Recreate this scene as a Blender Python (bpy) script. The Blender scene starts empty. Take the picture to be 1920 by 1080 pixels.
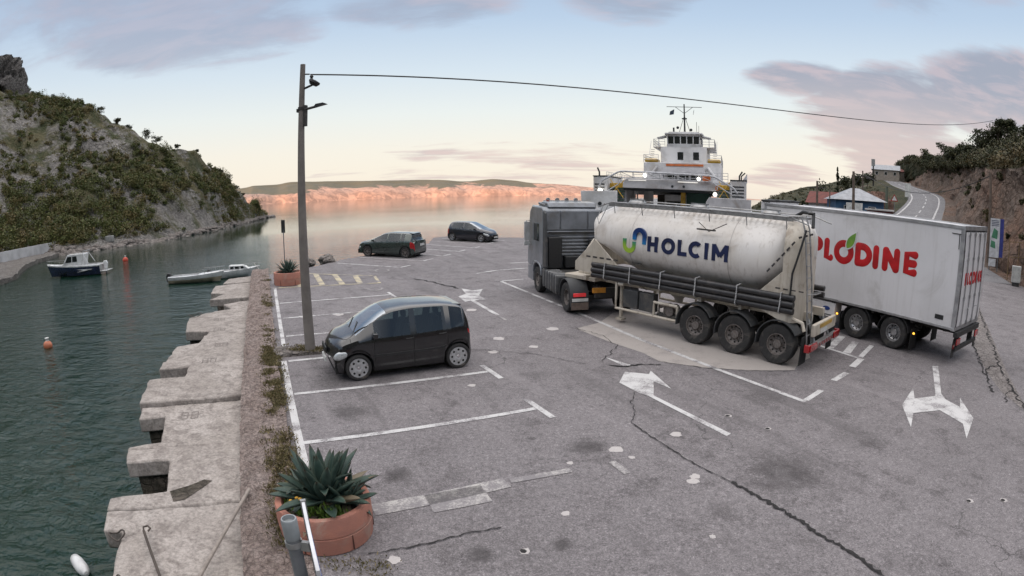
import bpy, bmesh, math, random
import numpy as np
from math import sin, cos, tan, pi, radians, sqrt, hypot, atan2
from mathutils import Vector, Matrix, noise

scene = bpy.context.scene
COL = scene.collection

# ------------------------------------------------------------------ camera (a wide fisheye webcam lens)
CAMH, PITCH, ROLL = 4.4243, 0.16237, -0.00817
cam_d = bpy.data.cameras.new('webcam')
cam = bpy.data.objects.new('webcam', cam_d)
COL.objects.link(cam)
cr, sr, cp, sp = cos(ROLL), sin(ROLL), cos(PITCH), sin(PITCH)
cx = Vector((cr, sr * sp, sr * cp)); cy = Vector((-sr, cr * sp, cr * cp)); cf = Vector((0, cp, -sp))
M = Matrix((cx, cy, -cf)).transposed().to_4x4()
M.translation = (0, 0, CAMH)
cam.matrix_world = M
cam_d.type = 'PANO'
cam_d.panorama_type = 'FISHEYE_LENS_POLYNOMIAL'
cam_d.sensor_width = 36.0
cam_d.sensor_fit = 'HORIZONTAL'
cam_d.fisheye_fov = radians(170)
cam_d.fisheye_polynomial_k0 = 0.0
cam_d.fisheye_polynomial_k1 = -0.04964706298
cam_d.fisheye_polynomial_k2 = -1.4827551e-05
cam_d.fisheye_polynomial_k3 = -2.3745774e-06
cam_d.fisheye_polynomial_k4 = -8.3700895e-08
cam_d.clip_start = 0.1
cam_d.clip_end = 30000
scene.camera = cam
scene.view_settings.view_transform = 'Standard'
scene.view_settings.look = 'None'
scene.view_settings.gamma = 1.0
scene.view_settings.exposure = 0.88
scene.view_settings.use_curve_mapping = False
scene.cycles.use_denoising = True
scene.cycles.max_bounces = 6
scene.cycles.caustics_reflective = False
scene.cycles.caustics_refractive = False

# ------------------------------------------------------------------ sky and sun
SUN_EL, SUN_AZ = radians(6.5), radians(196)      # compass-like azimuth from +Y towards +X: behind the camera
world = bpy.data.worlds.new('World'); scene.world = world; world.use_nodes = True
wt = world.node_tree; wt.nodes.clear()


class NT:
    """tiny node helper"""
    def __init__(s, nt): s.nt = nt; s.n = nt.nodes; s.l = nt.links
    def node(s, t, **kw):
        nd = s.n.new(t)
        for k, v in kw.items(): setattr(nd, k, v)
        return nd
    def inp(s, nd, key, v):
        sock = nd.inputs[key]
        if isinstance(v, bpy.types.NodeSocket): s.l.new(v, sock)
        else: sock.default_value = v
    def math(s, op, a, b=None, c=None, clamp=False):
        nd = s.node('ShaderNodeMath', operation=op, use_clamp=clamp)
        s.inp(nd, 0, a)
        if b is not None: s.inp(nd, 1, b)
        if c is not None: s.inp(nd, 2, c)
        return nd.outputs[0]
    def vmath(s, op, a, b=None, scale=None):
        nd = s.node('ShaderNodeVectorMath', operation=op)
        s.inp(nd, 0, a)
        if b is not None: s.inp(nd, 1, b)
        if scale is not None: s.inp(nd, 3, scale)
        return nd.outputs['Value'] if op in ('DOT_PRODUCT', 'LENGTH', 'DISTANCE') else nd.outputs[0]
    def noise(s, vec, scale, detail=4, rough=0.55, dist=0.0, out='Fac'):
        nd = s.node('ShaderNodeTexNoise')
        if vec is not None: s.inp(nd, 'Vector', vec)
        s.inp(nd, 'Scale', scale); s.inp(nd, 'Detail', detail); s.inp(nd, 'Roughness', rough); s.inp(nd, 'Distortion', dist)
        return nd.outputs[out]
    def ramp(s, fac, stops, interp='LINEAR'):
        nd = s.node('ShaderNodeValToRGB'); s.inp(nd, 0, fac)
        cr_ = nd.color_ramp; cr_.interpolation = interp
        while len(cr_.elements) > 1: cr_.elements.remove(cr_.elements[-1])
        for i, (p, c) in enumerate(stops):
            e = cr_.elements[0] if i == 0 else cr_.elements.new(p)
            e.position = p
            e.color = (c, c, c, 1) if isinstance(c, (int, float)) else (*c[:3], 1)
        return nd.outputs[0]
    def mix(s, f, a, b, mode='MIX'):
        nd = s.node('ShaderNodeMix', data_type='RGBA', blend_type=mode)
        s.inp(nd, 0, f)
        for k, v in ((6, a), (7, b)):
            s.inp(nd, k, (*v[:3], 1) if isinstance(v, (tuple, list)) else v)
        return nd.outputs[2]
    def maprange(s, v, a, b, c=0.0, d=1.0):
        nd = s.node('ShaderNodeMapRange', clamp=True, interpolation_type='SMOOTHSTEP')
        for k, x in zip(range(5), (v, a, b, c, d)): s.inp(nd, k, x)
        return nd.outputs[0]
    def sep(s, v):
        nd = s.node('ShaderNodeSeparateXYZ'); s.inp(nd, 0, v); return nd.outputs
    def comb(s, x, y, z):
        nd = s.node('ShaderNodeCombineXYZ')
        for k, v in enumerate((x, y, z)): s.inp(nd, k, v)
        return nd.outputs[0]


def lin(r, g, b):
    f = lambda c: ((c / 255 + 0.055) / 1.055) ** 2.4 if c > 10 else c / 255 / 12.92
    return (f(r), f(g), f(b))


w = NT(wt)
tc = w.node('ShaderNodeTexCoord')
dirv = w.vmath('NORMALIZE', tc.outputs['Generated'])
dx, dy, dz = w.sep(dirv)
sky = w.node('ShaderNodeTexSky', sky_type='NISHITA', sun_disc=False, sun_elevation=SUN_EL, sun_rotation=SUN_AZ)
sky.altitude = 0; sky.air_density = 1.0; sky.dust_density = 1.5; sky.ozone_density = 1.2
el = w.math('ARCSINE', dz)
eld = w.math('MULTIPLY', el, 180 / pi / 60)          # 0..1 for 0..60 degrees
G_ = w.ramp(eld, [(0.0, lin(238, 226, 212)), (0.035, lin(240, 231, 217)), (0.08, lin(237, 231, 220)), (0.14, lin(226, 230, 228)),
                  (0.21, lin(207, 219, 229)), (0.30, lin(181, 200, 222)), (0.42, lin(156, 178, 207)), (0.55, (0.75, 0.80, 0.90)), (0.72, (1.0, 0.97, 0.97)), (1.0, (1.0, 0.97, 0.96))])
over = w.maprange(eld, 0.46, 0.78, 1.0, 2.1)          # unseen cloud brightness added above the frame, to lift the light on the ground
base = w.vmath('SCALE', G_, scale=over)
nish = w.vmath('SCALE', sky.outputs[0], scale=0.085)
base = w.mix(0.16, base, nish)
# clouds: noise on a plane high above, thinned by broad masks
den = w.math('ADD', w.math('MAXIMUM', dz, 0.0), 0.09)
px_ = w.math('DIVIDE', dx, den); py_ = w.math('DIVIDE', dy, den)
pv = w.comb(w.math('MULTIPLY', px_, 0.55), w.math('MULTIPLY', py_, 1.0), 0.0)
n1 = w.noise(pv, 1.15, 7, 0.58, 0.35)
n2 = w.noise(pv, 3.4, 6, 0.6, 0.4)


def blob(az, e, s0, s1, ky=1.0):
    """soft mask: 1 near the direction (az, e), falling to 0 between s0 and s1 degrees; ky flattens it"""
    a, ee = radians(az), radians(e)
    azn = w.math('ARCTAN2', dx, dy)
    d1 = w.math('SUBTRACT', azn, a)
    d2 = w.math('MULTIPLY', w.math('SUBTRACT', el, ee), ky)
    dd = w.math('SQRT', w.math('ADD', w.math('MULTIPLY', d1, d1), w.math('MULTIPLY', d2, d2)))
    return w.maprange(dd, radians(s0), radians(s1), 1.0, 0.0)


def addm(*ms):
    o = ms[0]
    for m in ms[1:]: o = w.math('MAXIMUM', o, m)
    return o


big = addm(blob(38, 8.8, 5, 17, 2.0), blob(52, 10.5, 6, 20, 2.2), blob(29, 12.0, 2, 12, 2.8), w.math('MULTIPLY', blob(27, 2.6, 2, 10, 3.6), 0.85),
           w.math('MULTIPLY', blob(41, 5.0, 5, 13, 2.2), 0.95))
top = addm(blob(-36, 19.5, 12, 30, 3.0), blob(-10, 20.0, 6, 20, 3.2), blob(13, 20.5, 4, 15, 2.6), blob(48, 24, 8, 24, 2.2), blob(-60, 22, 10, 34, 2.0))
low = w.math('MULTIPLY', addm(blob(0, 3.0, 10, 38, 7.0), blob(8, 5.0, 1, 10, 8.0)), 0.66)
dens = addm(big, w.math('MULTIPLY', top, 0.90), low)
thr = w.math('SUBTRACT', 0.80, w.math('MULTIPLY', dens, 0.50))
nn = w.math('ADD', w.math('MULTIPLY', n1, 0.70), w.math('MULTIPLY', n2, 0.30))
cm = w.maprange(w.math('SUBTRACT', nn, thr), -0.01, 0.17, 0.0, 1.0)
warm = w.maprange(n2, 0.42, 0.62, 0.0, 1.0)
ccol = w.mix(warm, lin(140, 144, 160), lin(176, 163, 171))
ccol = w.mix(w.math('MULTIPLY', blob(40, 6.0, 3, 16, 1.8), 0.6), ccol, lin(142, 142, 158))
ccol = w.mix(w.math('MULTIPLY', blob(20, 2, 20, 60, 5.0), 0.55), ccol, lin(222, 196, 184))
ccol = w.mix(w.math('MULTIPLY', blob(-35, 19, 10, 34, 2.0), 0.5), ccol, lin(148, 152, 172))
edge = w.maprange(w.math('SUBTRACT', nn, thr), 0.02, 0.2, 0.0, 1.0)
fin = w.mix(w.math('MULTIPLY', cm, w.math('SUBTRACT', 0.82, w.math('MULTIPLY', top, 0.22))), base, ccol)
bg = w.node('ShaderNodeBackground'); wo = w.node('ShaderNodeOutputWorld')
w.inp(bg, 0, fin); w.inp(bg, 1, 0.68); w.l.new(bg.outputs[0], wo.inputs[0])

sun_d = bpy.data.lights.new('sun', 'SUN'); sun_d.energy = 4.8; sun_d.angle = radians(0.5); sun_d.color = (1.0, 0.56, 0.34)
sun = bpy.data.objects.new('sun', sun_d); COL.objects.link(sun)
sdir = Vector((sin(SUN_AZ) * cos(SUN_EL), cos(SUN_AZ) * cos(SUN_EL), sin(SUN_EL)))
sun.rotation_euler = sdir.to_track_quat('Z', 'Y').to_euler()
sun.location = (0, -20, 60)

# ------------------------------------------------------------------ helpers
GX, GY = -0.013145, 0.025252                       # the parking lot is a gently tilted plane
SEA = -1.2
def gz(x, y): return GX * x + GY * y
NRM = Vector((-GX, -GY, 1)).normalized()
QN = Vector((0, 0, 1)).rotation_difference(NRM)


def link(name, me, parent=None):
    o = bpy.data.objects.new(name, me); COL.objects.link(o)
    if parent is not None: o.parent = parent
    return o


def tag(o, label=None, cat=None, group=None, kind=None):
    if label: o['label'] = label
    if cat: o['category'] = cat
    if group: o['group'] = group
    if kind: o['kind'] = kind
    return o


def empty(name, loc=(0, 0, 0), rz=0.0, label=None, cat=None, group=None, tilt=False):
    o = bpy.data.objects.new(name, None); COL.objects.link(o)
    o.empty_display_size = 0.3
    o.location = loc
    if tilt:
        o.rotation_mode = 'QUATERNION'
        o.rotation_quaternion = QN @ Matrix.Rotation(rz, 3, 'Z').to_quaternion()
    else: o.rotation_euler = (0, 0, rz)
    return tag(o, label, cat, group)


def kids(o): return [c for c in bpy.data.objects if c.parent == o]


def copy_tree(o, parent=None):
    c = o.copy(); COL.objects.link(c)
    if parent is not None: c.parent = parent
    for ch in kids(o): copy_tree(ch, c)
    return c


class MB:
    def __init__(s): s.v = []; s.f = []; s.m = []; s.mi = 0
    def add(s, vs, fs, M_=None):
        o = len(s.v)
        if M_ is not None: vs = [M_ @ Vector(p) for p in vs]
        s.v += [tuple(p) for p in vs]
        s.f += [tuple(i + o for i in f) for f in fs]
        s.m += [s.mi] * len(fs)
        return s
    def box(s, x0, x1, y0, y1, z0, z1, M_=None):
        vs = [(x0, y0, z0), (x1, y0, z0), (x1, y1, z0), (x0, y1, z0), (x0, y0, z1), (x1, y0, z1), (x1, y1, z1), (x0, y1, z1)]
        return s.add(vs, [(0, 3, 2, 1), (4, 5, 6, 7), (0, 1, 5, 4), (1, 2, 6, 5), (2, 3, 7, 6), (3, 0, 4, 7)], M_)
    def prism(s, poly, lo, hi, axis='z', M_=None):
        """poly of 2-D points extruded along an axis (x: (y,z), y: (x,z), z: (x,y))"""
        n = len(poly)
        def P(p, t): return (t, p[0], p[1]) if axis == 'x' else (p[0], t, p[1]) if axis == 'y' else (p[0], p[1], t)
        vs = [P(p, lo) for p in poly] + [P(p, hi) for p in poly]
        fs = [tuple(range(n))[::-1], tuple(range(n, 2 * n))] + [(i, (i + 1) % n, n + (i + 1) % n, n + i) for i in range(n)]
        return s.add(vs, fs, M_)
    def cyl(s, p0, p1, r0, r1=None, n=12, caps=True):
        r1 = r0 if r1 is None else r1
        p0, p1 = Vector(p0), Vector(p1); d = (p1 - p0)
        q = d.to_track_quat('Z', 'Y').to_matrix()
        vs = []
        for p, r in ((p0, r0), (p1, r1)):
            for i in range(n):
                a = 2 * pi * i / n; vs.append(p + q @ Vector((cos(a) * r, sin(a) * r, 0)))
        fs = [(i, (i + 1) % n, n + (i + 1) % n, n + i) for i in range(n)]
        if caps: fs += [tuple(range(n))[::-1], tuple(range(n, 2 * n))]
        return s.add(vs, fs)
    def tube(s, pts, r, n=8, caps=True, flat=None):
        """tube along a polyline; r number or list"""
        pts = [Vector(p) for p in pts]; k = len(pts)
        rs = r if isinstance(r, (list, tuple)) else [r] * k
        up = None; vs = []
        for i in range(k):
            t = (pts[min(i + 1, k - 1)] - pts[max(i - 1, 0)])
            if t.length < 1e-9: t = Vector((0, 0, 1))
            t.normalize()
            if up is None:
                up = Vector((0, 0, 1)) if abs(t.z) < 0.9 else Vector((1, 0, 0))
            a = t.cross(up)
            if a.length < 1e-6: a = t.cross(Vector((0, 1, 0)))
            a.normalize(); b = a.cross(t).normalized(); up = b
            for j in range(n):
                an = 2 * pi * j / n
                vs.append(pts[i] + a * cos(an) * rs[i] + b * sin(an) * rs[i])
        fs = []
        for i in range(k - 1):
            for j in range(n):
                fs.append((i * n + j, i * n + (j + 1) % n, (i + 1) * n + (j + 1) % n, (i + 1) * n + j))
        if caps: fs += [tuple(range(n))[::-1], tuple(range((k - 1) * n, k * n))]
        return s.add(vs, fs)
    def lathe(s, prof, n=32, M_=None, axis='z'):
        """prof: list of (r, h) revolved"""
        vs = []; k = len(prof)
        for r, h in prof:
            for j in range(n):
                a = 2 * pi * j / n; p = (cos(a) * r, sin(a) * r, h)
                if axis == 'y': p = (p[0], p[2], p[1])
                vs.append(p)
        fs = []
        for i in range(k - 1):
            for j in range(n):
                q = (i * n + j, i * n + (j + 1) % n, (i + 1) * n + (j + 1) % n, (i + 1) * n + j)
                fs.append(q[::-1] if axis == 'y' else q)
        return s.add(vs, fs, M_)
    def grid(s, rows, close=False):
        """rows: equal-length lists of points"""
        k = len(rows); n = len(rows[0]); vs = [p for r in rows for p in r]; fs = []
        for i in range(k - 1):
            for j in range(n if close else n - 1):
                fs.append((i * n + j, i * n + (j + 1) % n, (i + 1) * n + (j + 1) % n, (i + 1) * n + j))
        return s.add(vs, fs)
    def ball(s, c, r, n=10, m=7, sc=(1, 1, 1)):
        prof = [(sin(pi * i / m) * r, -cos(pi * i / m) * r) for i in range(m + 1)]
        return s.lathe(prof, n, Matrix.Translation(c) @ Matrix.Diagonal((*sc, 1)))
    def build(s, name, mats, parent=None, bevel=0.0, smooth=35, segs=2, weld=False):
        me = bpy.data.meshes.new(name)
        me.from_pydata(s.v, [], s.f)
        mats = mats if isinstance(mats, (list, tuple)) else [mats]
        for m in mats: me.materials.append(m)
        if len(mats) > 1: me.polygons.foreach_set('material_index', s.m)
        me.validate(); me.update()
        if weld or True:
            bm = bmesh.new(); bm.from_mesh(me)
            if weld: bmesh.ops.remove_doubles(bm, verts=bm.verts, dist=0.0005)
            bmesh.ops.dissolve_degenerate(bm, edges=bm.edges, dist=1e-5)
            bmesh.ops.recalc_face_normals(bm, faces=bm.faces)
            bm.to_mesh(me); bm.free()
        if smooth:
            me.shade_smooth()
            me.set_sharp_from_angle(angle=radians(smooth))
        o = link(name, me, parent)
        if bevel:
            b = o.modifiers.new('bevel', 'BEVEL'); b.width = bevel; b.segments = segs; b.limit_method = 'ANGLE'; b.angle_limit = radians(40)
            b.harden_normals = False
        return o


def split_islands(o):
    """give every separate piece of a part its own object"""
    bm = bmesh.new(); bm.from_mesh(o.data); bm.verts.ensure_lookup_table(); seen = set(); groups = []
    for v in bm.verts:
        if v.index in seen: continue
        st_, g = [v], []; seen.add(v.index)
        while st_:
            q = st_.pop(); g.append(q.index)
            for e in q.link_edges:
                r = e.other_vert(q)
                if r.index not in seen: seen.add(r.index); st_.append(r)
        groups.append(set(g))
    bm.free()
    if len(groups) < 2: return
    src = o.data
    for k, g in enumerate(groups):
        me = src.copy(); b2 = bmesh.new(); b2.from_mesh(me); b2.verts.ensure_lookup_table()
        bmesh.ops.delete(b2, geom=[v for v in b2.verts if v.index not in g], context='VERTS'); b2.to_mesh(me); b2.free()
        if k == 0: o.data = me
        else:
            c = o.copy(); c.data = me; COL.objects.link(c)



def fastmesh(name, V, F, mats, parent=None, col=None, smooth=False):
    """V (n,3) array, F (m,4) int array of quads"""
    me = bpy.data.meshes.new(name)
    nv, nf = len(V), len(F); k = F.shape[1]
    me.vertices.add(nv); me.vertices.foreach_set('co', np.asarray(V, np.float32).ravel())
    me.loops.add(nf * k); me.loops.foreach_set('vertex_index', np.asarray(F, np.int32).ravel())
    me.polygons.add(nf); me.polygons.foreach_set('loop_start', np.arange(0, nf * k, k, dtype=np.int32))
    if smooth: me.polygons.foreach_set('use_smooth', np.ones(nf, bool))
    me.update(calc_edges=True); me.validate()
    for m in (mats if isinstance(mats, (list, tuple)) else [mats]): me.materials.append(m)
    if col is not None:
        at = me.color_attributes.new('tint', 'FLOAT_COLOR', 'POINT')
        c = np.ones((nv, 4), np.float32); c[:, :3] = col
        at.data.foreach_set('color', c.ravel())
    return link(name, me, parent)


# ------------------------------------------------------------------ materials
MATS = {}
def newmat(name):
    m = bpy.data.materials.new(name); m.use_nodes = True
    nt = m.node_tree; t = NT(nt)
    b = nt.nodes['Principled BSDF']
    return m, t, b


def mat(name, c, rough=0.5, metal=0.0, c2=None, scale=3.0, var=0.35, bump=0.0, bscale=40.0, coat=0.0, spec=None, emit=None, estr=0.0, detail=5, dirt=None, dscale=1.2):
    """painted / plastic / metal surface with uneven tone, optional second tone, dirt and fine bump"""
    if name in MATS: return MATS[name]
    m, t, b = newmat(name)
    tcn = t.node('ShaderNodeTexCoord').outputs['Object']
    c2 = c2 or tuple(x * (1 - var) for x in c)
    f = t.maprange(t.noise(tcn, scale, detail, 0.6), 0.35, 0.7)
    colr = t.mix(f, c, c2)
    if dirt:
        d = t.maprange(t.noise(tcn, dscale, 6, 0.65, 0.6), 0.52, 0.72)
        colr = t.mix(t.math('MULTIPLY', d, 0.8), colr, dirt)
    t.inp(b, 'Base Color', colr)
    t.inp(b, 'Roughness', t.math('ADD', t.math('MULTIPLY', t.noise(tcn, scale * 2.3, 4), 0.25 * min(1, rough * 2)), rough - 0.1 * min(1, rough * 2)))
    b.inputs['Metallic'].default_value = metal
    if coat: b.inputs['Coat Weight'].default_value = coat; b.inputs['Coat Roughness'].default_value = 0.06
    if spec is not None: b.inputs['Specular IOR Level'].default_value = spec
    if bump:
        bn = t.node('ShaderNodeBump'); t.inp(bn, 'Strength', min(1, bump)); t.inp(bn, 'Distance', 0.02)
        t.inp(bn, 'Height', t.noise(tcn, bscale, 5, 0.6)); t.l.new(bn.outputs[0], b.inputs['Normal'])
    if emit:
        b.inputs['Emission Color'].default_value = (*emit, 1); b.inputs['Emission Strength'].default_value = estr
    MATS[name] = m
    return m


def foliage(name, a, b_, c, rough=0.6):
    if name in MATS: return MATS[name]
    m, t, b = newmat(name)
    at = t.node('ShaderNodeAttribute', attribute_name='tint')
    tcn = t.node('ShaderNodeTexCoord').outputs['Object']
    n = t.maprange(t.noise(tcn, 0.55, 5, 0.7), 0.3, 0.72)
    col = t.mix(n, a, b_)
    r, g, bb = t.sep(at.outputs['Color'])
    col = t.mix(r, col, c)
    col = t.mix(1.0, col, t.comb(g, g, g), 'MULTIPLY')
    t.inp(b, 'Base Color', col); b.inputs['Roughness'].default_value = rough
    b.inputs['Specular IOR Level'].default_value = 0.25
    MATS[name] = m
    return m


rng = np.random.default_rng(7)
random.seed(5)
def leafcloud(cen, rad, n, size, rg=None, shell=0.45, tint=None, up=0.0, aspect=1.8, lobes=5):
    """n leaf-clump quads spread in a lobed crown -> V (4n,3), colour (4n,3)"""
    rg = rg or rng
    cen = np.array(cen, float); rad = np.array(rad, float)
    lc = rg.normal(size=(lobes, 3)); lc /= np.linalg.norm(lc, axis=1)[:, None]; lc *= rg.uniform(0.25, 0.65, (lobes, 1)); lc[0] *= 0.2
    lr = rg.uniform(0.35, 0.62, lobes)
    k = rg.integers(0, lobes, n)
    d = rg.normal(size=(n, 3)); d /= np.linalg.norm(d, axis=1)[:, None]
    rr = rg.uniform(shell, 1.05, (n, 1)) ** 0.6
    p = (lc[k] + d * rr * lr[k][:, None]) * rad + cen
    nn_ = d + rg.normal(size=(n, 3)) * 0.6 + np.array([0, 0, up]); nn_ /= np.linalg.norm(nn_, axis=1)[:, None]
    a = np.cross(nn_, rg.normal(size=(n, 3))); a /= np.linalg.norm(a, axis=1)[:, None]
    b = np.cross(nn_, a)
    s = size * rg.uniform(0.6, 1.4, (n, 1))
    V = np.stack([p - a * s * aspect / 2, p - b * s / 2, p + a * s * aspect / 2, p + b * s / 2], 1).reshape(-1, 3)
    t0 = np.array([rg.uniform(0, 1) ** 2, 0, 0]) if tint is None else np.array([tint, 0, 0])
    c = np.zeros((n, 3)); c[:, 0] = np.clip(t0[0] + rg.normal(size=n) * 0.12, 0, 1)
    c[:, 1] = rg.uniform(0.65, 1.35, n)
    return V, np.repeat(c, 4, 0)


def quads(n): return np.arange(4 * n).reshape(n, 4)


def cloudobj(name, parts, mats, parent=None):
    V = np.concatenate([p[0] for p in parts]); C_ = np.concatenate([p[1] for p in parts])
    return fastmesh(name, V, quads(len(V) // 4), mats, parent, C_)

def az_pt(az, D, z=0.0):
    return (sin(radians(az)) * D, cos(radians(az)) * D, z)
# ------------------------------------------------------------------ ground materials
def asphalt_mat(name='asphalt', base=(0.172, 0.157, 0.161), dark=(0.100, 0.091, 0.093), patch=True):
    m, t, b = newmat(name)
    P_ = t.node('ShaderNodeNewGeometry').outputs['Position']
    big_ = t.maprange(t.noise(P_, 0.22, 5, 0.6, 0.4), 0.38, 0.66)
    mid = t.noise(P_, 1.7, 6, 0.65, 0.3)
    fine = t.math('ADD', t.math('MULTIPLY', t.noise(P_, 38, 4, 0.8), 0.6), t.math('MULTIPLY', t.noise(P_, 13, 5, 0.8), 0.4))
    grain = t.noise(P_, 130, 2, 0.6)
    col = t.mix(big_, base, tuple(x * 0.86 for x in base))
    col = t.mix(t.maprange(mid, 0.5, 0.75), col, dark)
    col = t.mix(t.maprange(mid, 0.34, 0.2), col, tuple(min(1, x * 1.3) for x in base))
    k = t.ramp(fine, [(0.34, 0.22), (0.46, 0.80), (0.53, 1.10), (0.64, 2.1)])
    col = t.mix(0.9, col, k, 'MULTIPLY')
    k2 = t.ramp(grain, [(0.3, 0.6), (0.5, 1.0), (0.72, 1.5)])
    col = t.mix(0.9, col, k2, 'MULTIPLY')
    v = t.node('ShaderNodeTexVoronoi', feature='F1'); t.inp(v, 'Vector', P_); t.inp(v, 'Scale', 0.9)
    spots = t.maprange(v.outputs['Distance'], 0.03, 0.10, 1.0, 0.0)
    sel = t.maprange(t.noise(P_, 0.8, 3), 0.52, 0.6)
    col = t.mix(t.math('MULTIPLY', t.math('MULTIPLY', spots, sel), 0.75), col, (0.04, 0.036, 0.036))
    tr_ = t.noise(t.comb(t.math('ADD', t.math('MULTIPLY', t.sep(P_)[0], 0.9), t.math('MULTIPLY', t.sep(P_)[1], 0.42)), t.math('MULTIPLY', t.sep(P_)[1], 0.10), 0.0), 1.3, 5, 0.6, 0.3)
    col = t.mix(t.math('MULTIPLY', t.maprange(tr_, 0.54, 0.68), 0.5), col, dark)
    col = t.mix(t.math('MULTIPLY', t.maprange(tr_, 0.42, 0.30), 0.35), col, tuple(min(1, x * 1.35) for x in base))
    if patch:
        X_, Y_, Z_ = t.sep(P_); nzz = t.math('MULTIPLY', t.math('SUBTRACT', t.noise(P_, 2.6, 6, 0.75), 0.5), 2.4); acc = None
        for cx_, cy_, rr_, am in STAINS:
            dx2 = t.math('SUBTRACT', X_, cx_); dy2 = t.math('SUBTRACT', Y_, cy_)
            dd = t.math('ADD', t.math('DIVIDE', t.math('SQRT', t.math('ADD', t.math('MULTIPLY', dx2, dx2), t.math('MULTIPLY', dy2, dy2))), rr_), nzz)
            mk_ = t.maprange(dd, 0.2, 1.2, am * 0.85, 0.0); acc = mk_ if acc is None else t.math('MAXIMUM', acc, mk_)
        col = t.mix(acc, col, (0.035, 0.031, 0.031))
    # hairline crazing
    vv = t.node('ShaderNodeTexVoronoi', feature='DISTANCE_TO_EDGE')
    wv = t.node('ShaderNodeVectorMath', operation='ADD'); t.l.new(P_, wv.inputs[0])
    nz = t.node('ShaderNodeTexNoise'); t.inp(nz, 'Vector', P_); t.inp(nz, 'Scale', 1.6); t.inp(nz, 'Detail', 5)
    sc_ = t.vmath('SCALE', nz.outputs['Color'], scale=1.1); t.l.new(sc_, wv.inputs[1])
    t.inp(vv, 'Vector', wv.outputs[0]); t.inp(vv, 'Scale', 0.45)
    cr_ = t.maprange(vv.outputs['Distance'], 0.002, 0.009, 1.0, 0.0)
    cr_ = t.math('MULTIPLY', cr_, t.maprange(t.noise(P_, 0.35, 3), 0.5, 0.62))
    col = t.mix(t.math('MULTIPLY', cr_, 0.65), col, (0.03, 0.028, 0.028))
    t.inp(b, 'Base Color', col)
    t.inp(b, 'Roughness', t.maprange(mid, 0.3, 0.7, 0.72, 0.95))
    b.inputs['Specular IOR Level'].default_value = 0.35
    bn = t.node('ShaderNodeBump'); t.inp(bn, 'Strength', 0.6); t.inp(bn, 'Distance', 0.012); t.inp(bn, 'Height', t.math('ADD', fine, t.math('MULTIPLY', grain, 0.6)))
    t.l.new(bn.outputs[0], b.inputs['Normal'])
    MATS[name] = m
    return m


def paint_mat(name, c, wear=0.5, under=(0.2, 0.185, 0.19)):
    m, t, b = newmat(name)
    P_ = t.node('ShaderNodeNewGeometry').outputs['Position']
    n = t.math('ADD', t.math('MULTIPLY', t.noise(P_, 2.2, 5, 0.65), 0.55), t.math('MULTIPLY', t.noise(P_, 32, 5, 0.75), 0.45))
    f = t.maprange(n, 0.62 - wear * 0.28, 0.72 - wear * 0.22)
    col = t.mix(f, c, under)
    k = t.ramp(t.noise(P_, 110, 2), [(0.3, 0.8), (0.7, 1.15)])
    t.inp(b, 'Base Color', t.mix(0.8, col, k, 'MULTIPLY')); b.inputs['Roughness'].default_value = 0.8; b.inputs['Specular IOR Level'].default_value = 0.3
    MATS[name] = m
    return m


def rock_mat(name, c1, c2, c3, sc=0.12, KRK=0.55, bump=1.0, bdist=0.5, bs=1.0, wet=None):
    """bedded weathered rock"""
    m, t, b = newmat(name)
    P_ = t.node('ShaderNodeNewGeometry').outputs['Position']
    big_ = t.noise(P_, sc, 6, 0.6, 0.5)
    med = t.noise(P_, sc * 6, 7, 0.68, 0.6)
    v = t.node('ShaderNodeTexVoronoi', feature='DISTANCE_TO_EDGE'); 
    wv = t.vmath('ADD', P_, t.vmath('SCALE', t.noise(P_, sc * 5, 4, 0.6, out='Color'), scale=2.2 / (sc * 10)))
    t.inp(v, 'Vector', wv); t.inp(v, 'Scale', sc * 4.5)
    col = t.mix(t.maprange(big_, 0.36, 0.62), c1, c2)
    col = t.mix(t.maprange(med, 0.42, 0.66), col, c3)
    crk = t.maprange(v.outputs['Distance'], 0.0, 0.10, 1.0, 0.0)
    col = t.mix(t.math('MULTIPLY', crk, KRK), col, tuple(x * 0.3 for x in c1))
    fine = t.noise(P_, sc * 30, 4, 0.7)
    col = t.mix(0.85, col, t.ramp(fine, [(0.3, 0.6), (0.5, 1.0), (0.7, 1.35)]), 'MULTIPLY')
    t.inp(b, 'Base Color', col); b.inputs['Roughness'].default_value = 0.9; b.inputs['Specular IOR Level'].default_value = 0.2
    if wet is not None:
        zz = t.math('ADD', t.sep(P_)[2], t.math('MULTIPLY', t.noise(P_, 2.5, 4), 0.35)); f_ = t.maprange(zz, wet[0], wet[1], 1.0, 0.0)
        t.inp(b, 'Base Color', t.mix(t.math('MULTIPLY', f_, 0.9), col, (0.028, 0.032, 0.018))); t.inp(b, 'Roughness', t.maprange(f_, 0.0, 1.0, 0.9, 0.35))
    bn = t.node('ShaderNodeBump'); t.inp(bn, 'Strength', bump); t.inp(bn, 'Distance', bdist)
    h = t.math('SUBTRACT', t.math('ADD', med, t.math('MULTIPLY', fine, 0.35)), t.math('MULTIPLY', crk, KRK * 0.6))
    t.inp(bn, 'Height', h); t.l.new(bn.outputs[0], b.inputs['Normal'])
    MATS[name] = m
    return m


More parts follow.
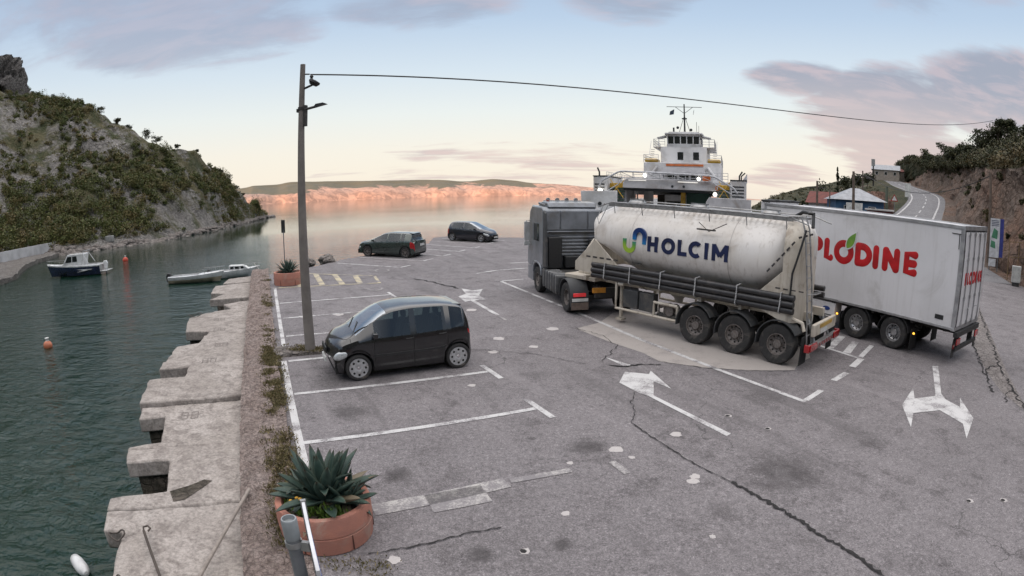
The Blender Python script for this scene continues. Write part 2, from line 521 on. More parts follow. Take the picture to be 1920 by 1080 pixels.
STAINS = [(-3.2, 10.25, .5, .7), (1.3, 8.9, .42, .7), (4.45, 7.5, .95, .6), (-.42, 5.84, .2, .8), (.31, 9.24, .12, .8), (3.3, 12.6, .15, .8), (.6, 6.05, .16, .7), (-1.8, 7.8, .3, .8), (5.5, 10.8, .55, .4), (-4.0, 11.9, .7, .55), (-2.9, 12.1, .5, .4), (-1.9, 19.9, .7, .4), (2.9, 6.6, .3, .45), (6.5, 8.4, .8, .3), (.5, 12.6, .4, .35)]
ASPH = asphalt_mat()
WHITE = paint_mat('white_road_paint', (0.50, 0.49, 0.485), 0.55)
WORN = paint_mat('worn_road_paint', (0.42, 0.4, 0.38), 0.85)
YELL = paint_mat('faded_yellow_paint', (0.46, 0.40, 0.27), 0.6)
PADM = paint_mat('light_concrete_patch', (0.33, 0.30, 0.28), 0.45, (0.26, 0.235, 0.222))
BLOB = paint_mat('pale_patch', (0.42, 0.39, 0.38), 0.25)
CRACK = mat('crack_tar', (0.022, 0.02, 0.02), 0.95, scale=20)
STAIN = paint_mat('oil_stain', (0.095, 0.085, 0.085), 0.95, (0.2, 0.183, 0.188))


def sheet(name, polys, m, dz, parent=None, sub=None):
    mb = MB()
    for p in polys:
        mb.add([(x, y, gz(x, y) + dz) for x, y in p], [tuple(range(len(p)))])
    return mb.build(name, m, parent, smooth=0)


# ---- the asphalt of the parking lot
A0 = Vector((-3.41, 5.36)); VS = Vector((-0.4197, 0.9077)); VW = Vector((-0.9077, -0.4197))
def SW(s, w_, z=None):
    p = A0 + VS * s + VW * w_
    return (p.x, p.y) if z is None else (p.x, p.y, z)

edge_far = [(-12.2, 26.75), (-11.1, 28.5), (-10.45, 29.9), (-9.85, 31.9), (-8.75, 34.0), (-7.2, 37.0), (-5.9, 40.4), (-6.1, 44.3), (-4.3, 46.3), (-1.2, 44.6), (1.1, 44.3), (9, 45.5), (16, 47), (24, 50), (30, 58)]
lot = [SW(-45, -0.9)] + [SW(20.0, -0.9)] + [SW(22.6, -0.9), SW(23.2, 0.0)] + edge_far + [(44, 62), (52, 54), (56, 44), (46, 28), (34, 16), (28, 4), (30, -20), (34, -42)]
lotm = MB()
lotm.prism([(p[0], p[1]) for p in lot], -3.2, 0.0)
for i, v in enumerate(lotm.v):
    lotm.v[i] = (v[0], v[1], (gz(v[0], v[1]) if v[2] > -1 else -3.2))
parking_lot = tag(lotm.build('parking_lot', [ASPH], smooth=0), kind='structure')

def line(a, b, wd=0.12, ext=0.0):
    a, b = Vector(a), Vector(b); d = (b - a).normalized(); n = Vector((-d.y, d.x)) * wd / 2
    a = a - d * ext; b = b + d * ext
    return [tuple(a + n), tuple(a - n), tuple(b - n), tuple(b + n)]

L = []
def poly_line(pts, wd=0.12):
    for a, b in zip(pts, pts[1:]): L.append(line(a, b, wd))
poly_line([(-10.35, 23.1), (-6.18, 14.08)]); poly_line([(-5.85, 13.2), (-3.35, 7.85)], 0.15)
def bay(a, b, t1=None, t2=None, wd=0.12):
    a, b = Vector(a), Vector(b); d = (b - a).normalized()
    L.append(line(a + d * 0.085, b - d * 0.065, wd))
    if t1: L.append(line(t1, t2, wd))
bay((-8.89, 19.99), (-4.72, 21.85), (-5.0, 22.35), (-4.42, 21.25)); bay((-7.79, 17.66), (-3.6, 19.6), (-3.85, 20.2), (-3.4, 19.1)); bay((-6.79, 15.48), (-2.6, 17.3), (-2.8, 17.75), (-2.4, 16.8))
bay((-4.79, 10.96), (-0.53, 12.86), (-0.75, 13.31), (-0.26, 12.37), 0.13); bay((-3.75, 8.68), (0.5, 10.63), (0.27, 11.1), (0.76, 10.15), 0.13)
L.append(line((-5.72, 13.22), (-4.85, 13.62), 0.14))
for a, b, c in (((-9.05, 32.89), (-4.92, 31.32), (-4.5, 32.26)), ((-9.79, 30.58), (-5.77, 28.91), (-5.35, 29.71)), ((-8.0, 35.6), (-4.05, 33.4), (-3.68, 34.23)),
                ((-7.1, 37.7), (-3.31, 35.54), (-2.95, 36.36)), ((-6.2, 39.6), (-2.43, 37.5), (-2.06, 38.3)), ((-5.5, 41.6), (-1.82, 39.6), (-1.3, 40.69)), ((-5.4, 43.6), (-1.0, 41.6), (-0.5, 42.4))):
    bay(a, b, b, c, 0.14)
# lane edge, hooks, dashes
poly_line([(-0.47, 24.9), (2.32, 18.73), (3.64, 15.62), (5.08, 12.7), (6.3, 10.38)], 0.14); L.append(line((6.36, 10.46), (7.08, 10.98), 0.14)); L.append(line((-0.43, 25.02), (0.5, 25.5), 0.13))
poly_line([(-1.7, 27.04), (-0.78, 28.0), (0.68, 28.78), (2.2, 29.4)], 0.14)
L.append(line((7.78, 11.55), (8.5, 12.02), 0.17)); L.append(line((9.05, 14.5), (9.66, 13.14), 0.14)); L.append(line((9.72, 13.08), (8.96, 12.44), 0.2)); L.append(line((9.76, 13.2), (10.95, 14.25), 0.16))
L.append(line((9.27, 14.22), (10.5, 15.4), 0.24)); L.append(line((9.55, 13.66), (10.6, 14.72), 0.24)); L.append(line((-0.1, 30.5), (2.0, 31.4), 0.14)); 
# far approach lane lines on the right side road
poly_line([(22.5, 20.0), (27.5, 24.8), (34, 33), (40, 41)], 0.15)
sheet('white_line', L, WHITE, 0.0095, parking_lot)
A1 = [(-0.53, 18.49), (-0.42, 18.6), (-1.38, 20.85), (-0.98, 21.05), (-1.28, 21.85), (-1.2, 23.1), (-1.58, 22.8), (-2.08, 23.2), (-1.82, 22.1), (-2.06, 21.55), (-1.72, 20.6), (-1.54, 20.82)]
A2 = [(3.88, 9.03), (4.0, 9.12), (2.99, 11.2), (3.2, 12.07), (3.49, 11.56), (3.31, 12.82), (3.21, 12.58), (2.66, 12.78), (2.39, 12.04), (2.72, 11.34), (2.87, 11.18)]
A2b = [(2.36, 13.95), (2.95, 13.24), (2.74, 13.14)]
T1 = [(11.72, 11.98), (11.93, 11.93), (10.3, 9.99), (10.14, 9.62), (10.18, 9.09), (10.65, 9.58), (10.02, 8.41), (8.98, 7.6), (9.49, 8.26), (9.45, 9.10), (8.61, 9.16), (8.02, 8.51), (8.64, 9.66), (9.75, 10.57), (9.27, 9.92), (10.01, 9.91)]
sheet('direction_arrow', [A1, A2, A2b, T1], WHITE, 0.0095, parking_lot)
HB = [line((-11.0, 27.1), (-6.57, 26.3), 0.12), line((-6.5, 26.25), (-5.82, 24.38), 0.14), line((-5.9, 24.4), (-10.2, 23.15), 0.12)]
for a, b in (((-10.77, 26.98), (-9.25, 23.5)), ((-9.7, 26.8), (-8.3, 23.78)), ((-8.62, 26.6), (-7.44, 24.03)), ((-7.5, 26.38), (-6.67, 24.25))): HB.append(line(a, b, 0.26))
sheet('yellow_hatching', HB[:3], YELL, 0.0095, parking_lot); sheet('yellow_hatching', HB[3:], YELL, 0.0135, parking_lot)
# wheelchair bay ovals, ghosted old lines
def ring(c, rx, ry, a, wd=0.1, n=18, a0=0, a1=2 * pi):
    out = []
    for i in range(n):
        t0, t1 = a0 + (a1 - a0) * i / n, a0 + (a1 - a0) * (i + 1) / n
        q = []
        for t_, k in ((t0, 1), (t1, 1), (t1, 1 - wd / rx), (t0, 1 - wd / rx)):
            x, y = cos(t_) * rx * k, sin(t_) * ry * (1 - (1 - k) * rx / ry)
            q.append((c[0] + x * cos(a) - y * sin(a), c[1] + x * sin(a) + y * cos(a)))
        out.append(q)
    return out
OL = ring((-5.7, 23.05), 0.34, 0.42, 0.2) + [line((-6.5, 23.0), (-6.05, 23.1), 0.12)] + ring((-6.5, 27.9), 0.4, 0.5, 0.2) + [line((-7.3, 28.1), (-6.95, 28.0), 0.12)]
sheet('worn_marking', OL + [line((-1.96, 6.75), (-0.1, 7.67), 0.3), line((-0.05, 7.72), (0.9, 8.05), 0.14), line((1.6, 8.3), (1.78, 7.88), 0.13), line((-1.2, 7.0), (-0.4, 7.35), 0.5), line((-0.48, 18.5), (-0.2, 17.9), 0.1)], WORN, 0.0095, parking_lot)
pad = [(1.93, 16.85), (2.77, 17.57), (3.43, 18.9), (5.75, 20.36), (8.4, 18.2), (9.0, 15.3), (8.1, 13.4), (7.52, 13.01), (7.1, 12.48), (5.9, 12.6), (4.68, 12.98), (3.72, 13.53), (3.45, 14.28), (2.69, 15.43)]
sheet('concrete_patch', [pad], PADM, 0.0045, parking_lot)

def jag(pts, step=0.12, amp=0.05, rg=random.Random(3)):
    out = []
    for a, b in zip(pts, pts[1:]):
        a, b = Vector(a), Vector(b); n = max(1, int((b - a).length / step)); d = (b - a).normalized(); q = Vector((-d.y, d.x))
        for i in range(n):
            p = a + (b - a) * i / n + q * rg.uniform(-amp, amp); out.append(p)
    out.append(Vector(pts[-1]))
    return out

def ribbon(pts, w0, w1, rg=random.Random(9)):
    out = []; k = len(pts); side = []
    for i, p in enumerate(pts):
        d = (pts[min(i + 1, k - 1)] - pts[max(i - 1, 0)]).normalized(); q = Vector((-d.y, d.x)); wd = rg.uniform(w0, w1)
        side.append((tuple(p + q * wd), tuple(p - q * wd)))
    for a, b in zip(side, side[1:]): out.append([a[0], a[1], b[1], b[0]])
    return out

CK = []
c1 = [(2.42, 10.48), (2.23, 9.79), (2.58, 8.9), (2.94, 8.08), (3.35, 7.37), (3.67, 6.78), (3.9, 6.28), (4.13, 5.64), (4.37, 5.09), (4.51, 4.56)]
CK += ribbon(jag([(2.62, 11.4), (2.45, 10.9), (2.42, 10.48), (2.23, 9.79)], 0.1, 0.04), 0.003, 0.012)
CK += ribbon(jag(c1[1:5], 0.07, 0.02), 0.005, 0.018); CK += ribbon(jag(c1[4:], 0.05, 0.03), 0.010, 0.042); CK += ribbon(jag([c1[-1], (4.7, 3.9), (5.0, 3.0)], 0.07, 0.03), 0.004, 0.014)
CK += ribbon(jag([(2.35, 13.3), (2.71, 13.16), (3.1, 13.3), (3.69, 13.27)], 0.08, 0.04), 0.01, 0.045)
CK += ribbon(jag([(-1.8, 5.71), (-1.23, 5.95), (-0.58, 6.3), (-0.17, 6.44)], 0.06, 0.02), 0.004, 0.016)
CK += ribbon(jag([(2.2, 13.6), (2.9, 14.9), (2.6, 16.0), (1.95, 16.9)], 0.12, 0.06), 0.004, 0.014)
CK += ribbon(jag([(3.45, 13.75), (3.9, 13.4), (4.7, 12.93), (5.9, 12.55), (7.1, 12.4)], 0.12, 0.04), 0.003, 0.014)
for k_ in ([(23.5, 21.1), (20.5, 18.0), (17.93, 15.22), (16, 13.1), (14.26, 11.22), (12.86, 9.41), (12.17, 8.4), (11.5, 7.3), (10.8, 5.8)], [(22.5, 21.0), (18.0, 16.6), (15.6, 13.9), (13.6, 11.5), (12.1, 9.6)], [(12.9, 9.5), (12.3, 9.3), (11.9, 8.9)], [(14.4, 11.3), (13.8, 11.4), (13.2, 10.9)]):
    CK += ribbon(jag(k_, 0.14, 0.09), 0.006, 0.04)
CK += ribbon(jag([(-2.4, 14.2), (-1.0, 14.6), (0.6, 14.2), (1.8, 13.4)], 0.12, 0.05), 0.003, 0.012)
CK += ribbon(jag([(-4.5, 25.5), (-3.2, 24.4), (-2.2, 23.2)], 0.2, 0.1), 0.01, 0.06)
sheet('crack', CK, CRACK, 0.0175, parking_lot)

def blot(c, rx, ry, n=15, rg=random.Random(11), a=0.0):
    out = []
    for i in range(n):
        t_ = 2 * pi * i / n; k = rg.uniform(0.75, 1.15)
        x, y = cos(t_) * rx * k, sin(t_) * ry * k
        out.append((c[0] + x * cos(a) - y * sin(a), c[1] + x * sin(a) + y * cos(a)))
    return out
BL = [blot(c, r, r * 0.95) for c, r in (((1.74, 8.74), .13), ((2.94, 9.24), .12), ((2.77, 7.51), .1), ((2.84, 7.66), .09), ((0.71, 6.79), .07), ((-1.45, 5.64), .09), ((0.91, 8.3), .06), ((-0.5, 14.42), .14), ((-0.39, 15.71), .18), ((0.56, 14.93), .14),
                                        ((1.96, 8.43), .06), ((-1.4, 19.3), .18), ((-2.4, 17.4), .2), ((-5.9, 18.4), .2), ((-4.3, 20.7), .22), ((1.2, 16.8), .2), ((-7.1, 18.0), .16), ((5.9, 3.2), .1), ((-0.2, 5.2), .06), ((1.1, 4.6), .05), ((-0.9, 11.9), .09), ((2.6, 6.0), .05))]
sheet('pale_patch', BL, BLOB, 0.0045, parking_lot)
DK = [blot(c, r, r2) for c, r, r2 in (((-3.25, 10.3), .3, .35), ((1.35, 8.93), .25, .3), ((4.4, 7.5), .62, .75), ((-0.42, 5.84), .13, .12), ((0.31, 9.24), .07, .05), ((3.33, 12.6), .1, .09), ((0.6, 6.05), .1, .06), ((-1.9, 7.9), .16, .07), ((-1.7, 7.7), .2, .05), ((5.5, 10.8), .35, .4), ((1.6, 5.4), .09, .05),
                                       ((0.9, 11.5), .1, .05), ((2.5, 6.9), .05, .08), ((-2.0, 9.6), .08, .04), ((0.4, 10.0), .09, .04), ((3.6, 9.0), .06, .03), ((-3.2, 9.6), .1, .05), ((6.4, 6.2), .05, .04))]
TL = []; TD = []
for c in ((4.26, 9.95), (4.84, 9.22), (7.19, 5.59), (7.88, 5.31), (0.13, 5.91)):
    TL.append(blot(c, .085, .075, 6)); TD.append(blot((c[0] - .02, c[1]), .05, .05, 6))
sheet('survey_marker', TL, BLOB, 0.0055, parking_lot); sheet('survey_marker', TD, CRACK, 0.0095, parking_lot)

# rubble-edged gutter on the right
GUT = rock_mat('broken_gutter', (0.26, 0.235, 0.225), (0.2, 0.18, 0.17), (0.13, 0.115, 0.11), 1.2, bump=0.8, bdist=0.06)
gp = [(23.9, 22.3), (20.5, 19.6), (18.3, 17.1), (16.0, 14.4), (14.4, 12.4), (13.2, 10.8), (12.4, 9.5), (12.1, 8.5)]
gq = [(23.4, 20.9), (20.6, 18.0), (18.2, 15.3), (16.1, 13.0), (14.5, 11.2), (13.1, 9.5), (12.5, 8.7), (12.2, 8.1)]
sheet('broken_asphalt', [[a, c, d, b] for a, b, c, d in zip(gp, gp[1:], gq, gq[1:])], GUT, 0.003, parking_lot)

# ------------------------------------------------------------------ sea
def sea_mat():
    m, t, b = newmat('sea_water')
    P_ = t.node('ShaderNodeNewGeometry').outputs['Position']
    x, y, z = t.sep(P_)
    dist = t.vmath('LENGTH', P_)
    rp = t.comb(t.math('MULTIPLY', x, 0.8), t.math('MULTIPLY', y, 1.25), 0.0)
    a = t.noise(rp, 0.55, 3, 0.5, 0.8); c = t.noise(rp, 2.1, 4, 0.6, 1.0); d = t.noise(P_, 9.0, 3, 0.6)
    e = t.noise(P_, 0.03, 4, 0.6, 0.5)
    h = t.math('ADD', t.math('MULTIPLY', a, 0.5), t.math('ADD', t.math('MULTIPLY', c, 0.26), t.math('MULTIPLY', d, 0.04)))
    calm = t.math('MULTIPLY', t.maprange(dist, 25, 120, 1.0, 0.04), t.maprange(e, 0.35, 0.65, 0.55, 1.0))
    bn = t.node('ShaderNodeBump'); t.inp(bn, 'Strength', calm); t.inp(bn, 'Distance', 0.55); t.inp(bn, 'Height', h)
    t.l.new(bn.outputs[0], b.inputs['Normal'])
    col = t.mix(t.maprange(e, 0.4, 0.6), (0.003, 0.018, 0.010), (0.004, 0.021, 0.013))
    t.inp(b, 'Base Color', col)
    t.inp(b, 'Roughness', t.maprange(dist, 50, 300, 0.04, 0.05)); b.inputs['IOR'].default_value = 1.38; b.inputs['Specular IOR Level'].default_value = 0.5
    return m
sm = MB(); S_ = 16000
sm.add([(-S_, -600, SEA), (S_, -600, SEA), (S_, S_, SEA), (-S_, S_, SEA)], [(0, 1, 2, 3)])
tag(sm.build('sea', sea_mat(), smooth=0), kind='structure')

# ------------------------------------------------------------------ quay edge: stone strip and concrete mooring slabs
STONE = rock_mat('quay_stone', (0.40, 0.33, 0.30), (0.34, 0.27, 0.24), (0.20, 0.155, 0.14), 1.9, 0.38, bump=1.0, bdist=0.10)
def noisez(x, y, s=1.0): return noise.fractal(Vector((x * s, y * s, 3.3)), 1.0, 2.0, 5)
rows = []
for i in range(0, 330):
    s = -8 + i * 0.1; row = []
    row.append((*SW(s, 0.02), -2.5))
    for j in range(0, 10):
        w_ = 0.02 - j * 0.105 - (0 if j else 0) ; x, y = SW(s, w_ + 0.03 * noisez(s, j, 1.3)); row.append((x, y, gz(x, y) + 0.03 + 0.11 * noisez(x, y, 3.4) - (0.05 if j in (0,) else 0)))
    rows.append(row)
mb = MB(); mb.grid(rows); tag(mb.build('quay_wall', STONE, smooth=0), kind='structure')
CONC = rock_mat('slab_concrete', (0.35, 0.315, 0.29), (0.275, 0.245, 0.222), (0.20, 0.175, 0.16), 0.55, 0.06, bump=0.4, bdist=0.05, wet=(-0.30, -0.02))
CONCD = rock_mat('wet_concrete', (0.12, 0.10, 0.085), (0.08, 0.07, 0.055), (0.05, 0.045, 0.035), 0.9, bump=0.9, bdist=0.08, wet=(-0.85, -0.45))
quay = tag(empty('mooring_quay', (0, 0, 0)), kind='structure')
SL = [(0.0, [(0, -7), (2.0, -7), (2.0, 1.15), (2.34, 1.2), (2.4, 1.79), (0, 1.79)]),
      (0.01, [(0, 1.81), (2.4, 1.81), (2.42, 2.2), (1.37, 2.33), (1.44, 3.52), (2.35, 3.5), (2.42, 4.09), (0, 4.09)]),
      (-0.02, [(0, 4.11), (2.46, 4.11), (2.46, 4.25), (1.76, 4.4), (1.85, 5.75), (2.5, 5.7), (2.55, 6.39), (0, 6.39)]),
      (0.09, [(0, 6.41), (2.6, 6.41), (2.64, 8.1), (1.64, 8.15), (1.62, 8.95), (2.5, 8.9), (2.5, 9.6), (0, 9.6)]),
      (0.05, [(0, 9.62), (2.45, 9.62), (2.3, 11.3), (1.6, 11.5), (1.5, 12.39), (0, 12.39)]),
      (0.03, [(0, 12.41), (1.45, 12.41), (1.38, 13.0), (2.26, 13.2), (2.4, 15.3), (1.8, 16.0), (0, 16)]),
      (-0.12, [(0, 16.02), (2.1, 16.2), (1.5, 16.9), (0.8, 17.1), (1.2, 18.2), (0, 18.75)]),
      (0.0, [(0, 18.8), (1.89, 18.85), (1.2, 20.1), (1.96, 20.4), (1.9, 22.4), (0, 22.7)]),
      (0.02, [(0, 22.75), (1.5, 22.8), (1.3, 24.2), (0, 24.6)])]
for dz_, poly in SL:
    mb = MB(); pts = [SW(s, w_) for w_, s in poly]; n = len(pts)
    # subdivide the outline a little so that the edge looks worn
    rg = random.Random(int(poly[1][1] * 7)); out = []
    for i in range(n):
        a, b = Vector(pts[i]), Vector(pts[(i + 1) % n]); k = max(1, int((b - a).length / 0.25))
        for j in range(k):
            q = a + (b - a) * j / k
            if j: q += Vector((rg.uniform(-.026, .026), rg.uniform(-.026, .026)))
            out.append((q.x, q.y))
    n = len(out)
    vs = [(x, y, gz(x, y) - 0.25 + dz_ + rg.uniform(-.006, .006)) for x, y in out] + [(x, y, gz(x, y) - 0.58 + dz_) for x, y in out]
    mb.add(vs, [tuple(range(n)), tuple(range(n, 2 * n))[::-1]] + [(i, n + i, n + (i + 1) % n, (i + 1) % n) for i in range(n)])
    mb.build('slab', CONC, quay, bevel=0.035, smooth=30)
mb = MB()
for s0, s1, w1 in ((-7, 1.0, 1.8), (1.3, 2.1, 2.2), (3.6, 4.15, 2.2), (5.85, 8.0, 2.35), (9.0, 11.2, 2.15), (13.3, 15.6, 2.15), (20.5, 22.3, 1.7), (16.2, 18.4, 0.8), (18.7, 19.2, 1.5), (22.8, 24.2, 1.1)):
    P4 = [SW(s0, 0.0), SW(s1, 0.0), SW(s1, w1), SW(s0, w1)]
    mb.prism(P4, -3.0, gz(*P4[0]) - 0.56)
P4 = [SW(-7, 0), SW(25, 0), SW(25, 1.15), SW(-7, 1.15)]; mb.prism(P4, -3.0, -0.45)
P4 = [SW(2.3, 1.15), SW(3.6, 1.15), SW(3.6, 1.42), SW(2.3, 1.42)]; mb.prism(P4, -3.0, -0.62)
mb.build('slab_support', CONCD, quay, smooth=0)
# stencilled outline marks, a darker repair and long seams on the slabs
mk = MB()
MARK = mat('stencil_mark', (0.21, 0.18, 0.165), 0.9, scale=12)
def onslab(s, w_, d): x, y = SW(s, w_); return (x, y, gz(x, y) - 0.25 + d)
def strk(s0, w0, s1, w1, d, wd=0.022):
    a = Vector(onslab(s0, w0, d)); b = Vector(onslab(s1, w1, d)); q = (b - a).cross(Vector((0, 0, 1))).normalized() * wd / 2
    mk.add([a + q, a - q, b - q, b + q], [(0, 1, 2, 3)])
for s, w_, d in ((5.5, 1.45, -0.008), (9.2, 1.25, .1), (12.9, 1.2, .045), (10.9, 1.0, .063), (14.5, 1.3, .045)):
    for k in (0, 1):
        o = w_ - k * 0.24
        for a_, b_, c_, d_ in ((0, 0, .36, 0), (0, -.15, .36, -.15), (0, -.01, 0, -.14), (.18, -.01, .18, -.14), (.36, -.01, .36, -.14)): strk(s + a_, o + b_, s + c_, o + d_, d)
mk.build('stencil', MARK, quay, smooth=0)
sheet('dark_repair', [[SW(1.95, 1.2), SW(2.0, 1.0), SW(2.35, .7), SW(2.55, .55), SW(2.62, .7), SW(2.45, .95), SW(2.3, 1.3)]], CONCD, -0.2325, quay)
# ------------------------------------------------------------------ terrain helpers
def interp_rows(stations, nsub):
    """stations: list of equal-length lists of 3-D points -> Catmull-like smooth subdivision between stations"""
    out = []; S = [[Vector(p) for p in st] for st in stations]; n = len(S)
    for i in range(n - 1):
        for j in range(nsub if i < n - 2 else nsub + 1):
            t_ = j / nsub; row = []
            for k in range(len(S[0])):
                p0, p1, p2, p3 = S[max(i - 1, 0)][k], S[i][k], S[i + 1][k], S[min(i + 2, n - 1)][k]
                c_ = 0.5 * ((2 * p1) + (p2 - p0) * t_ + (2 * p0 - 5 * p1 + 4 * p2 - p3) * t_ ** 2 + (3 * p1 - p0 - 3 * p2 + p3) * t_ ** 3)
                row.append(c_)
            out.append(row)
    return out


def nz3(p, s, o=5, off=0.0): return noise.fractal(Vector((p.x * s + off, p.y * s, p.z * s)), 1.0, 2.0, o)


# ---- left headland: columns of constant bearing, rows from the shore to the ridge and down behind
LH = [(-100, 110, 0.0, 12), (-78, 96, 0.0, 17.2), (-60, 95, -0.5, 15.2), (-53.3, 98, -0.8, 13.6), (-50, 104, SEA, 12.2), (-47, 104, SEA, 11.4), (-44, 103, SEA, 10.3), (-40, 107, SEA, 8.4), (-35.5, 114, SEA, 6.3), (-31, 136, SEA, 4.4),
      (-28.8, 155, SEA, 2.8), (-27.5, 170, SEA, 1.5), (-26.3, 190, SEA, 0.15), (-25.2, 214, SEA, -0.8), (-24.3, 232, SEA, -1.22), (-23.9, 239, SEA, -1.42)]
def lh_profile(az, D0, z0, el):
    # slope ~0.6: ridge point at distance D0+dd where the sight line meets the slope
    te = tan(radians(el)); sl = 0.62
    dd = max(1.0, (te * D0 + CAMH - z0) / (sl - te)); zr = CAMH + te * (D0 + dd)
    pts = [az_pt(az, D0 - 3, z0 - 1.5), az_pt(az, D0, z0 + 0.1)]
    for t_, k in ((0.12, 0.10), (0.3, 0.27), (0.5, 0.5), (0.7, 0.73), (0.86, 0.9), (1.0, 1.0)):
        pts.append(az_pt(az, D0 + dd * t_, z0 + (zr - z0) * k))
    pts.append(az_pt(az, D0 + dd * 1.25 + 4, zr - (zr - z0) * 0.12 - 0.5)); pts.append(az_pt(az, D0 + dd * 2.0 + 20, z0 + (zr - z0) * 0.4 - 2)); pts.append(az_pt(az, D0 + dd * 3 + 60, -3))
    return pts
st = [lh_profile(*a) for a in LH]
rows = interp_rows(st, 16)
LHR = []
for r in rows:
    c_ = interp_rows([[p] for p in r], 9); LHR.append([q[0] for q in c_])
for i, r in enumerate(LHR):
    for j, p in enumerate(r):
        if p.z > SEA - 0.5:
            k = min(1, (p.z - SEA + 1.2) / 6)
            rid = 1 - abs(nz3(p, 0.06, 4)) * 2
            p.z += (nz3(p, 0.035, 4) * 2.6 + nz3(p, 0.22, 5) * 0.9 + rid * 0.5) * k
            d = nz3(p, 0.16, 4, 9.0) * 1.6 * k
            n_ = Vector((p.x, p.y, 0)).normalized(); p.x -= n_.x * d; p.y -= n_.y * d
def hill_mat(name, rock1, rock2, rock3, soil, green, vs, amount):
    m = rock_mat(name, rock1, rock2, rock3, 0.2, 0.4, bump=1.0, bdist=0.9)
    t = NT(m.node_tree); b = m.node_tree.nodes['Principled BSDF']
    src = b.inputs['Base Color'].links[0].from_socket
    P_ = t.node('ShaderNodeNewGeometry').outputs['Position']
    g = t.mix(t.maprange(t.noise(P_, vs * 5, 5, 0.7), 0.4, 0.6), soil, green)
    f = t.maprange(t.math('ADD', t.noise(P_, vs, 6, 0.65, 0.4), t.math('MULTIPLY', t.noise(P_, vs * 8, 4, 0.6), 0.25)), amount, amount + 0.1)
    t.inp(b, 'Base Color', t.mix(t.math('MULTIPLY', f, 0.9), src, g))
    return m
HILL = hill_mat('headland_rock', (0.33, 0.31, 0.29), (0.26, 0.24, 0.225), (0.15, 0.14, 0.13), (0.12, 0.105, 0.05), (0.055, 0.066, 0.024), 0.035, 0.60)
mb = MB(); mb.grid(LHR); headland = tag(mb.build('headland', HILL, smooth=60), kind='structure')

# ---- mountain side behind the camera: keeps the low sun off the bay
MR = []
for i in range(0, 61):
    x = -900 + i * 30; row = []
    for j, (y, z) in enumerate(((-60, -1.5), (-110, 12), (-180, 48), (-260, 92), (-330, 126), (-420, 120), (-560, 60), (-700, -3))):
        p = Vector((x, y - 0.00018 * (x) ** 2 * (-1 if x > 0 else 1) * 0.4, z))
        k = 0.55 + 0.45 * min(1, max(0, z / 60)); p.z += nz3(p, 0.01, 5) * 22 * min(1, max(z, 0) / 40)
        row.append(p)
    MR.append(row)
mb = MB(); mb.grid(MR)
MTN = hill_mat('mountain_rock', (0.22, 0.21, 0.20), (0.18, 0.17, 0.16), (0.15, 0.14, 0.13), (0.07, 0.07, 0.04), (0.05, 0.06, 0.03), 0.012, 0.5)
tag(mb.build('mountainside', MTN, smooth=60), kind='structure')

# ---- ground behind and beside the camera (below the lot level)
mb = MB(); mb.add([(-8, -62, -0.4), (300, -62, 3), (300, 40, 3), (26, 20, -0.25), (20, -30, -0.8), (-2, -38, -0.9)], [(0, 1, 2, 3, 4, 5)])
tag(mb.build('ground', ASPH, smooth=0), kind='structure')

# ---- right hillside with the road cutting
RS = [((24, -24, -1.0), (28, -24, 7), (60, -34, 22)), ((26, 6, -0.1), (29.5, 5.5, 7.6), (60, 8, 20)), ((29, 16, 0.0), (32.3, 15, 8.0), (62, 25, 18.5)), ((32.4, 24.2, 0.1), (35.2, 22.5, 8.4), (62, 44, 14.6)),
      ((38, 31.5, 0.3), (40.8, 29.5, 8.8), (70, 60, 14.4)), ((42.8, 40, 1.9), (45.6, 38.2, 9.2), (76, 70, 14.0)), ((53, 52.3, 3.9), (56.2, 50.2, 10.4), (84, 84, 13.8)), ((64, 63, 5.4), (67.2, 61.5, 11.6), (94, 98, 14.3)),
      ((74, 74, 6.8), (77.2, 73, 13.0), (104, 115, 15.2)), ((86.5, 90, 8.1), (90, 89, 14.6), (114, 132, 17.5)), ((100, 111.5, 9.8), (103.5, 111, 17.2), (128, 155, 19.0)), ((116.5, 136.5, 12.1), (120, 136, 17.5), (145, 180, 18.4)),
      ((133, 162.5, 14.5), (137, 162, 16.8), (160, 200, 17.5)), ((150, 200, 15.5), (156, 199, 16.8), (185, 235, 16))]
st = []
for f, c, r in RS:
    f, c, r = Vector(f), Vector(c), Vector(r); back = (r - c); back.z = 0; back.normalize()
    st.append([f - back * 0.5 + Vector((0, 0, -0.6)), f, f + (c - f) * 0.33 + back * 0.1, f + (c - f) * 0.66 + back * 0.25, c, c + (r - c) * 0.2 + Vector((0, 0, 0.3)), c + (r - c) * 0.5, c + (r - c) * 0.8, r, r + back * 30 + Vector((0, 0, -4)), r + back * 120 + Vector((0, 0, -6))])
rows = interp_rows(st, 20); RR = []
for r in rows:
    c_ = interp_rows([[p] for p in r], 7); RR.append([q[0] for q in c_])
for r in RR:
    for j, p in enumerate(r):
        if j > 6:
            inc = 1.0 if j < 30 else 0.5
            k = min(1, (j - 6) / 5)
            a = nz3(p, 0.45, 5); b_ = nz3(p, 0.14, 4, 5.0); h = (abs(noise.noise(p * 0.8)) - 0.3)
            dirn = Vector((0.72, -0.69, 0))
            p += dirn * (a * 0.55 + b_ * 1.5 + h * 0.7) * k * inc; p.z += (b_ * 0.8 + nz3(p, 0.3, 4) * 0.3) * k * (1 if j > 28 else 0.5)
CLIFF = hill_mat('cutting_rock', (0.27, 0.17, 0.125), (0.24, 0.19, 0.16), (0.17, 0.125, 0.10), (0.09, 0.07, 0.04), (0.05, 0.05, 0.025), 0.06, 0.72)
mb = MB(); mb.grid([r[:29] for r in RR]); tag(mb.build('cliff', CLIFF, smooth=50), kind='structure')
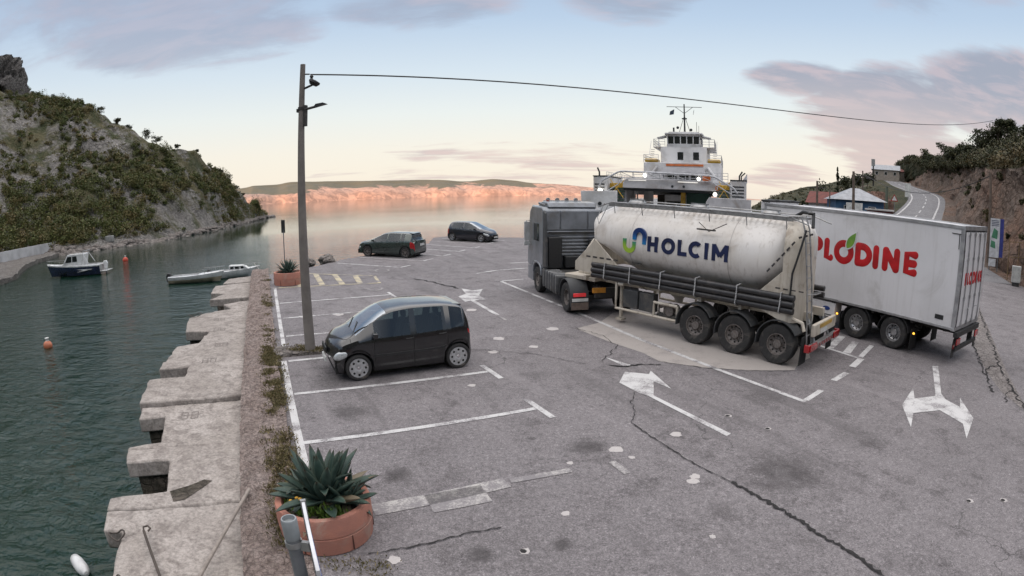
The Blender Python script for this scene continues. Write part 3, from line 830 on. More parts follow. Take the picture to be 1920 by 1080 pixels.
HILL2 = hill_mat('hillside_ground', (0.20, 0.15, 0.12), (0.18, 0.16, 0.13), (0.12, 0.10, 0.08), (0.08, 0.07, 0.035), (0.035, 0.045, 0.02), 0.05, 0.42)
mb = MB(); mb.grid([r[28:] for r in RR]); tag(mb.build('hillside', HILL2, smooth=50), kind='structure')

# ---- climbing road
RD = [((21, 32, 0.30), (31, 26, 0.26)), ((28.2, 40.5, 1.1), (36, 34.5, 0.9)), ((35.96, 48.03, 2.55), (40.9, 43.7, 2.4)), ((47.2, 58.3, 3.7), (51.5, 54.5, 3.8)), ((58.2, 68.7, 5.4), (62.2, 65.0, 5.3)), ((68.1, 79.9, 6.75), (72.4, 76.0, 6.8)),
      ((80.0, 96.0, 8.2), (84.6, 92.0, 8.1)), ((93.4, 117.4, 9.9), (98.0, 113.5, 9.9)), ((109.8, 142.7, 12.3), (114.6, 138.8, 12.2)), ((125.6, 168.3, 14.4), (130.2, 164.8, 14.5)), ((140, 200, 15.5), (146, 197, 15.5))]
rows = interp_rows([list(a) for a in RD], 10)
mb = MB(); mb.grid([[l + (r - l) * (-0.06), l, (l + r) / 2, r, r + (r - l) * 0.12] for l, r in rows]); vg = MB(); vg.grid([[r + (r - l) * 0.12 + Vector((0, 0, -0.02)), r + (r - l).normalized() * (3.6 if i > 14 else 5.5) + Vector((0, 0, -0.1))] for i, (l, r) in enumerate(rows)]); tag(vg.build('verge', CLIFF, smooth=60), kind='structure'); road = tag(mb.build('road', asphalt_mat('road_asphalt', (0.16, 0.155, 0.16), (0.11, 0.105, 0.11), False), smooth=60), kind='structure')
mb = MB()
for t0, t1, i0, dash in ((0.03, 0.075, 0, 0), (0.90, 0.945, 0, 0), (0.49, 0.525, 12, 1)):
    for i, ((l, r), (l2, r2)) in enumerate(zip(rows, rows[1:])):
        if i < 8 or (dash and (i // 2) % 2): continue
        z = Vector((0, 0, 0.02)); mb.add([l + (r - l) * t0 + z, l + (r - l) * t1 + z, l2 + (r2 - l2) * t1 + z, l2 + (r2 - l2) * t0 + z], [(0, 1, 2, 3)])
mb.build('white_line', WHITE, road, smooth=0)
# ---- land between the road and the sea
LS = []
SHO = [(33, 60), (38, 68), (44, 80), (50, 96), (54, 112), (58, 130), (64, 150), (72, 172), (84, 196), (98, 216), (110, 240)]
for (l, r), s in zip(RD, SHO):
    l = Vector(l); s = Vector((s[0], s[1], SEA - 0.8)); a = l + Vector((-1.2, 1.0, -0.15))
    if l.z < 3: a.z = min(a.z, l.z - 0.1)
    m1 = a + (s - a) * 0.35; m1.z = a.z - (a.z - SEA) * (0.12 if l.z < 4 else 0.22); m2 = a + (s - a) * 0.75; m2.z = SEA + (a.z - SEA) * 0.5
    LS.append([l + Vector((0.3, -0.3, -0.3)), a, m1, m2, s])
rows2 = interp_rows(LS, 8); R3 = []
for r in rows2:
    c_ = interp_rows([[p] for p in r], 6); q = [x[0] for x in c_]
    for j, p in enumerate(q):
        if j > 6: p.z += nz3(p, 0.12, 4) * 0.7
    R3.append(q)
mb = MB(); mb.grid(R3); tag(mb.build('shore_slope', HILL2, smooth=60), kind='structure')

# ---- far island across the channel: bare rock low down, thin grass above
IS = [(-40, 350, 0.4, 9), (-32, 3300, 1.35, 0), (-27, 3300, 1.62, 0), (-25.8, 3300, 1.78, 0), (-23.5, 3400, 1.78, 0), (-22, 3400, 1.95, 0), (-19, 3500, 1.86, 0), (-16, 3600, 1.80, 0), (-13.8, 3600, 1.72, 0), (-11, 3700, 1.70, 0), (-8.4, 3800, 1.66, 0),
      (-6.4, 3800, 1.6, 0), (-4.6, 3900, 1.42, 0), (-3, 3900, 1.55, 0), (-1.6, 3900, 1.6, 0), (0.3, 4000, 1.45, 0), (2, 4000, 1.22, 0), (5.4, 4100, 1.0, 0), (8, 4200, 0.75, 0), (12, 4400, 0.45, 0), (17, 5200, 0.22, 0), (22, 5600, 0.08, 0), (27.5, 6000, -0.04, 0), (30, 6200, -0.1, 0)]
st = []
for az, D, e, _ in IS[1:]:
    zr = CAMH + tan(radians(max(e - 0.0, -0.2))) * (D + 420)
    st.append([az_pt(az, D - 10, SEA - 3), az_pt(az, D, SEA + 1), az_pt(az, D + 60, SEA + (zr - SEA) * 0.30), az_pt(az, D + 170, SEA + (zr - SEA) * 0.55), az_pt(az, D + 300, SEA + (zr - SEA) * 0.80), az_pt(az, D + 420, zr), az_pt(az, D + 900, zr * 0.75), az_pt(az, D + 1600, -3)])
rows = interp_rows(st, 22); IR = []
for r in rows:
    c_ = interp_rows([[p] for p in r], 5); q = [x[0] for x in c_]
    for j, p in enumerate(q):
        if p.z > SEA:
            k = min(1, p.z / 30) * (1 if j < 24 else 0.4); g = 1 - 2 * abs(noise.noise(Vector((p.x * 0.0045, p.y * 0.002, 1))))
            p.z += (g * 12 + nz3(p, 0.008, 5) * 9) * k * (0.35 if j > 20 else 1)
    IR.append(q)
m, t, b = newmat('island_rock')
P_ = t.node('ShaderNodeNewGeometry').outputs['Position']; X_, Y_, Z_ = t.sep(P_)
n_ = t.noise(P_, 0.004, 6, 0.62, 0.6); nf = t.noise(P_, 0.02, 6, 0.7, 0.8)
rockc = t.mix(t.maprange(nf, 0.35, 0.65), (0.40, 0.26, 0.20), (0.20, 0.135, 0.11))
veg = t.maprange(t.math('ADD', Z_, t.math('MULTIPLY', t.math('SUBTRACT', n_, 0.5), 170.0)), 66, 80)
veg = t.math('MULTIPLY', veg, t.maprange(X_, 420, 120, 0.45, 1.0))
lft = t.maprange(X_, -1350, -1550)
rockc = t.mix(t.math('MULTIPLY', lft, 0.6), rockc, (0.2, 0.17, 0.16))
t.inp(b, 'Base Color', t.mix(veg, rockc, (0.085, 0.085, 0.062))); b.inputs['Roughness'].default_value = 0.95
mb = MB(); mb.grid(IR); tag(mb.build('island', m, smooth=60), kind='structure')

# ------------------------------------------------------------------ vegetation
SCRUB = foliage('scrub_leaves', (0.040, 0.056, 0.016), (0.092, 0.105, 0.026), (0.14, 0.105, 0.045))
DKGRN = foliage('dark_leaves', (0.022, 0.030, 0.014), (0.038, 0.045, 0.018), (0.07, 0.06, 0.025))
BARK = mat('bark', (0.10, 0.08, 0.06), 0.9, scale=8)

def surf_pt(R_, u, v):
    i = min(int(u), len(R_) - 2); j = min(int(v), len(R_[0]) - 2)
    return R_[i][j].lerp(R_[i + 1][j + 1], 0.5 * ((u - i) + (v - j)))
parts = []; rg = random.Random(21); cnt = 0; tops = []
nI = len(LHR); nJ = len(LHR[0])
while cnt < 2200:
    u = rg.uniform(16 * 1, nI - 6); v = 9 + rg.random() * 57
    p = surf_pt(LHR, u, v); D = hypot(p.x, p.y); az = math.degrees(atan2(p.x, p.y)); e = math.degrees(atan2(p.z - CAMH, D))
    h = p.z - SEA
    if h < 1.0 + rg.random() * 1.5: continue
    dn = nz3(p, 0.045, 4) + 0.5 * nz3(p, 0.2, 3)
    dens = 0.60 + dn * 1.5
    if az > -36 and e > -1.5 and e < 2.6 - (az + 36) * 0.22 and az < -27: dens -= 0.75        # grey scree fan
    if az < -46 and 3.5 < e < 9: dens -= 0.75                                    # pale rocks at upper left
    if az > -43 and az < -30 and e > 6.6 - (az + 43) * 0.36 and e > 4: dens -= 0.35
    if e < 1.5 and az < -34 and h > 3: dens += 0.25
    if az > -30: dens -= 0.35
    if az > -27.5: dens -= 0.45
    if h < 5 and az > -44: dens -= 0.35
    if rg.random() > dens: continue
    r = rg.uniform(0.45, 1.25) ** 1.3 * 1.35 * (1.8 if rg.random() < .07 else 1) * (1.25 if e < 3 else 0.85) * (0.8 if az > -32 else 1)
    dead = rg.random() < 0.14
    parts.append(leafcloud((p.x, p.y, p.z + r * 0.45), (r * 1.1, r * 1.1, r * rg.uniform(0.7, 1.1)), int(80 + 60 * r), 0.2, aspect=1.5, tint=(0.85 if dead else rg.random() ** 2 * 0.7)))
    cnt += 1
# low herb layer
for _ in range(2600):
    u = rg.uniform(16, nI - 8); v = 9 + rg.random() * 50; p = surf_pt(LHR, u, v)
    if p.z - SEA < 1.3 or rg.random() > 0.5 + nz3(p, 0.06, 4) * 1.8: continue
    parts.append(leafcloud((p.x, p.y, p.z + 0.12), (1.5, 1.5, 0.4), 34, 0.16, aspect=1.5, tint=rg.uniform(0.1, 0.9)))
tag(cloudobj('hillside_scrub', parts, SCRUB), 'low green and brown scrub covering the rocky headland', 'scrub', kind='stuff')

def bush_tree(name, loc, h, r, n, size, mats, label, cat, group, seed=0, trunk=0.12, crown_low=0.25, tint=None, shape='round', parts_n=1):
    rg_ = np.random.default_rng(seed); rr = random.Random(seed)
    t_ = empty(name, loc, 0, label, cat, group)
    tb = MB(); top = Vector((rr.uniform(-.1, .1) * h, rr.uniform(-.1, .1) * h, h * 0.8))
    tb.tube([(0, 0, -0.4), (top.x * .3, top.y * .3, h * 0.3), (top.x * .7, top.y * .7, h * 0.55), top], [trunk, trunk * .8, trunk * .55, trunk * .2], 6)
    for k in range(5):
        a = rr.uniform(0, 2 * pi); z0 = h * rr.uniform(.25, .6)
        tb.tube([(top.x * .5, top.y * .5, z0), (cos(a) * r * .35, sin(a) * r * .35, z0 + h * .15), (cos(a) * r * .7, sin(a) * r * .7, z0 + h * .28)], [trunk * .5, trunk * .3, trunk * .1], 5)
    tb.build('trunk', BARK, t_)
    pc = []
    if shape == 'round':
        for k in range(5):
            a = rr.uniform(0, 2 * pi); q = rr.uniform(0, .5) * r
            pc.append(leafcloud((cos(a) * q, sin(a) * q, h * rr.uniform(crown_low + .2, .85)), (r * rr.uniform(.5, .8), r * rr.uniform(.5, .8), h * rr.uniform(.22, .36)), n // 5, size, rg_, tint=tint if tint is not None else rr.random() * .4))
    else:
        for k in range(8):
            f = k / 7; q = r * (1 - f) ** 0.7 * 0.8 + 0.08 * r
            pc.append(leafcloud((rr.uniform(-.1, .1) * r, rr.uniform(-.1, .1) * r, h * (0.1 + f * 0.85)), (q, q, h * 0.1), n // 8, size, rg_, tint=.1, lobes=3))
    cloudobj('crown', pc, mats, t_)
    return t_

# single bushes standing on the skyline of the headland
ridge = [(i, 62 + 0 * i) for i in range(0)]
rj = 7 * 9          # row of the ridge line
bl = []
for k, (az_, sz) in enumerate(((-48.6, 1.3), (-46.9, 2.2), (-45.2, 1.7), (-43.6, 1.5), (-41.8, 2.0), (-40.1, 1.4), (-38.7, 1.9), (-37.0, 2.6), (-35.9, 2.0), (-33.6, 1.3), (-31.6, 1.2), (-29.2, 2.2), (-28.5, 2.9), (-27.7, 2.3), (-27.0, .9))):
    best = min((r[rj] for r in LHR), key=lambda p: abs(math.degrees(atan2(p.x, p.y)) - az_))
    nth = ['first', 'second', 'third', 'fourth', 'fifth', 'sixth', 'seventh', 'eighth', 'ninth', 'tenth', 'eleventh', 'twelfth', 'thirteenth', 'fourteenth', 'last'][k]
    bush_tree('bush', (best.x, best.y, best.z - 0.2), sz * 1.15, sz * 1.0, 420, 0.2, DKGRN, 'dark bush on the headland skyline, %s one down from the crag' % nth, 'bush', 'bushes on the skyline of the headland', 100 + k, 0.08, 0.15)

# rock crag at the top left
def rockmesh(name, c, sc, m, seed, parent=None, n=5, amp=0.35, fs=1.0, flat=0.0):
    bm = bmesh.new(); bmesh.ops.create_icosphere(bm, subdivisions=n, radius=1)
    for v in bm.verts:
        p = v.co.copy(); q = p * fs + Vector((seed * 3.1, 0, 0))
        v.co = p * (1 + amp * noise.fractal(q, 1.0, 2.0, 5) + amp * 0.5 * (abs(noise.noise(q * 2.3)) - .3))
        if flat: v.co = Vector([max(-flat, min(flat, x)) for x in v.co])
        v.co = Vector((v.co.x * sc[0], v.co.y * sc[1], v.co.z * sc[2]))
    me = bpy.data.meshes.new(name); bm.to_mesh(me); bm.free(); me.materials.append(m); me.shade_smooth(); me.set_sharp_from_angle(angle=radians(35))
    o = link(name, me, parent); o.location = c
    return o
CRAG = rock_mat('crag_rock', (0.25, 0.235, 0.225), (0.17, 0.155, 0.15), (0.10, 0.09, 0.085), 0.25, bump=1.0, bdist=1.0)
c = az_pt(-52.8, 168, 42.5)
tag(rockmesh('rock_crag', c, (10, 6.5, 8.5), CRAG, 4, flat=.85, amp=.45, fs=1.6), 'bare grey rock crag standing at the top left corner of the headland', 'rock')

# scrub and trees of the right hillside
parts = []; rg = random.Random(33)
for _ in range(1500):
    u = rg.uniform(20, 255); v = rg.uniform(27, 57) if rg.random() < .93 else rg.uniform(14, 27); p = surf_pt(RR, u, v); r = rg.uniform(0.7, 1.9) * (1 if v > 27 else 0.45)
    if v < 33 and rg.random() < .45: continue
    parts.append(leafcloud((p.x, p.y, p.z + r * .4), (r, r, r * .8), int(60 + 55 * r), 0.17, tint=rg.random() ** 2 * (0.8 if v < 38 else .3)))
for _ in range(300):
    i = rg.uniform(12, 75); p = surf_pt(R3, i, rg.uniform(8, 22)); r = rg.uniform(.4, 1.3)
    parts.append(leafcloud((p.x, p.y, p.z + r * .3), (r, r, r * .7), 70, 0.17, tint=rg.random() * .5))
tag(cloudobj('hillside_undergrowth', parts, foliage('undergrowth_leaves', (0.03, 0.036, 0.016), (0.06, 0.06, 0.025), (0.12, 0.085, 0.04))), 'dense dark undergrowth above the road cutting', 'undergrowth', kind='stuff')
rs = [RR[i] for i in range(40, 245, 8)]
nths = ['nearest', 'second', 'third', 'fourth', 'fifth', 'sixth', 'seventh', 'eighth', 'ninth', 'tenth', 'eleventh', 'twelfth', 'thirteenth', 'fourteenth', 'fifteenth', 'sixteenth', 'seventeenth', 'eighteenth', 'nineteenth', 'twentieth', 'twenty-first', 'twenty-second', 'twenty-third', 'twenty-fourth', 'twenty-fifth', 'farthest']
for k, r in enumerate(rs):
    p = r[7 * 8 - 6 + (k * 5) % 7 - 3]
    hh = (4.6, 3.6, 5.2, 3.2, 4.2)[k % 5] * (1 if k < 16 else .75)
    bush_tree('broadleaf_tree', (p.x, p.y, p.z - .4), hh * .9, hh * .60, 1700 if k < 14 else 800, 0.19 if k < 14 else .24, DKGRN, 'dark dense tree on the skyline above the road cutting, %s along the ridge' % nths[k], 'tree', 'trees on the ridge above the road cutting', 300 + k, 0.16)
for k, (az_, D, z0, hh, rr_) in enumerate(((32.9, 125, 4.0, 8.0, 1.1), (31.2, 118, 2.2, 6.0, 2.4), (30.2, 112, 1.2, 5.2, 2.6), (33.8, 128, 5.4, 5.0, 2.2), (35.0, 138, 7.5, 4.0, 2.2), (36.0, 150, 9.0, 3.8, 2.4), (28.5, 100, .2, 4.8, 1.4), (27.7, 98, 0, 3.2, .8), (29.3, 104, .4, 3.8, 1.2), (34.4, 133, 6.4, 4.6, 1.2))):
    cyp = rr_ < 1.6
    bush_tree('cypress' if cyp else 'shore_tree', az_pt(az_, D, z0), hh, rr_, 700, .26, DKGRN, ('slender dark cypress on the shore slope, ' if cyp else 'round dark tree on the shore slope, ') + ['tallest and just left of the lamp poles', 'just right of the red roof', 'behind the red roof', 'beside the tallest cypress', 'uphill of the tall cypress', 'nearest the houses on the hilltop', 'one of three at the left end, tallest', 'one of three at the left end, smallest', 'third from the left end', 'short one between two round trees'][k], 'tree', 'trees on the shore slope beside the road', 500 + k, .12, shape='cone' if cyp else 'round')
# ------------------------------------------------------------------ shared vehicle materials
RUB = mat('tyre_rubber', (0.028, 0.027, 0.027), 0.85, scale=9, var=0.3, dirt=(0.09, 0.08, 0.07), dscale=4)
ALLOY = mat('wheel_alloy', (0.52, 0.52, 0.53), 0.32, 0.75, scale=14, dirt=(0.2, 0.17, 0.14), dscale=9)
HUBC = mat('hubcap_silver', (0.50, 0.50, 0.51), 0.4, 0.35, scale=14, dirt=(0.25, 0.22, 0.2), dscale=9)
STEELD = mat('dirty_steel_rim', (0.20, 0.18, 0.17), 0.6, 0.4, (0.11, 0.095, 0.085), scale=18, dirt=(0.10, 0.075, 0.06), dscale=12)
GLASS = mat('car_glass', (0.012, 0.015, 0.016), 0.04, spec=0.55, scale=2)
GLASSL = mat('windscreen_glass', (0.05, 0.06, 0.06), 0.04, spec=1.0, scale=2)
def clear_glass(name, tint, refl):
    m, t, b = newmat(name); nt = m.node_tree; nt.nodes.remove(b); out = nt.nodes['Material Output']
    tr_ = t.node('ShaderNodeBsdfTransparent'); t.inp(tr_, 0, (*tint, 1)); gl = t.node('ShaderNodeBsdfGlossy'); t.inp(gl, 0, (.9, .95, 1, 1)); t.inp(gl, 'Roughness', .03)
    fr = t.node('ShaderNodeFresnel'); t.inp(fr, 0, 1.5); f = t.math('ADD', t.math('MULTIPLY', fr.outputs[0], .9), refl, clamp=True)
    mx = t.node('ShaderNodeMixShader'); t.inp(mx, 0, f); t.l.new(tr_.outputs[0], mx.inputs[1]); t.l.new(gl.outputs[0], mx.inputs[2]); t.l.new(mx.outputs[0], out.inputs[0]); MATS[name] = m
    return m
CGLASS = clear_glass('clear_side_glass', (.36, .43, .42), .02); CSCREEN = clear_glass('clear_screen_glass', (.5, .56, .56), .30)
SEATM = mat('seat_cloth', (.05, .05, .055), .9, scale=6)
BLKP = mat('black_plastic', (0.02, 0.02, 0.021), 0.5, scale=20)
BLKG = mat('black_grille', (0.008, 0.008, 0.008), 0.6)
CHROME = mat('chrome', (0.75, 0.75, 0.76), 0.12, 1.0)
LAMPG = mat('headlamp_glass', (0.55, 0.57, 0.58), 0.08, 0.3, spec=0.8)
LAMPR = mat('red_lamp', (0.35, 0.012, 0.015), 0.2, coat=0.5)
LAMPO = mat('orange_lamp', (0.7, 0.22, 0.02), 0.25, coat=0.5)
PLATE = mat('plate_white', (0.6, 0.6, 0.58), 0.5)
DARKU = mat('underbody', (0.012, 0.012, 0.012), 0.9)


def pch(pts):
    """smooth monotone-ish interpolation through (x, y) control points"""
    xs = [p[0] for p in pts]; ys = [p[1] for p in pts]; n = len(xs)
    d = [(ys[i + 1] - ys[i]) / (xs[i + 1] - xs[i]) for i in range(n - 1)]
    m_ = [d[0]] + [0 if d[i - 1] * d[i] <= 0 else 2 * d[i - 1] * d[i] / (d[i - 1] + d[i]) for i in range(1, n - 1)] + [d[-1]]
    def f(x):
        if x <= xs[0]: return ys[0]
        if x >= xs[-1]: return ys[-1]
        i = max(k for k in range(n - 1) if xs[k] <= x); h = xs[i + 1] - xs[i]; t_ = (x - xs[i]) / h
        return (2 * t_ ** 3 - 3 * t_ ** 2 + 1) * ys[i] + (t_ ** 3 - 2 * t_ ** 2 + t_) * h * m_[i] + (-2 * t_ ** 3 + 3 * t_ ** 2) * ys[i + 1] + (t_ ** 3 - t_ ** 2) * h * m_[i + 1]
    return f


def wheel(parent, x, y, r, wd, side, style, name='wheel'):
    """side=+1: outer face towards +y"""
    wh = empty(name, (x, y, r)); wh.parent = parent
    o = side; ri = r * (0.74 if style == 'cap' else .68 if not style.startswith('truck') else 0.55)
    mb = MB(); h = wd / 2
    prof = [(ri, -h * .85), (r * .9, -h), (r * .975, -h * .85), (r, -h * .55), (r, -h * .08), (r * .985, -h * .05), (r * .985, h * .05), (r, h * .08), (r, h * .55), (r * .975, h * .85), (r * .93, h * .96), (r * .80, h * 1.0), (ri * 1.02, h * .86), (ri, h * .78)]
    mb.lathe([(a, b * o) for a, b in prof], 40, axis='y'); mb.build('tyre', RUB, wh, smooth=30)
    mb = MB(); d = h * .82 * o
    if style.startswith('truck'):
        mb.lathe([(ri, d), (ri * .93, d), (ri * .86, d * .55), (ri * .6, d * .25), (ri * .42, d * .3), (ri * .38, d * .75), (ri * .2, d * .8), (0.001, d * .8)], 32, axis='y')
        for k in range(10):
            a = 2 * pi * k / 10; c_ = Vector((cos(a) * ri * .53, d * .42, sin(a) * ri * .53)); mb.cyl(c_ - Vector((0, d * .2, 0)), c_ + Vector((0, d * .12, 0)), .018, n=6)
        mb.mi = 1
        for k in range(10):
            a = 2 * pi * (k + .5) / 10; c_ = Vector((cos(a) * ri * .74, d * .5, sin(a) * ri * .74)); mb.cyl(c_ - Vector((0, d * .08, 0)), c_ + Vector((0, d * .04, 0)), ri * .085, n=8)
        mb.build('rim', [ALLOY if style == 'truck_clean' else STEELD, DARKU], wh, smooth=30)
    elif style == 'cap':
        mb.lathe([(ri * 1.02, d * .9), (ri * .98, d * 1.02), (ri * .9, d * .98), (ri * .5, d * 1.06), (ri * .3, d * 1.12), (ri * .2, d * 1.0), (.001, d * 1.0)], 40, axis='y'); hb = mb; hb.mi = 1
        for k in range(8):
            a = 2 * pi * k / 8; u_ = Vector((cos(a), 0, sin(a))); t_ = Vector((-sin(a), 0, cos(a)))
            pts = [u_ * ri * (.72 + .12 * cos(b)) + t_ * ri * .13 * sin(b) for b in [2 * pi * i / 10 for i in range(10)]]
            n = 10; hb.add([p + Vector((0, d * .9, 0)) for p in pts] + [p + Vector((0, d * 1.06, 0)) for p in pts], [tuple(range(n)), tuple(range(n, 2 * n))] + [(i, (i + 1) % n, n + (i + 1) % n, n + i) for i in range(n)])
        hb.build('hubcap', [HUBC, DARKU], wh, smooth=30)
        MB().lathe([(ri * .17, d * 1.02), (ri * .15, d * 1.1), (.001, d * 1.1)], 16, axis='y').build('hub_badge', CHROME, wh)
    else:
        mb.lathe([(ri * 1.0, d * .9), (ri * .96, d * .98), (ri * .88, d * .9), (ri * .84, d * .5), (ri * .84, -d * .2)], 36, axis='y')
        ns = 5 if style == 'five' else 7
        for k in range(ns):
            a = 2 * pi * k / ns + .3; M_ = Matrix.Rotation(a, 4, 'Y'); wd_ = ri * (.2 if ns == 5 else .13)
            mb.prism([(0.0, -wd_ * .8), (ri * .87, -wd_ * .55), (ri * .87, wd_ * .55), (0.0, wd_ * .8)], min(d * .6, d * .88), max(d * .6, d * .88), 'y', M_)
        mb.cyl((0, d * .3, 0), (0, d * .95, 0), ri * .2, n=16)
        mb.build('rim', STEELD if style == 'dark' else ALLOY, wh, smooth=30)
        MB().lathe([(ri * .86, -d * .1), (.001, -d * .1)], 24, axis='y').build('brake_disc', DARKU, wh)
    return wh


def make_car(name, spec, paint, label, cat, group, wheelstyle):
    S = spec; root = empty(name, (0, 0, 0), 0, label, cat, group)
    zt, zb_, wf, wr_ = pch(S['top']), pch(S['belt']), pch(S['w']), pch(S['wr'])
    x0, x1 = S['top'][0][0], S['top'][-1][0]; R = S['R']; axf, axr = S['ax']; arch = R * 1.17; sill = S['sill']
    def bottom(x):
        z = sill
        for a in (axf, axr):
            d = abs(x - a)
            if d < arch: z = max(z, R + sqrt(max(arch ** 2 - d ** 2, 0)) * 1.0)
        k = min(x - x0, x1 - x); z += max(0, .16 - k) * .5
        return z
    xs = set([x0 + (x1 - x0) * i / 64 for i in range(65)])
    for a in (axf, axr):
        for i in range(-10, 11): xs.add(a + arch * sin(pi / 2 * i / 10) * 0.999)
        xs.add(a - arch * 1.001); xs.add(a + arch * 1.001)
    for k in S['cuts']: xs.add(k)
    xs = sorted(xs); q = [xs[0]]
    for x in xs[1:]:
        if x - q[-1] > 0.004: q.append(x)
        elif x in S['cuts']: q[-1] = x
    xs = q
    def ring(x, off=0.0):
        zbt = bottom(x); zB = zb_(x); zT = zt(x); W = wf(x); WR = min(wr_(x), W)
        cr_ = S.get('crown', .05); g = zT - zB; ze = max(zB + .004, zT - cr_) if g > cr_ else zB + g * .35
        zm = max(zbt + .01, min(.62 * zB, zB - .1))
        zbt2 = min(zbt, zB - .1); z1 = min(zbt2 + .07, zB - .06)
        P_ = [(W * .955, zbt2), (W * .99, z1), (W, max(zm, z1 + .005)), (W * .992, max(zB - .09, zm + .01, z1 + .02)), (W * .965, zB), (WR + .01, ze - .012), (WR - .02, ze + .006), (WR * .82, zT - (zT - ze) * .30), (WR * .45, zT - (zT - ze) * .06), (0, zT)]
        P_[5] = (P_[5][0], max(P_[5][1], zB + .003)); P_[6] = (P_[6][0], max(P_[6][1], P_[5][1] + .004))
        bow = S.get('bow', .10)
        out = []
        for y, z in P_:
            # plan curvature and rake of the ends
            dx_ = 0
            if x > x1 - .45: dx_ = -bow * (y / W) ** 2 * ((x - (x1 - .45)) / .45) ** 1.5
            if x < x0 + .35: dx_ = bow * .6 * (y / W) ** 2 * ((x0 + .35 - x) / .35) ** 1.5
            out.append((x + dx_, y, z))
        return out
    rings = [ring(x) for x in xs]; nr = 10
    # windows by x range: side rows 4-5, screens rows 6-9
    def cls(i, j):
        xm = (xs[i] + xs[i + 1]) / 2
        for a, b in S['side']:
            if j == 4 and a < xm < b: return 'side_window'
        a, b = S['front']
        if j >= 6 and a < xm < b: return 'windscreen'
        a, b = S['rear']
        if j >= 6 and a < xm < b: return 'rear_window'
        for nm, a, b, j0, j1 in S['lamps']:
            if a < xm < b and j0 <= j < j1: return nm
        return None
    body = MB(); G = {}
    def addf(mb, i, j, s, off=0.0):
        pts = [rings[i][j], rings[i + 1][j], rings[i + 1][j + 1], rings[i][j + 1]]
        pts = [(p[0], p[1] * s, p[2]) for p in pts]
        if off:
            a, b, c_ = Vector(pts[0]), Vector(pts[1]), Vector(pts[2]); n_ = (b - a).cross(c_ - a)
            if n_.length > 1e-9:
                n_.normalize(); 
                if n_.dot(Vector((0, s * 1.0, .3)) if abs(n_.z) < .95 else Vector((0, 0, 1))) < 0: n_ = -n_
                pts = [tuple(Vector(p) + n_ * off) for p in pts]
        mb.add(pts, [(0, 1, 2, 3)])
    for s in (1, -1):
        for i in range(len(xs) - 1):
            for j in range(nr - 1):
                k = cls(i, j)
                if k is None: addf(body, i, j, s)
                else:
                    if k in ('windscreen', 'rear_window'): key = (k, 0)
                    elif k == 'side_window':
                        xm = (xs[i] + xs[i + 1]) / 2; key = (k, s, [n for n, (a, b) in enumerate(S['side']) if a < xm < b][0])
                    else: key = (k, s)
                    addf(G.setdefault(key, MB()), i, j, s)
    for r in (rings[0], rings[-1]):
        loop = [(p[0], p[1], p[2]) for p in r] + [(p[0], -p[1], p[2]) for p in r[::-1][1:]]
        body.add(loop, [tuple(range(len(loop)))])
    bo = body.build('body', [paint], root, smooth=38, weld=True)
    for key, mb in sorted(G.items(), key=lambda a: str(a[0])):
        mt = {'side_window': CGLASS, 'windscreen': CSCREEN, 'rear_window': CGLASS, 'headlight': LAMPG, 'tail_light': LAMPR, 'grille': BLKG, 'bumper_strip': BLKP}[key[0]]
        ob = mb.build(key[0], mt, root, smooth=60, weld=True)
    # underbody and wheel wells
    ub = MB(); ub.box(x0 + .12, x1 - .15, -wf(0) * .78, wf(0) * .78, sill - .03, S['belt'][1][1] - .45); ub.box(axr + arch, axf - arch, -wf(0) * .93, wf(0) * .93, sill - .02, sill + .2)
    ub.build('underbody', DARKU, root, smooth=0)
    # seats and dashboard
    fx = S['front'][1]; zb0 = S['belt'][3][1]
    for xx, ys in ((.05, (.36, -.36)), (-.80, (.36, -.36))):
        for yy in ys:
            mb = MB(); mb.prism([(xx - .18, .35), (xx + .36, .38), (xx + .38, .50), (xx - .02, .50), (xx - .16, zb0 + .08), (xx - .30, zb0 + .10), (xx - .28, .6)], yy - .23, yy + .23, 'y'); se = mb.build('seat', SEATM, root, bevel=.04)
            MB().box(xx - .30, xx - .20, yy - .12, yy + .12, zb0 + .13, zb0 + .30).build('headrest', SEATM, se, bevel=.03)
    MB().prism([(fx - .55, .55), (fx - .05, .6), (fx - .02, zb0 - .06), (fx - .40, zb0 - .02), (fx - .58, zb0 - .12)], -wf(0) * .84, wf(0) * .84, 'y').build('dashboard', BLKP, root, bevel=.02)
    mb = MB(); q_ = [Vector((fx - .62 + .05 * sin(a), .36 + .18 * cos(a), zb0 - .06 + .17 * sin(a))) for a in [2 * pi * i / 16 for i in range(17)]]; mb.tube(q_, .013, 5); mb.build('steering_wheel', BLKP, root)
    # headlamps
    for s_h in (1, -1):
        for hx, sc_ in S.get('hl', ((1.74, (.19, .07, .095)),)):
            rr0 = ring(hx); p_ = Vector(rr0[3]).lerp(Vector(rr0[2]), .45)
            hm = MB().ball((0, 0, 0), 1, 16, 10).build('headlight', LAMPG, root, smooth=60); hm.location = (p_.x, (p_.y - .035) * s_h, p_.z); hm.scale = sc_; hm.rotation_euler = (0, radians(22), radians(-24) * s_h)
    # door seams, handles, side strip
    def at(x, f, s, off):
        r = ring(x); j = int(f); t_ = f - j; a, b = Vector(r[j]), Vector(r[j + 1]); p = a.lerp(b, t_); return Vector((p.x, (p.y + off) * s, p.z))
    sm_ = MB()
    for s in (1, -1):
        for xd, f0, f1 in S['seams']:
            pts = [at(xd, f0 + (f1 - f0) * i / 6, s, .002) for i in range(7)]; sm_.tube(pts, .006, 4)
    sm_.build('door_seam', BLKG, bo)
    hd = MB()
    for s in (1, -1):
        for xd in S['handles']:
            hd.tube([at(xd - .09, 3.15, s, .012), at(xd, 3.15, s, .028), at(xd + .09, 3.15, s, .012)], .013, 6)
    hd.build('door_handle', S.get('hmat', BLKP), bo)
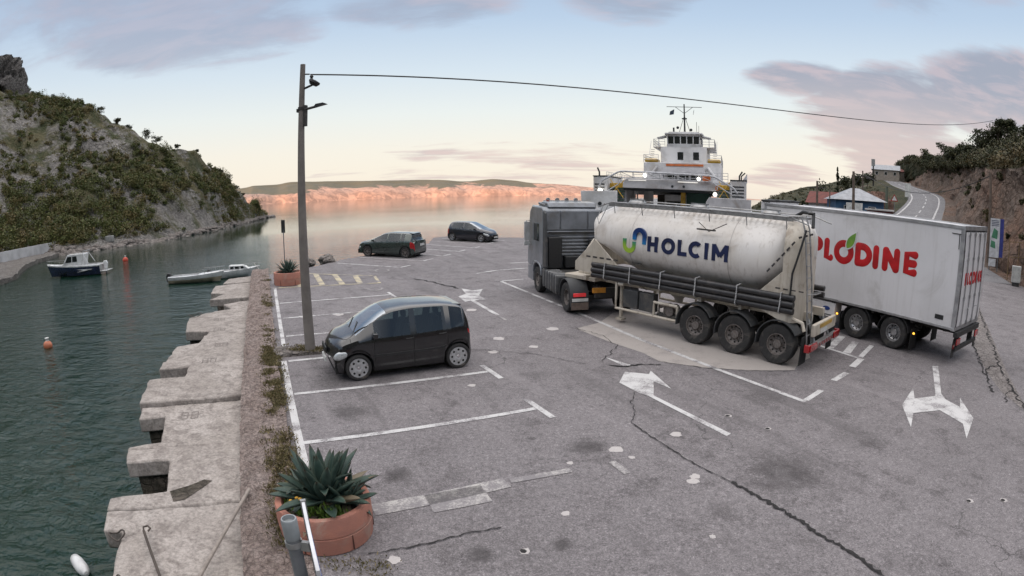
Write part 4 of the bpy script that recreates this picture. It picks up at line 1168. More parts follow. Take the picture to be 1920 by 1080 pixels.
    if S.get('strip'):
        st_ = MB()
        for s in (1, -1):
            a, b, f = S['strip']; n = 14
            for i in range(n):
                p, q = at(a + (b - a) * i / n, f, s, .0), at(a + (b - a) * (i + 1) / n, f, s, .0)
                st_.add([p + Vector((0, 0, -.03)), q + Vector((0, 0, -.03)), q + Vector((0, .014 * s, -.025)), p + Vector((0, .014 * s, -.025)), p + Vector((0, .014 * s, .025)), q + Vector((0, .014 * s, .025)), p + Vector((0, 0, .03)), q + Vector((0, 0, .03))], [(0, 1, 2, 3), (3, 2, 5, 4), (4, 5, 7, 6)])
        st_.build('rubbing_strip', BLKP, bo)
    # mirrors
    for s in (1, -1):
        xm, zm = S['mirror']; y = (wf(xm)) * s
        mm = MB(); mm.box(xm - .045, xm + .06, min(y * .97, y * .97 + .17 * s), max(y * .97, y * .97 + .17 * s), zm, zm + .125); mm.box(xm - .0, xm + .04, min(y * .88, y * 1.0), max(y * .88, y * 1.0), zm + .0, zm + .04)
        mo = mm.build('mirror', paint if S.get('mpaint', True) else BLKP, root, bevel=.028, segs=3)
    # plates
    MB().box(x0 - .012 + 0.0, x0 + .01, -.26, .26, S['plr'], S['plr'] + .11).build('number_plate', PLATE, root)
    MB().box(x1 - .012, x1 + .03, -.26, .26, S['plf'], S['plf'] + .11).build('number_plate', PLATE, root)
    gm = MB(); gm.box(x1 - .03, x1 + .006, -.3, .3, S['grz'], S['grz'] + .12)
    for k in range(3): gm.box(x1 + .0, x1 + .012, -.29, .29, S['grz'] + .02 + .035 * k, S['grz'] + .03 + .035 * k)
    gm.build('grille', BLKG, root)
    if S.get('antenna'): MB().tube([(S['antenna'], 0, zt(S['antenna']) - .01), (S['antenna'] - .12, 0, zt(S['antenna']) + .22)], .004, 5).build('antenna', BLKP, root)
    if S.get('wiper'):
        a, b = S['wiper']; MB().tube([(a, .5, zt(a) - .01), (b, .05, zt(b) + .02)], .01, 5).tube([(a, -.05, zt(a) + .01), (b, -.5, zt(b) + .0)], .01, 5).build('wiper', BLKP, root)
    if S.get('spoiler'):
        a, z_ = S['spoiler']; MB().prism([(a + .20, z_ + .03), (a - .02, z_ + .005), (a - .05, z_ - .03), (a + .1, z_ - .05)], -S['sw'], S['sw'], 'y').build('spoiler', paint, root, bevel=.012)
    T_ = S['track'] / 2
    for x in (axf, axr):
        for s in (1, -1): wheel(root, x, s * T_, R, S['tw'], s, wheelstyle)
    for c_ in [q for q in bpy.data.objects if q.name.split('.')[0] in ('door_seam', 'door_handle', 'rubbing_strip', 'wiper', 'side_window', 'grille') and (q.parent == root or (q.parent and q.parent.parent == root))]: split_islands(c_)
    return root


def put(root, x, y, head, dz=0.0):
    root.location = (x, y, gz(x, y) + dz); root.rotation_mode = 'QUATERNION'; root.rotation_quaternion = QN @ Matrix.Rotation(head, 3, 'Z').to_quaternion()
    return root

BLACKP = mat('black_car_paint', (0.008, 0.008, 0.010), 0.22, 0.0, coat=0.85, scale=1.5, dirt=(0.016, 0.015, 0.014), dscale=2.5)
GREENP = mat('green_grey_car_paint', (0.035, 0.052, 0.046), 0.25, 0.35, coat=1.0, scale=1.5)
NAVYP = mat('dark_blue_car_paint', (0.010, 0.011, 0.020), 0.22, 0.2, coat=1.0, scale=1.5)
tallcar = dict(top=[(-1.66, .62), (-1.645, .80), (-1.61, 1.02), (-1.50, 1.30), (-1.40, 1.475), (-1.22, 1.535), (-.8, 1.585), (-.2, 1.60), (.25, 1.565), (.50, 1.50), (.95, 1.25), (1.30, 1.03), (1.55, .95), (1.74, .84), (1.845, .72), (1.88, .58)],
               belt=[(-1.66, .50), (-1.6, .90), (-1.3, 1.03), (-.6, .99), (.4, .96), (1.1, .955), (1.4, .89), (1.75, .74), (1.88, .5)],
               w=[(-1.66, .74), (-1.5, .82), (-1.1, .855), (0, .86), (1.1, .855), (1.6, .80), (1.88, .64)],
               wr=[(-1.66, .68), (-1.45, .64), (-1.2, .62), (0, .63), (.5, .62), (1.1, .70), (1.5, .70), (1.88, .56)],
               R=.305, ax=(1.21, -1.213), sill=.2, cuts=[-1.36, -1.04, -.84, -.19, -.05, .72, .80, 1.22, .47, -1.26, -1.58, 1.60, 1.90],
               side=[(-1.36, -1.04), (-.84, -.19), (-.05, .80)], front=(.47, 1.22), rear=(-1.58, -1.40), hl=((1.66, (.185, .06, .10)),), lamps=[('tail_light', -1.66, -1.50, 3, 4)],
               seams=[(.82, .9, 4), (-.12, .6, 4), (-.95, 1.6, 4), (1.35, 3.9, 6)], handles=[-.02, -.82], strip=(-.9, .85, 1.9), mirror=(.80, .98), plr=.42, plf=.36, grz=.6, track=1.50, tw=.18, bow=.16, wiper=(1.24, 1.05), spoiler=(-1.38, 1.50), sw=.50)
carA = make_car('parked_car', tallcar, BLACKP, 'tall black five-door car with silver hubcaps, nearest to the quay pole', 'car', 'cars parked along the water', 'cap')
put(carA, -2.74, 13.29, atan2(-.439, -.898))
hatch = dict(top=[(-1.98, .60), (-1.96, .82), (-1.93, .98), (-1.72, 1.02), (-1.60, 1.36), (-1.45, 1.41), (-.9, 1.45), (-.3, 1.455), (.2, 1.40), (.6, 1.24), (1.25, .99), (1.7, .90), (2.1, .76), (2.24, .55)],
             belt=[(-1.98, .52), (-1.9, .86), (-1.4, .97), (-.4, .93), (.6, .90), (1.2, .87), (1.8, .76), (2.24, .48)],
             w=[(-1.98, .74), (-1.75, .85), (-1.2, .885), (.8, .885), (1.6, .84), (2.24, .62)], wr=[(-1.98, .68), (-1.6, .60), (-1.0, .60), (.2, .60), (.7, .64), (1.3, .74), (2.24, .52)],
             R=.315, ax=(1.33, -1.29), sill=.2, cuts=[-1.0, -.93, -.12, -.05, .85, .25, 1.22, -1.74, -1.58, 1.75, 2.1, -1.25],
             side=[(-1.22, -1.0), (-.93, -.12), (-.05, .88)], front=(.25, 1.22), rear=(-1.76, -1.57), hl=((1.95, (.2, .06, .08)),), lamps=[('tail_light', -1.95, -1.62, 2, 4)],
             seams=[(.95, 1.0, 4), (-.08, .6, 4), (-.96, 1.6, 4)], handles=[.05, -.8], mirror=(.85, .92), plr=.68, plf=.34, grz=.5, track=1.54, tw=.2, bow=.16, antenna=-1.1, hmat=GREENP, spoiler=(-1.62, 1.40), sw=.5)
carB = make_car('parked_car', hatch, GREENP, 'dark grey-green hatchback seen from behind, parked second farthest on the quay', 'car', 'cars parked along the water', 'dark')
fr, rr_ = Vector((-8.59, 33.38)), Vector((-6.17, 32.59)); d = (fr - rr_).normalized(); q = Vector((-d.y, d.x)); c = (fr + rr_) / 2 - q * .8 * (1 if q.y < 0 else -1)
put(carB, c.x, c.y, atan2(d.y, d.x))
small = dict(top=[(-1.78, .58), (-1.765, .80), (-1.70, .98), (-1.5, 1.28), (-1.38, 1.37), (-1.0, 1.42), (-.3, 1.43), (.1, 1.39), (.5, 1.23), (1.15, .96), (1.6, .84), (1.92, .68), (2.02, .5)],
             belt=[(-1.78, .5), (-1.65, .86), (-1.2, .95), (-.3, .91), (.5, .88), (1.1, .84), (1.6, .72), (2.02, .44)],
             w=[(-1.78, .70), (-1.5, .80), (-1.0, .83), (.7, .83), (1.4, .79), (2.02, .58)], wr=[(-1.78, .64), (-1.45, .57), (-1.0, .57), (.1, .57), (.6, .62), (1.2, .70), (2.02, .48)],
             R=.30, ax=(1.22, -1.22), sill=.19, cuts=[-1.15, -.95, -.30, -.22, .75, .15, 1.12, -1.66, -1.45, 1.35, 1.9],
             side=[(-1.22, -.30), (-.22, .78)], front=(.15, 1.12), rear=(-1.67, -1.42), hl=((1.62, (.24, .06, .085)),), lamps=[('tail_light', -1.75, -1.5, 2, 4)],
             seams=[(.85, 1.0, 4), (-.26, .6, 4)], handles=[-.1], mirror=(.75, .88), plr=.6, plf=.3, grz=.42, track=1.44, tw=.18, bow=.18, hmat=NAVYP)
carC = make_car('parked_car', small, NAVYP, 'small dark blue hatchback facing right, farthest out at the quay corner', 'car', 'cars parked along the water', 'five')
fr, rr_ = Vector((-2.19, 40.84)), Vector((-4.37, 41.93)); d = (fr - rr_).normalized(); q = Vector((d.y, -d.x)); c = (fr + rr_) / 2 - q * .76
put(carC, c.x, c.y, atan2(d.y, d.x))
# a few cars waiting by the kiosk up the road, mostly hidden by the lorry
carD = copy_tree(carB); tag(carD, 'grey car by the red kiosk, mostly hidden behind the white lorry', 'car', 'cars parked along the water')
carD['group'] = 'cars by the kiosk'; carD.location = (38.0, 50.5, 2.6); carD.rotation_quaternion = Matrix.Rotation(2.4, 3, 'Z').to_quaternion()

# ------------------------------------------------------------------ writing
def text_mesh(s, size=1.0, off=0.0, ext=0.01, spacing=1.0):
    cu = bpy.data.curves.new('lettering', 'FONT'); cu.body = s; cu.size = size; cu.offset = off; cu.extrude = ext; cu.space_character = spacing; cu.resolution_u = 5
    o = bpy.data.objects.new('lettering', cu); COL.objects.link(o); dg = bpy.context.evaluated_depsgraph_get(); dg.update()
    me = bpy.data.meshes.new_from_object(o.evaluated_get(dg)); bpy.data.objects.remove(o); bpy.data.curves.remove(cu)
    return me

def text_on(name, s, bounds, Mx, m, parent, off=0.0, ext=0.01, spacing=1.0, label=None):
    """bounds (w, h): the text is fitted into a w x h box; Mx maps its plane (x right, y up, z out) into the parent's space"""
    me = text_mesh(s, 1.0, off, ext, spacing); co = np.zeros(len(me.vertices) * 3); me.vertices.foreach_get('co', co); co = co.reshape(-1, 3)
    lo, hi = co.min(0), co.max(0); co[:, 0] = (co[:, 0] - lo[0]) / (hi[0] - lo[0]) * bounds[0]; co[:, 1] = (co[:, 1] - lo[1]) / (hi[1] - lo[1]) * bounds[1]
    out = np.array([Mx @ Vector(p) for p in co]); me.vertices.foreach_set('co', out.ravel()); me.materials.clear(); me.materials.append(m); me.update(); me.name = name
    o = link(name, me, parent)
    return o

def M_left(x, y, z):   # text plane on a vehicle's left (+y) side: right is -x, up z, out +y
    return Matrix(((-1, 0, 0, x), (0, 0, 1, y), (0, 1, 0, z), (0, 0, 0, 1)))
def M_back(x, y, z):   # on the rear (-x) face: right is -y... seen from behind, right is -y
    return Matrix(((0, 0, -1, x), (-1, 0, 0, y), (0, 1, 0, z), (0, 0, 0, 1)))

# ------------------------------------------------------------------ lorry tractor
GREYC = mat('grey_cab_paint', (0.23, 0.245, 0.27), 0.35, 0.3, coat=0.4, scale=1.5, dirt=(0.14, 0.13, 0.12), dscale=1.5)
GREYD = mat('dark_cab_plastic', (0.045, 0.047, 0.05), 0.6, scale=3, dirt=(0.1, 0.09, 0.08), dscale=2)
FRAME = mat('chassis_steel', (0.05, 0.048, 0.046), 0.7, 0.3, scale=5, dirt=(0.12, 0.1, 0.08), dscale=3)
ALU = mat('dull_aluminium', (0.36, 0.36, 0.36), 0.45, 0.7, scale=6, dirt=(0.2, 0.18, 0.16), dscale=3)
tr = empty('truck_tractor', label='grey lorry tractor with high cab, coupled to the tank trailer', cat='truck tractor')
mb = MB()
mb.prism([(2.85, 1.05), (2.85, 3.30), (3.0, 3.42), (4.4, 3.44), (4.75, 3.2), (4.98, 2.1), (5.05, 1.5), (5.05, .95), (4.3, .95), (4.18, 1.15), (3.02, 1.15)], -1.22, 1.22, 'y')
cab = mb.build('cab', GREYC, tr, bevel=.06, segs=3)
mb = MB(); mb.prism([(2.9, 3.40), (4.35, 3.42), (3.7, 3.62), (3.0, 3.60)], -1.0, 1.0, 'y'); mb.build('roof_spoiler', GREYC, cab, bevel=.04)
# back wall relief
mb = MB()
for y0, y1 in ((-1.12, -.62), (-.56, .5), (.56, 1.12)): mb.box(2.80, 2.87, y0, y1, 2.55, 3.28)
for k in range(6): mb.box(2.79, 2.86, -1.1, .95, 1.55 + k * .135, 1.62 + k * .135)
mb.box(2.78, 2.87, -1.15, 1.15, 2.42, 2.5); mb.build('rear_panel', GREYC, cab, bevel=.015)
MB().tube([(2.76, 1.0, 2.46), (2.72, .9, 2.46), (2.72, -.9, 2.46), (2.76, -1.0, 2.46)], .02, 6).build('hose_rail', FRAME, cab)
mb = MB(); mb.prism([(2.62, 1.15), (2.35, 1.15), (2.45, 2.4), (2.6, 3.2), (2.84, 3.3), (2.84, 1.15)], 1.14, 1.22, 'y'); mb.prism([(2.62, 1.15), (2.35, 1.15), (2.45, 2.4), (2.6, 3.2), (2.84, 3.3), (2.84, 1.15)], -1.22, -1.14, 'y'); mb.build('side_deflector', GREYD, cab, bevel=.02)
mb = MB(); mb.box(2.45, 2.84, .55, 1.1, 1.1, 2.3); mb.cyl((2.6, -.7, 1.0), (2.6, -.7, 2.2), .14); mb.box(2.5, 2.82, -.5, .4, 1.1, 1.55); mb.build('air_filter', BLKP, tr, bevel=.03)
mb = MB(); mb.box(3.35, 4.1, 1.215, 1.235, 2.05, 2.75); mb.build('side_window', GLASS, cab, bevel=.01)
MB().prism([(4.82, 2.0), (4.72, 2.95)], -1, 1, 'y') if False else None
mb = MB(); mb.add([(5.03, -1.1, 1.95), (5.03, 1.1, 1.95), (4.84, 1.08, 2.9), (4.84, -1.08, 2.9)], [(0, 1, 2, 3)]); mb.build('windscreen', GLASSL, cab)
mb = MB()
for z in (1.2, 1.35, 1.5): mb.box(5.05, 5.08, -.9, .9, z, z + .08)
mb.build('grille', BLKG, cab)
for s in (1, -1):
    mb = MB(); mb.box(4.5, 4.62, s * 1.28 if s > 0 else -1.5, 1.5 if s > 0 else s * 1.28, 2.0, 2.75); mb.box(4.5, 4.6, s * 1.28 if s > 0 else -1.5, 1.5 if s > 0 else s * 1.28, 1.78, 1.96)
    mb.tube([(4.6, s * 1.2, 2.8), (4.56, s * 1.42, 2.8), (4.56, s * 1.42, 1.8), (4.6, s * 1.2, 1.8)], .025, 6); mb.build('mirror', mat('pale_plastic', (0.45, 0.46, 0.46), .4), cab, bevel=.04, segs=3)
mb = MB(); mb.cyl((3.95, .7, 3.42), (3.95, .7, 3.66), .07, .055, 12); mb.build('beacon', mat('beacon_glass', (0.35, .05, .02), .2, coat=.6), cab)
mb = MB()
for k in range(3): mb.tube([(3.2, .82 + .1 * k, 3.5), (3.9, .82 + .1 * k, 3.53), (4.0, .82 + .1 * k, 3.53)], [.02, .03, .06], 8)
mb.tube([(4.2, .8, 3.40), (4.2, .8, 3.62), (4.2, -.8, 3.62), (4.2, -.8, 3.40)], .025, 6)
for y in (-.6, -.2, .2, .6): mb.cyl((4.2, y, 3.66), (4.3, y, 3.66), .08, n=12)
mb.build('air_horn', ALU, cab)
# steps, fender and side skirt
mb = MB(); mb.prism([(4.22, .95), (4.16, 1.12), (4.0, 1.22), (3.6, 1.27), (3.2, 1.2), (3.03, 1.05), (2.98, .75), (3.06, .75), (3.12, 1.0), (3.3, 1.12), (3.6, 1.17), (3.9, 1.13), (4.08, 1.0), (4.14, .75), (4.22, .75)], -1.24, -1.0, 'y')
mb.prism([(4.22, .95), (4.16, 1.12), (4.0, 1.22), (3.6, 1.27), (3.2, 1.2), (3.03, 1.05), (2.98, .75), (3.06, .75), (3.12, 1.0), (3.3, 1.12), (3.6, 1.17), (3.9, 1.13), (4.08, 1.0), (4.14, .75), (4.22, .75)], 1.0, 1.24, 'y')
mb.box(4.2, 5.02, -1.2, 1.2, .35, .96); mb.build('lower_cab', GREYC, tr, bevel=.03)
for s in (1, -1):
    mb = MB(); y0, y1 = (1.24, .72) if s > 0 else (-.72, -1.24); y0, y1 = min(y0, y1), max(y0, y1)
    mb.box(.95, 2.85, y0, y1, .42, 1.08)
    o = mb.build('fuel_tank', GREYD, tr, bevel=.08, segs=3)
    mb = MB(); [mb.box(x, x + .035, y0 - .012, y1 + .012, .41, 1.09) for x in (1.05, 1.35, 1.65, 1.95, 2.25, 2.6)]; mb.build('tank_strap', ALU, o, bevel=.01)
mb = MB(); mb.box(-.9, 4.8, .32, .42, .72, .98); mb.box(-.9, 4.8, -.42, -.32, .72, .98); mb.box(-.92, -.8, -.5, .5, .62, .95); mb.box(.4, 2.8, -.9, .9, .98, 1.03)
mb.box(-.3, .3, -1.0, 1.0, .44, .6); mb.build('chassis', FRAME, tr, bevel=.01)
mb = MB(); mb.lathe([(.5, 1.02), (.5, 1.10), (.05, 1.12)], 24, Matrix.Translation((.55, 0, 0))); mb.build('fifth_wheel', FRAME, tr)
def arc_fender(mb, x, R_, y0, y1, a0, a1, th=.03, n=12, zc=None):
    zc = R_ if zc is None else zc; r0 = []
    for i in range(n + 1):
        a = a0 + (a1 - a0) * i / n; u_ = (cos(a), sin(a)); r0.append([(x + u_[0] * R_, y0, zc + u_[1] * R_), (x + u_[0] * R_, y1, zc + u_[1] * R_), (x + u_[0] * (R_ - th), y1, zc + u_[1] * (R_ - th)), (x + u_[0] * (R_ - th), y0, zc + u_[1] * (R_ - th))])
    mb.grid(r0, close=True)
    for r in (r0[0], r0[-1]): mb.add(r, [(0, 1, 2, 3)])
for s in (1, -1):
    mb = MB(); y0, y1 = sorted((s * .62, s * 1.26)); arc_fender(mb, 0, .64, y0, y1, radians(-5), radians(185), zc=.52); mb.box(-.67, -.62, y0, y1, .3, .55); f_ = mb.build('mudguard', GREYD, tr, smooth=40)
    mb = MB(); mb.box(-.70, -.655, *sorted((s * .74, s * 1.18)), .64, .76); mb.build('tail_light', mat('lit_red_lamp', (.6, .02, .03), .2, coat=.5, emit=(1, .05, .05), estr=.10), f_, bevel=.01)
    mb = MB(); mb.box(-.69, -.66, *sorted((s * .64, s * 1.24)), .2, .44); mb.build('mudflap', mat('dusty_mudflap', (.16, .12, .10), .8, scale=6), f_)
    mb = MB(); mb.box(-.695, -.66, *sorted((s * .66, s * 1.22)), .48, .58); mb.build('reflector_strip', PLATE, f_)
MB().box(-.95, -.92, .14, .62, .8, .97).build('number_plate', mat('orange_plate', (.62, .26, .03), .5), tr, bevel=.008)
for s in (1, -1):
    wheel(tr, 3.6, s * 1.06, .51, .30, s, 'truck'); wheel(tr, 0, s * .96, .51, .56, s, 'truck')
put(tr, 3.0, 19.4, atan2(.973, -.2297))

# ------------------------------------------------------------------ silo tank semi-trailer
def streaky(m, amount, c):
    t = NT(m.node_tree); b = m.node_tree.nodes['Principled BSDF']; src = b.inputs['Base Color'].links[0].from_socket
    o_ = t.node('ShaderNodeTexCoord').outputs['Object']; x, y, z = t.sep(o_)
    n = t.noise(t.comb(t.math('MULTIPLY', x, 9.0), t.math('MULTIPLY', y, 9.0), t.math('MULTIPLY', z, .5)), 1.0, 5, .65)
    t.inp(b, 'Base Color', t.mix(t.math('MULTIPLY', t.maprange(n, .50, .72), amount), src, c)); return m
SILO = mat('silo_paint', (0.65, 0.62, 0.59), 0.32, 0.0, (0.54, 0.50, 0.455), scale=0.7, coat=0.3, dirt=(0.40, 0.345, 0.29), dscale=0.9)
BEIGE = mat('beige_frame_paint', (0.50, 0.455, 0.39), 0.5, 0.0, (0.42, 0.37, 0.30), scale=1.5, dirt=(0.27, 0.22, 0.17), dscale=1.8)
HOSE = mat('black_hose_pipe', (0.025, 0.024, 0.026), 0.4, scale=6, dirt=(0.07, 0.06, 0.055), dscale=3)
streaky(SILO, .55, (.36, .32, .28)); streaky(BEIGE, .6, (.22, .18, .14))
si = empty('tank_trailer', label='white silo tank trailer with black hose tubes and blue lettering, coupled to the grey tractor', cat='tank trailer')
topf = pch([(.42, 3.30), (.55, 3.52), (.9, 3.68), (1.6, 3.72), (6.9, 3.72), (7.45, 3.66), (7.75, 3.5), (7.95, 3.2)])
botf = pch([(.42, 2.75), (.65, 2.45), (1.55, 1.72), (2.1, 1.55), (5.5, 1.55), (6.1, 1.62), (7.3, 2.36), (7.7, 2.56), (7.95, 2.8)])
wdf = pch([(.42, .06), (.7, .55), (1.0, .93), (1.5, 1.22), (6.9, 1.22), (7.5, 1.12), (7.8, .86), (7.95, .35)])
def silo_sec(x, n=44):
    zt_, zb2, w_ = topf(x), botf(x), wdf(x); zc = max(zb2 + .08, 2.52) if zb2 < 2.5 else (zt_ + zb2) / 2; out = []
    zc = min(zc, zt_ - .1)
    for k in range(n):
        a = 2 * pi * k / n; c_, s_ = cos(a), sin(a)
        out.append((x, c_ * w_, zc + s_ * ((zt_ - zc) if s_ > 0 else (zc - zb2))))
    return out
xs = sorted(set([.42 + (7.95 - .42) * i / 60 for i in range(61)] + [.45, .5, .58, .66, 7.86, 7.92]))
mb = MB(); mb.grid([silo_sec(x) for x in xs], close=True); mb.add(silo_sec(.42), [tuple(range(44))]); mb.add(silo_sec(7.95), [tuple(range(44))])
tank = mb.build('tank', SILO, si, smooth=50, weld=True)
# weld bands
mb = MB()
for x in (2.56, 6.01):
    sec = silo_sec(x); mb.grid([[(q[0] - .012, q[1] * 1.003, q[2]) for q in sec], [(q[0] + .012, q[1] * 1.003, q[2]) for q in sec]], close=True)
mb.build('weld_band', mat('silo_seam', (.46, .42, .39), .5), tank)
# hopper cones beneath
mb = MB()
for x in (2.9, 4.9): mb.lathe([(.9, 1.72), (.55, 1.25), (.16, .95), (.12, .8)], 20, Matrix.Translation((x, 0, 0)))
mb.build('hopper', SILO, tank, smooth=40)
# end support panels
mb = MB()
for y0, y1 in ((1.18, 1.22), (-1.22, -1.18)):
    mb.prism([(6.0, 1.5), (8.3, 1.5), (8.3, 1.8), (7.42, 2.6)], y0, y1, 'y')
    mb.prism([(.85, 1.15), (1.9, 1.5), (.86, 2.45), (.85, 2.2)], y0, y1, 'y')
sh_ = []
pl_ = interp_rows([[(x, y, 0)] for x, y in ((.90, 1.215), (.80, 1.212), (.64, 1.16), (.47, .95), (.43, .5), (.46, .1), (.56, -.4), (.74, -.8), (.95, -1.08), (1.15, -1.2))], 4)
for q0 in pl_:
    px0, py0 = q0[0].x, q0[0].y
    col_ = [(px0, py0, 1.12)] + [(px0 + .0 * q, py0, 1.12 + q * 1.9) for q in (.33, .66, 1.0)]
    for q in (18, 36, 54, 72, 88): col_.append((1.2 - (1.2 - px0) * cos(radians(q)) ** .7 if px0 < 1.2 else px0, py0 * cos(radians(q)) ** .7, 3.02 + .64 * sin(radians(q))))
    sh_.append(col_)
mb.grid(sh_)
mb.prism([(-1.2, 1.5), (1.2, 1.5), (1.2, 1.7), (.4, 2.5), (-.4, 2.5), (-1.2, 1.7)], 8.2, 8.27, 'x')
mb.build('end_panel', BEIGE, si, bevel=.012)
# dashed reflective tape along the panels
mb = MB()
def dash(pts, y, n=6, wd=.05):
    a, b = Vector(pts[0]), Vector(pts[1])
    for k in range(n):
        p = a.lerp(b, k / n); q = a.lerp(b, (k + .62) / n); t_ = (q - p).normalized(); o_ = Vector((-t_.y, t_.x)) * wd / 2
        mb.prism([tuple(p + o_), tuple(q + o_), tuple(q - o_), tuple(p - o_)], y, y + .006, 'y')
dash(((6.45, 2.02), (7.9, 2.02)), 1.222, 5); dash(((1.35, 2.35), (.55, 3.25)), 1.225, 6); dash(((.5, 3.3), (.05, 3.45)), 1.225, 3); dash(((.25, 1.98), (1.15, 1.98)), 1.225, 4, .03)
mb.build('tape_mark', mat('tape_dark', (.05, .045, .045), .6), si)
# roof walkway, manholes and rails
mb = MB()
for y in (.28, .72): mb.box(.9, 7.3, y - .02, y + .02, 3.66, 3.78)
for k in range(33): mb.box(.95 + k * .193, 1.0 + k * .193, .26, .74, 3.74, 3.765)
mb.box(.8, 7.3, -.45, -.1, 3.70, 3.76); mb.build('walkway', ALU, tank)
mb = MB()
mb.tube([(.35, .95, 3.62), (.9, .95, 3.78), (7.0, .95, 3.80), (7.6, .9, 3.62)], .022, 6); mb.tube([(.35, -.95, 3.62), (.9, -.95, 3.78), (7.0, -.95, 3.80), (7.6, -.9, 3.62)], .022, 6)
for x in (1.0, 2.2, 3.4, 4.6, 5.8, 6.9):
    for s in (1, -1): mb.tube([(x, s * .95, 3.79), (x, s * .88, 3.45)], .014, 5)
mb.tube([(7.3, .95, 3.75), (7.4, 1.16, 3.3), (7.3, 1.2, 3.1), (7.1, 1.0, 3.7)], .014, 5)
mb.build('roof_rail', ALU, tank)
for x in (1.9, 4.3, 6.7): MB().lathe([(.27, 3.68), (.29, 3.80), (.24, 3.86), (.001, 3.87)], 20, Matrix.Translation((x, -.0, 0))).box(x - .3, x + .3, -.03, .03, 3.86, 3.9).build('manhole', ALU, tank)
mb = MB(); mb.tube([(.3, .75, 3.55), (.35, .6, 3.9), (.7, .5, 3.92), (.9, .5, 3.8)], .05, 8); mb.lathe([(.07, 3.86), (.10, 3.92), (.001, 3.97)], 12, Matrix.Translation((.42, .62, 0))); mb.build('vent_pipe', BLKP, tank)
# bracket stains/brackets at mid side
mb = MB(); mb.box(3.0, 3.6, 1.19, 1.235, 3.22, 3.26); mb.tube([(2.7, 1.1, 3.45), (3.2, 1.235, 3.2), (3.6, 1.12, 3.42)], .012, 5); mb.box(5.6, 5.95, 1.10, 1.14, 1.99, 2.03); mb.build('side_bracket', FRAME, tank)
# hose tube rack: three rows
hr = empty('hose_rack'); hr.parent = si
for y, z in ((1.20, 1.78), (1.22, 1.61), (1.20, 1.44), (-1.20, 1.75), (-1.2, 1.56)):
    mb = MB(); mb.cyl((.5, y, z), (7.52, y, z), .085, n=16); mb.build('hose_tube', HOSE, hr)
for x in (.86, 2.18, 3.52, 4.74, 5.9, 6.93):
    mb = MB(); mb.tube([(x, 1.06, 1.9), (x, 1.3, 1.88), (x, 1.315, 1.6), (x + .03, 1.3, 1.4), (x + .03, 1.2, 1.33), (x + .02, 1.05, 1.33)], .018, 6); mb.build('rack_strap', mat('strap_white', (.5, .5, .5), .5), hr)
# chassis frame
mb = MB(); mb.box(.2, 8.8, .42, .54, 1.12, 1.35); mb.box(.2, 8.8, -.54, -.42, 1.12, 1.35)
for x in (.8, 2.1, 3.4, 4.9, 6.4, 7.9): mb.box(x, x + .1, -1.1, 1.1, 1.2, 1.34)
mb.box(7.6, 9.0, -1.0, 1.0, 1.16, 1.28)
mb.build('chassis', BEIGE, si, bevel=.01)
mb = MB()
for s in (1, -1):
    y = s * 1.18
    mb.tube([(6.5, y, 1.35), (6.5, y, .52), (4.15, y, .52), (4.15, y, .95)], .045, 6); mb.tube([(4.15, y, .95), (5.0, y, .95), (5.0, y, .52)], .045, 6); mb.tube([(6.42, y, 1.3), (6.2, y, 1.3)], .05, 6)
    mb.tube([(6.5, s * .9, 1.3), (6.5, s * .9, .2)], .06, 8); mb.box(6.38, 6.62, s * .9 - .12, s * .9 + .12, .1, .16); mb.tube([(5.6, s * .8, 1.2), (5.6, y, 1.35)], .03, 6)
mb.build('side_guard', BEIGE, si)
mb = MB(); mb.box(5.05, 5.6, .9, 1.16, .6, 1.15); mb.box(5.66, 6.25, .9, 1.16, .6, 1.15); mb.build('tool_box', GREYD, si, bevel=.02)
mb = MB(); mb.cyl((4.5, .7, .75), (4.5, 1.1, .75), .16); mb.tube([(4.9, 1.0, .8), (4.5, 1.05, .95), (4.2, 1.0, .8), (3.9, .9, .85)], .05, 8); mb.cyl((4.75, .95, .7), (4.3, .95, .7), .07)
for x in (4.2, 4.45, 4.7, 4.9): mb.cyl((x, 1.05, .62), (x, 1.05, .9), .03)
mb.build('valve_block', STEELD, si)
MB().cyl((4.25, 1.0, .55), (4.95, 1.0, .55), .1).build('air_tank', FRAME, si)
for x in (.87, 2.18, 3.49):
    for s in (1, -1):
        wheel(si, x, s * 1.07, .53, .38, s, 'truck')
        mb = MB(); y0, y1 = sorted((s * .82, s * 1.29)); arc_fender(mb, x, .63, y0, y1, radians(-8), radians(150), .025, 16, .55); mb.build('mudguard', GREYD, si, smooth=40)
    MB().cyl((x, -1, .53), (x, 1, .53), .08).build('axle', FRAME, si)
for s in (1, -1): MB().box(.12, .15, *sorted((s * .84, s * 1.28)), .12, .85).build('mudflap', DARKU, si)
# rear: bumper, lamps, ladder, plate
mb = MB(); mb.box(-.08, .06, -1.22, 1.22, .48, .62); mb.tube([(0, .6, .55), (.3, .5, 1.2)], .05, 6); mb.tube([(0, -.6, .55), (.3, -.5, 1.2)], .05, 6); mb.build('rear_bumper', ALU, si, bevel=.012)
for s in (1, -1): MB().box(-.13, -.078, *sorted((s * .72, s * 1.2)), .5, .68).box(-.1, .05, *sorted((s * 1.2, s * 1.26)), .48, .68).build('tail_light', LAMPR, si, bevel=.01)
mb = MB()
for k in range(7):
    y = -.66 + k * .19; mb.prism([(y, .505), (y + .1, .505), (y + .16, .60), (y + .06, .60)], -.088, -.082, 'x')
mb.build('warning_stripe', LAMPR, si)
mb = MB(); mb.box(-.06, .05, -.9, .9, .82, 1.14); mb.build('rear_beam', BEIGE, si, bevel=.02)
MB().box(-.075, -.062, -.5, .5, 1.0, 1.1).build('marker_board', mat('ochre_board', (.5, .32, .08), .5), si)
MB().box(-.075, -.062, -.1, .42, .84, .96).build('number_plate', PLATE, si)
lad = MB()
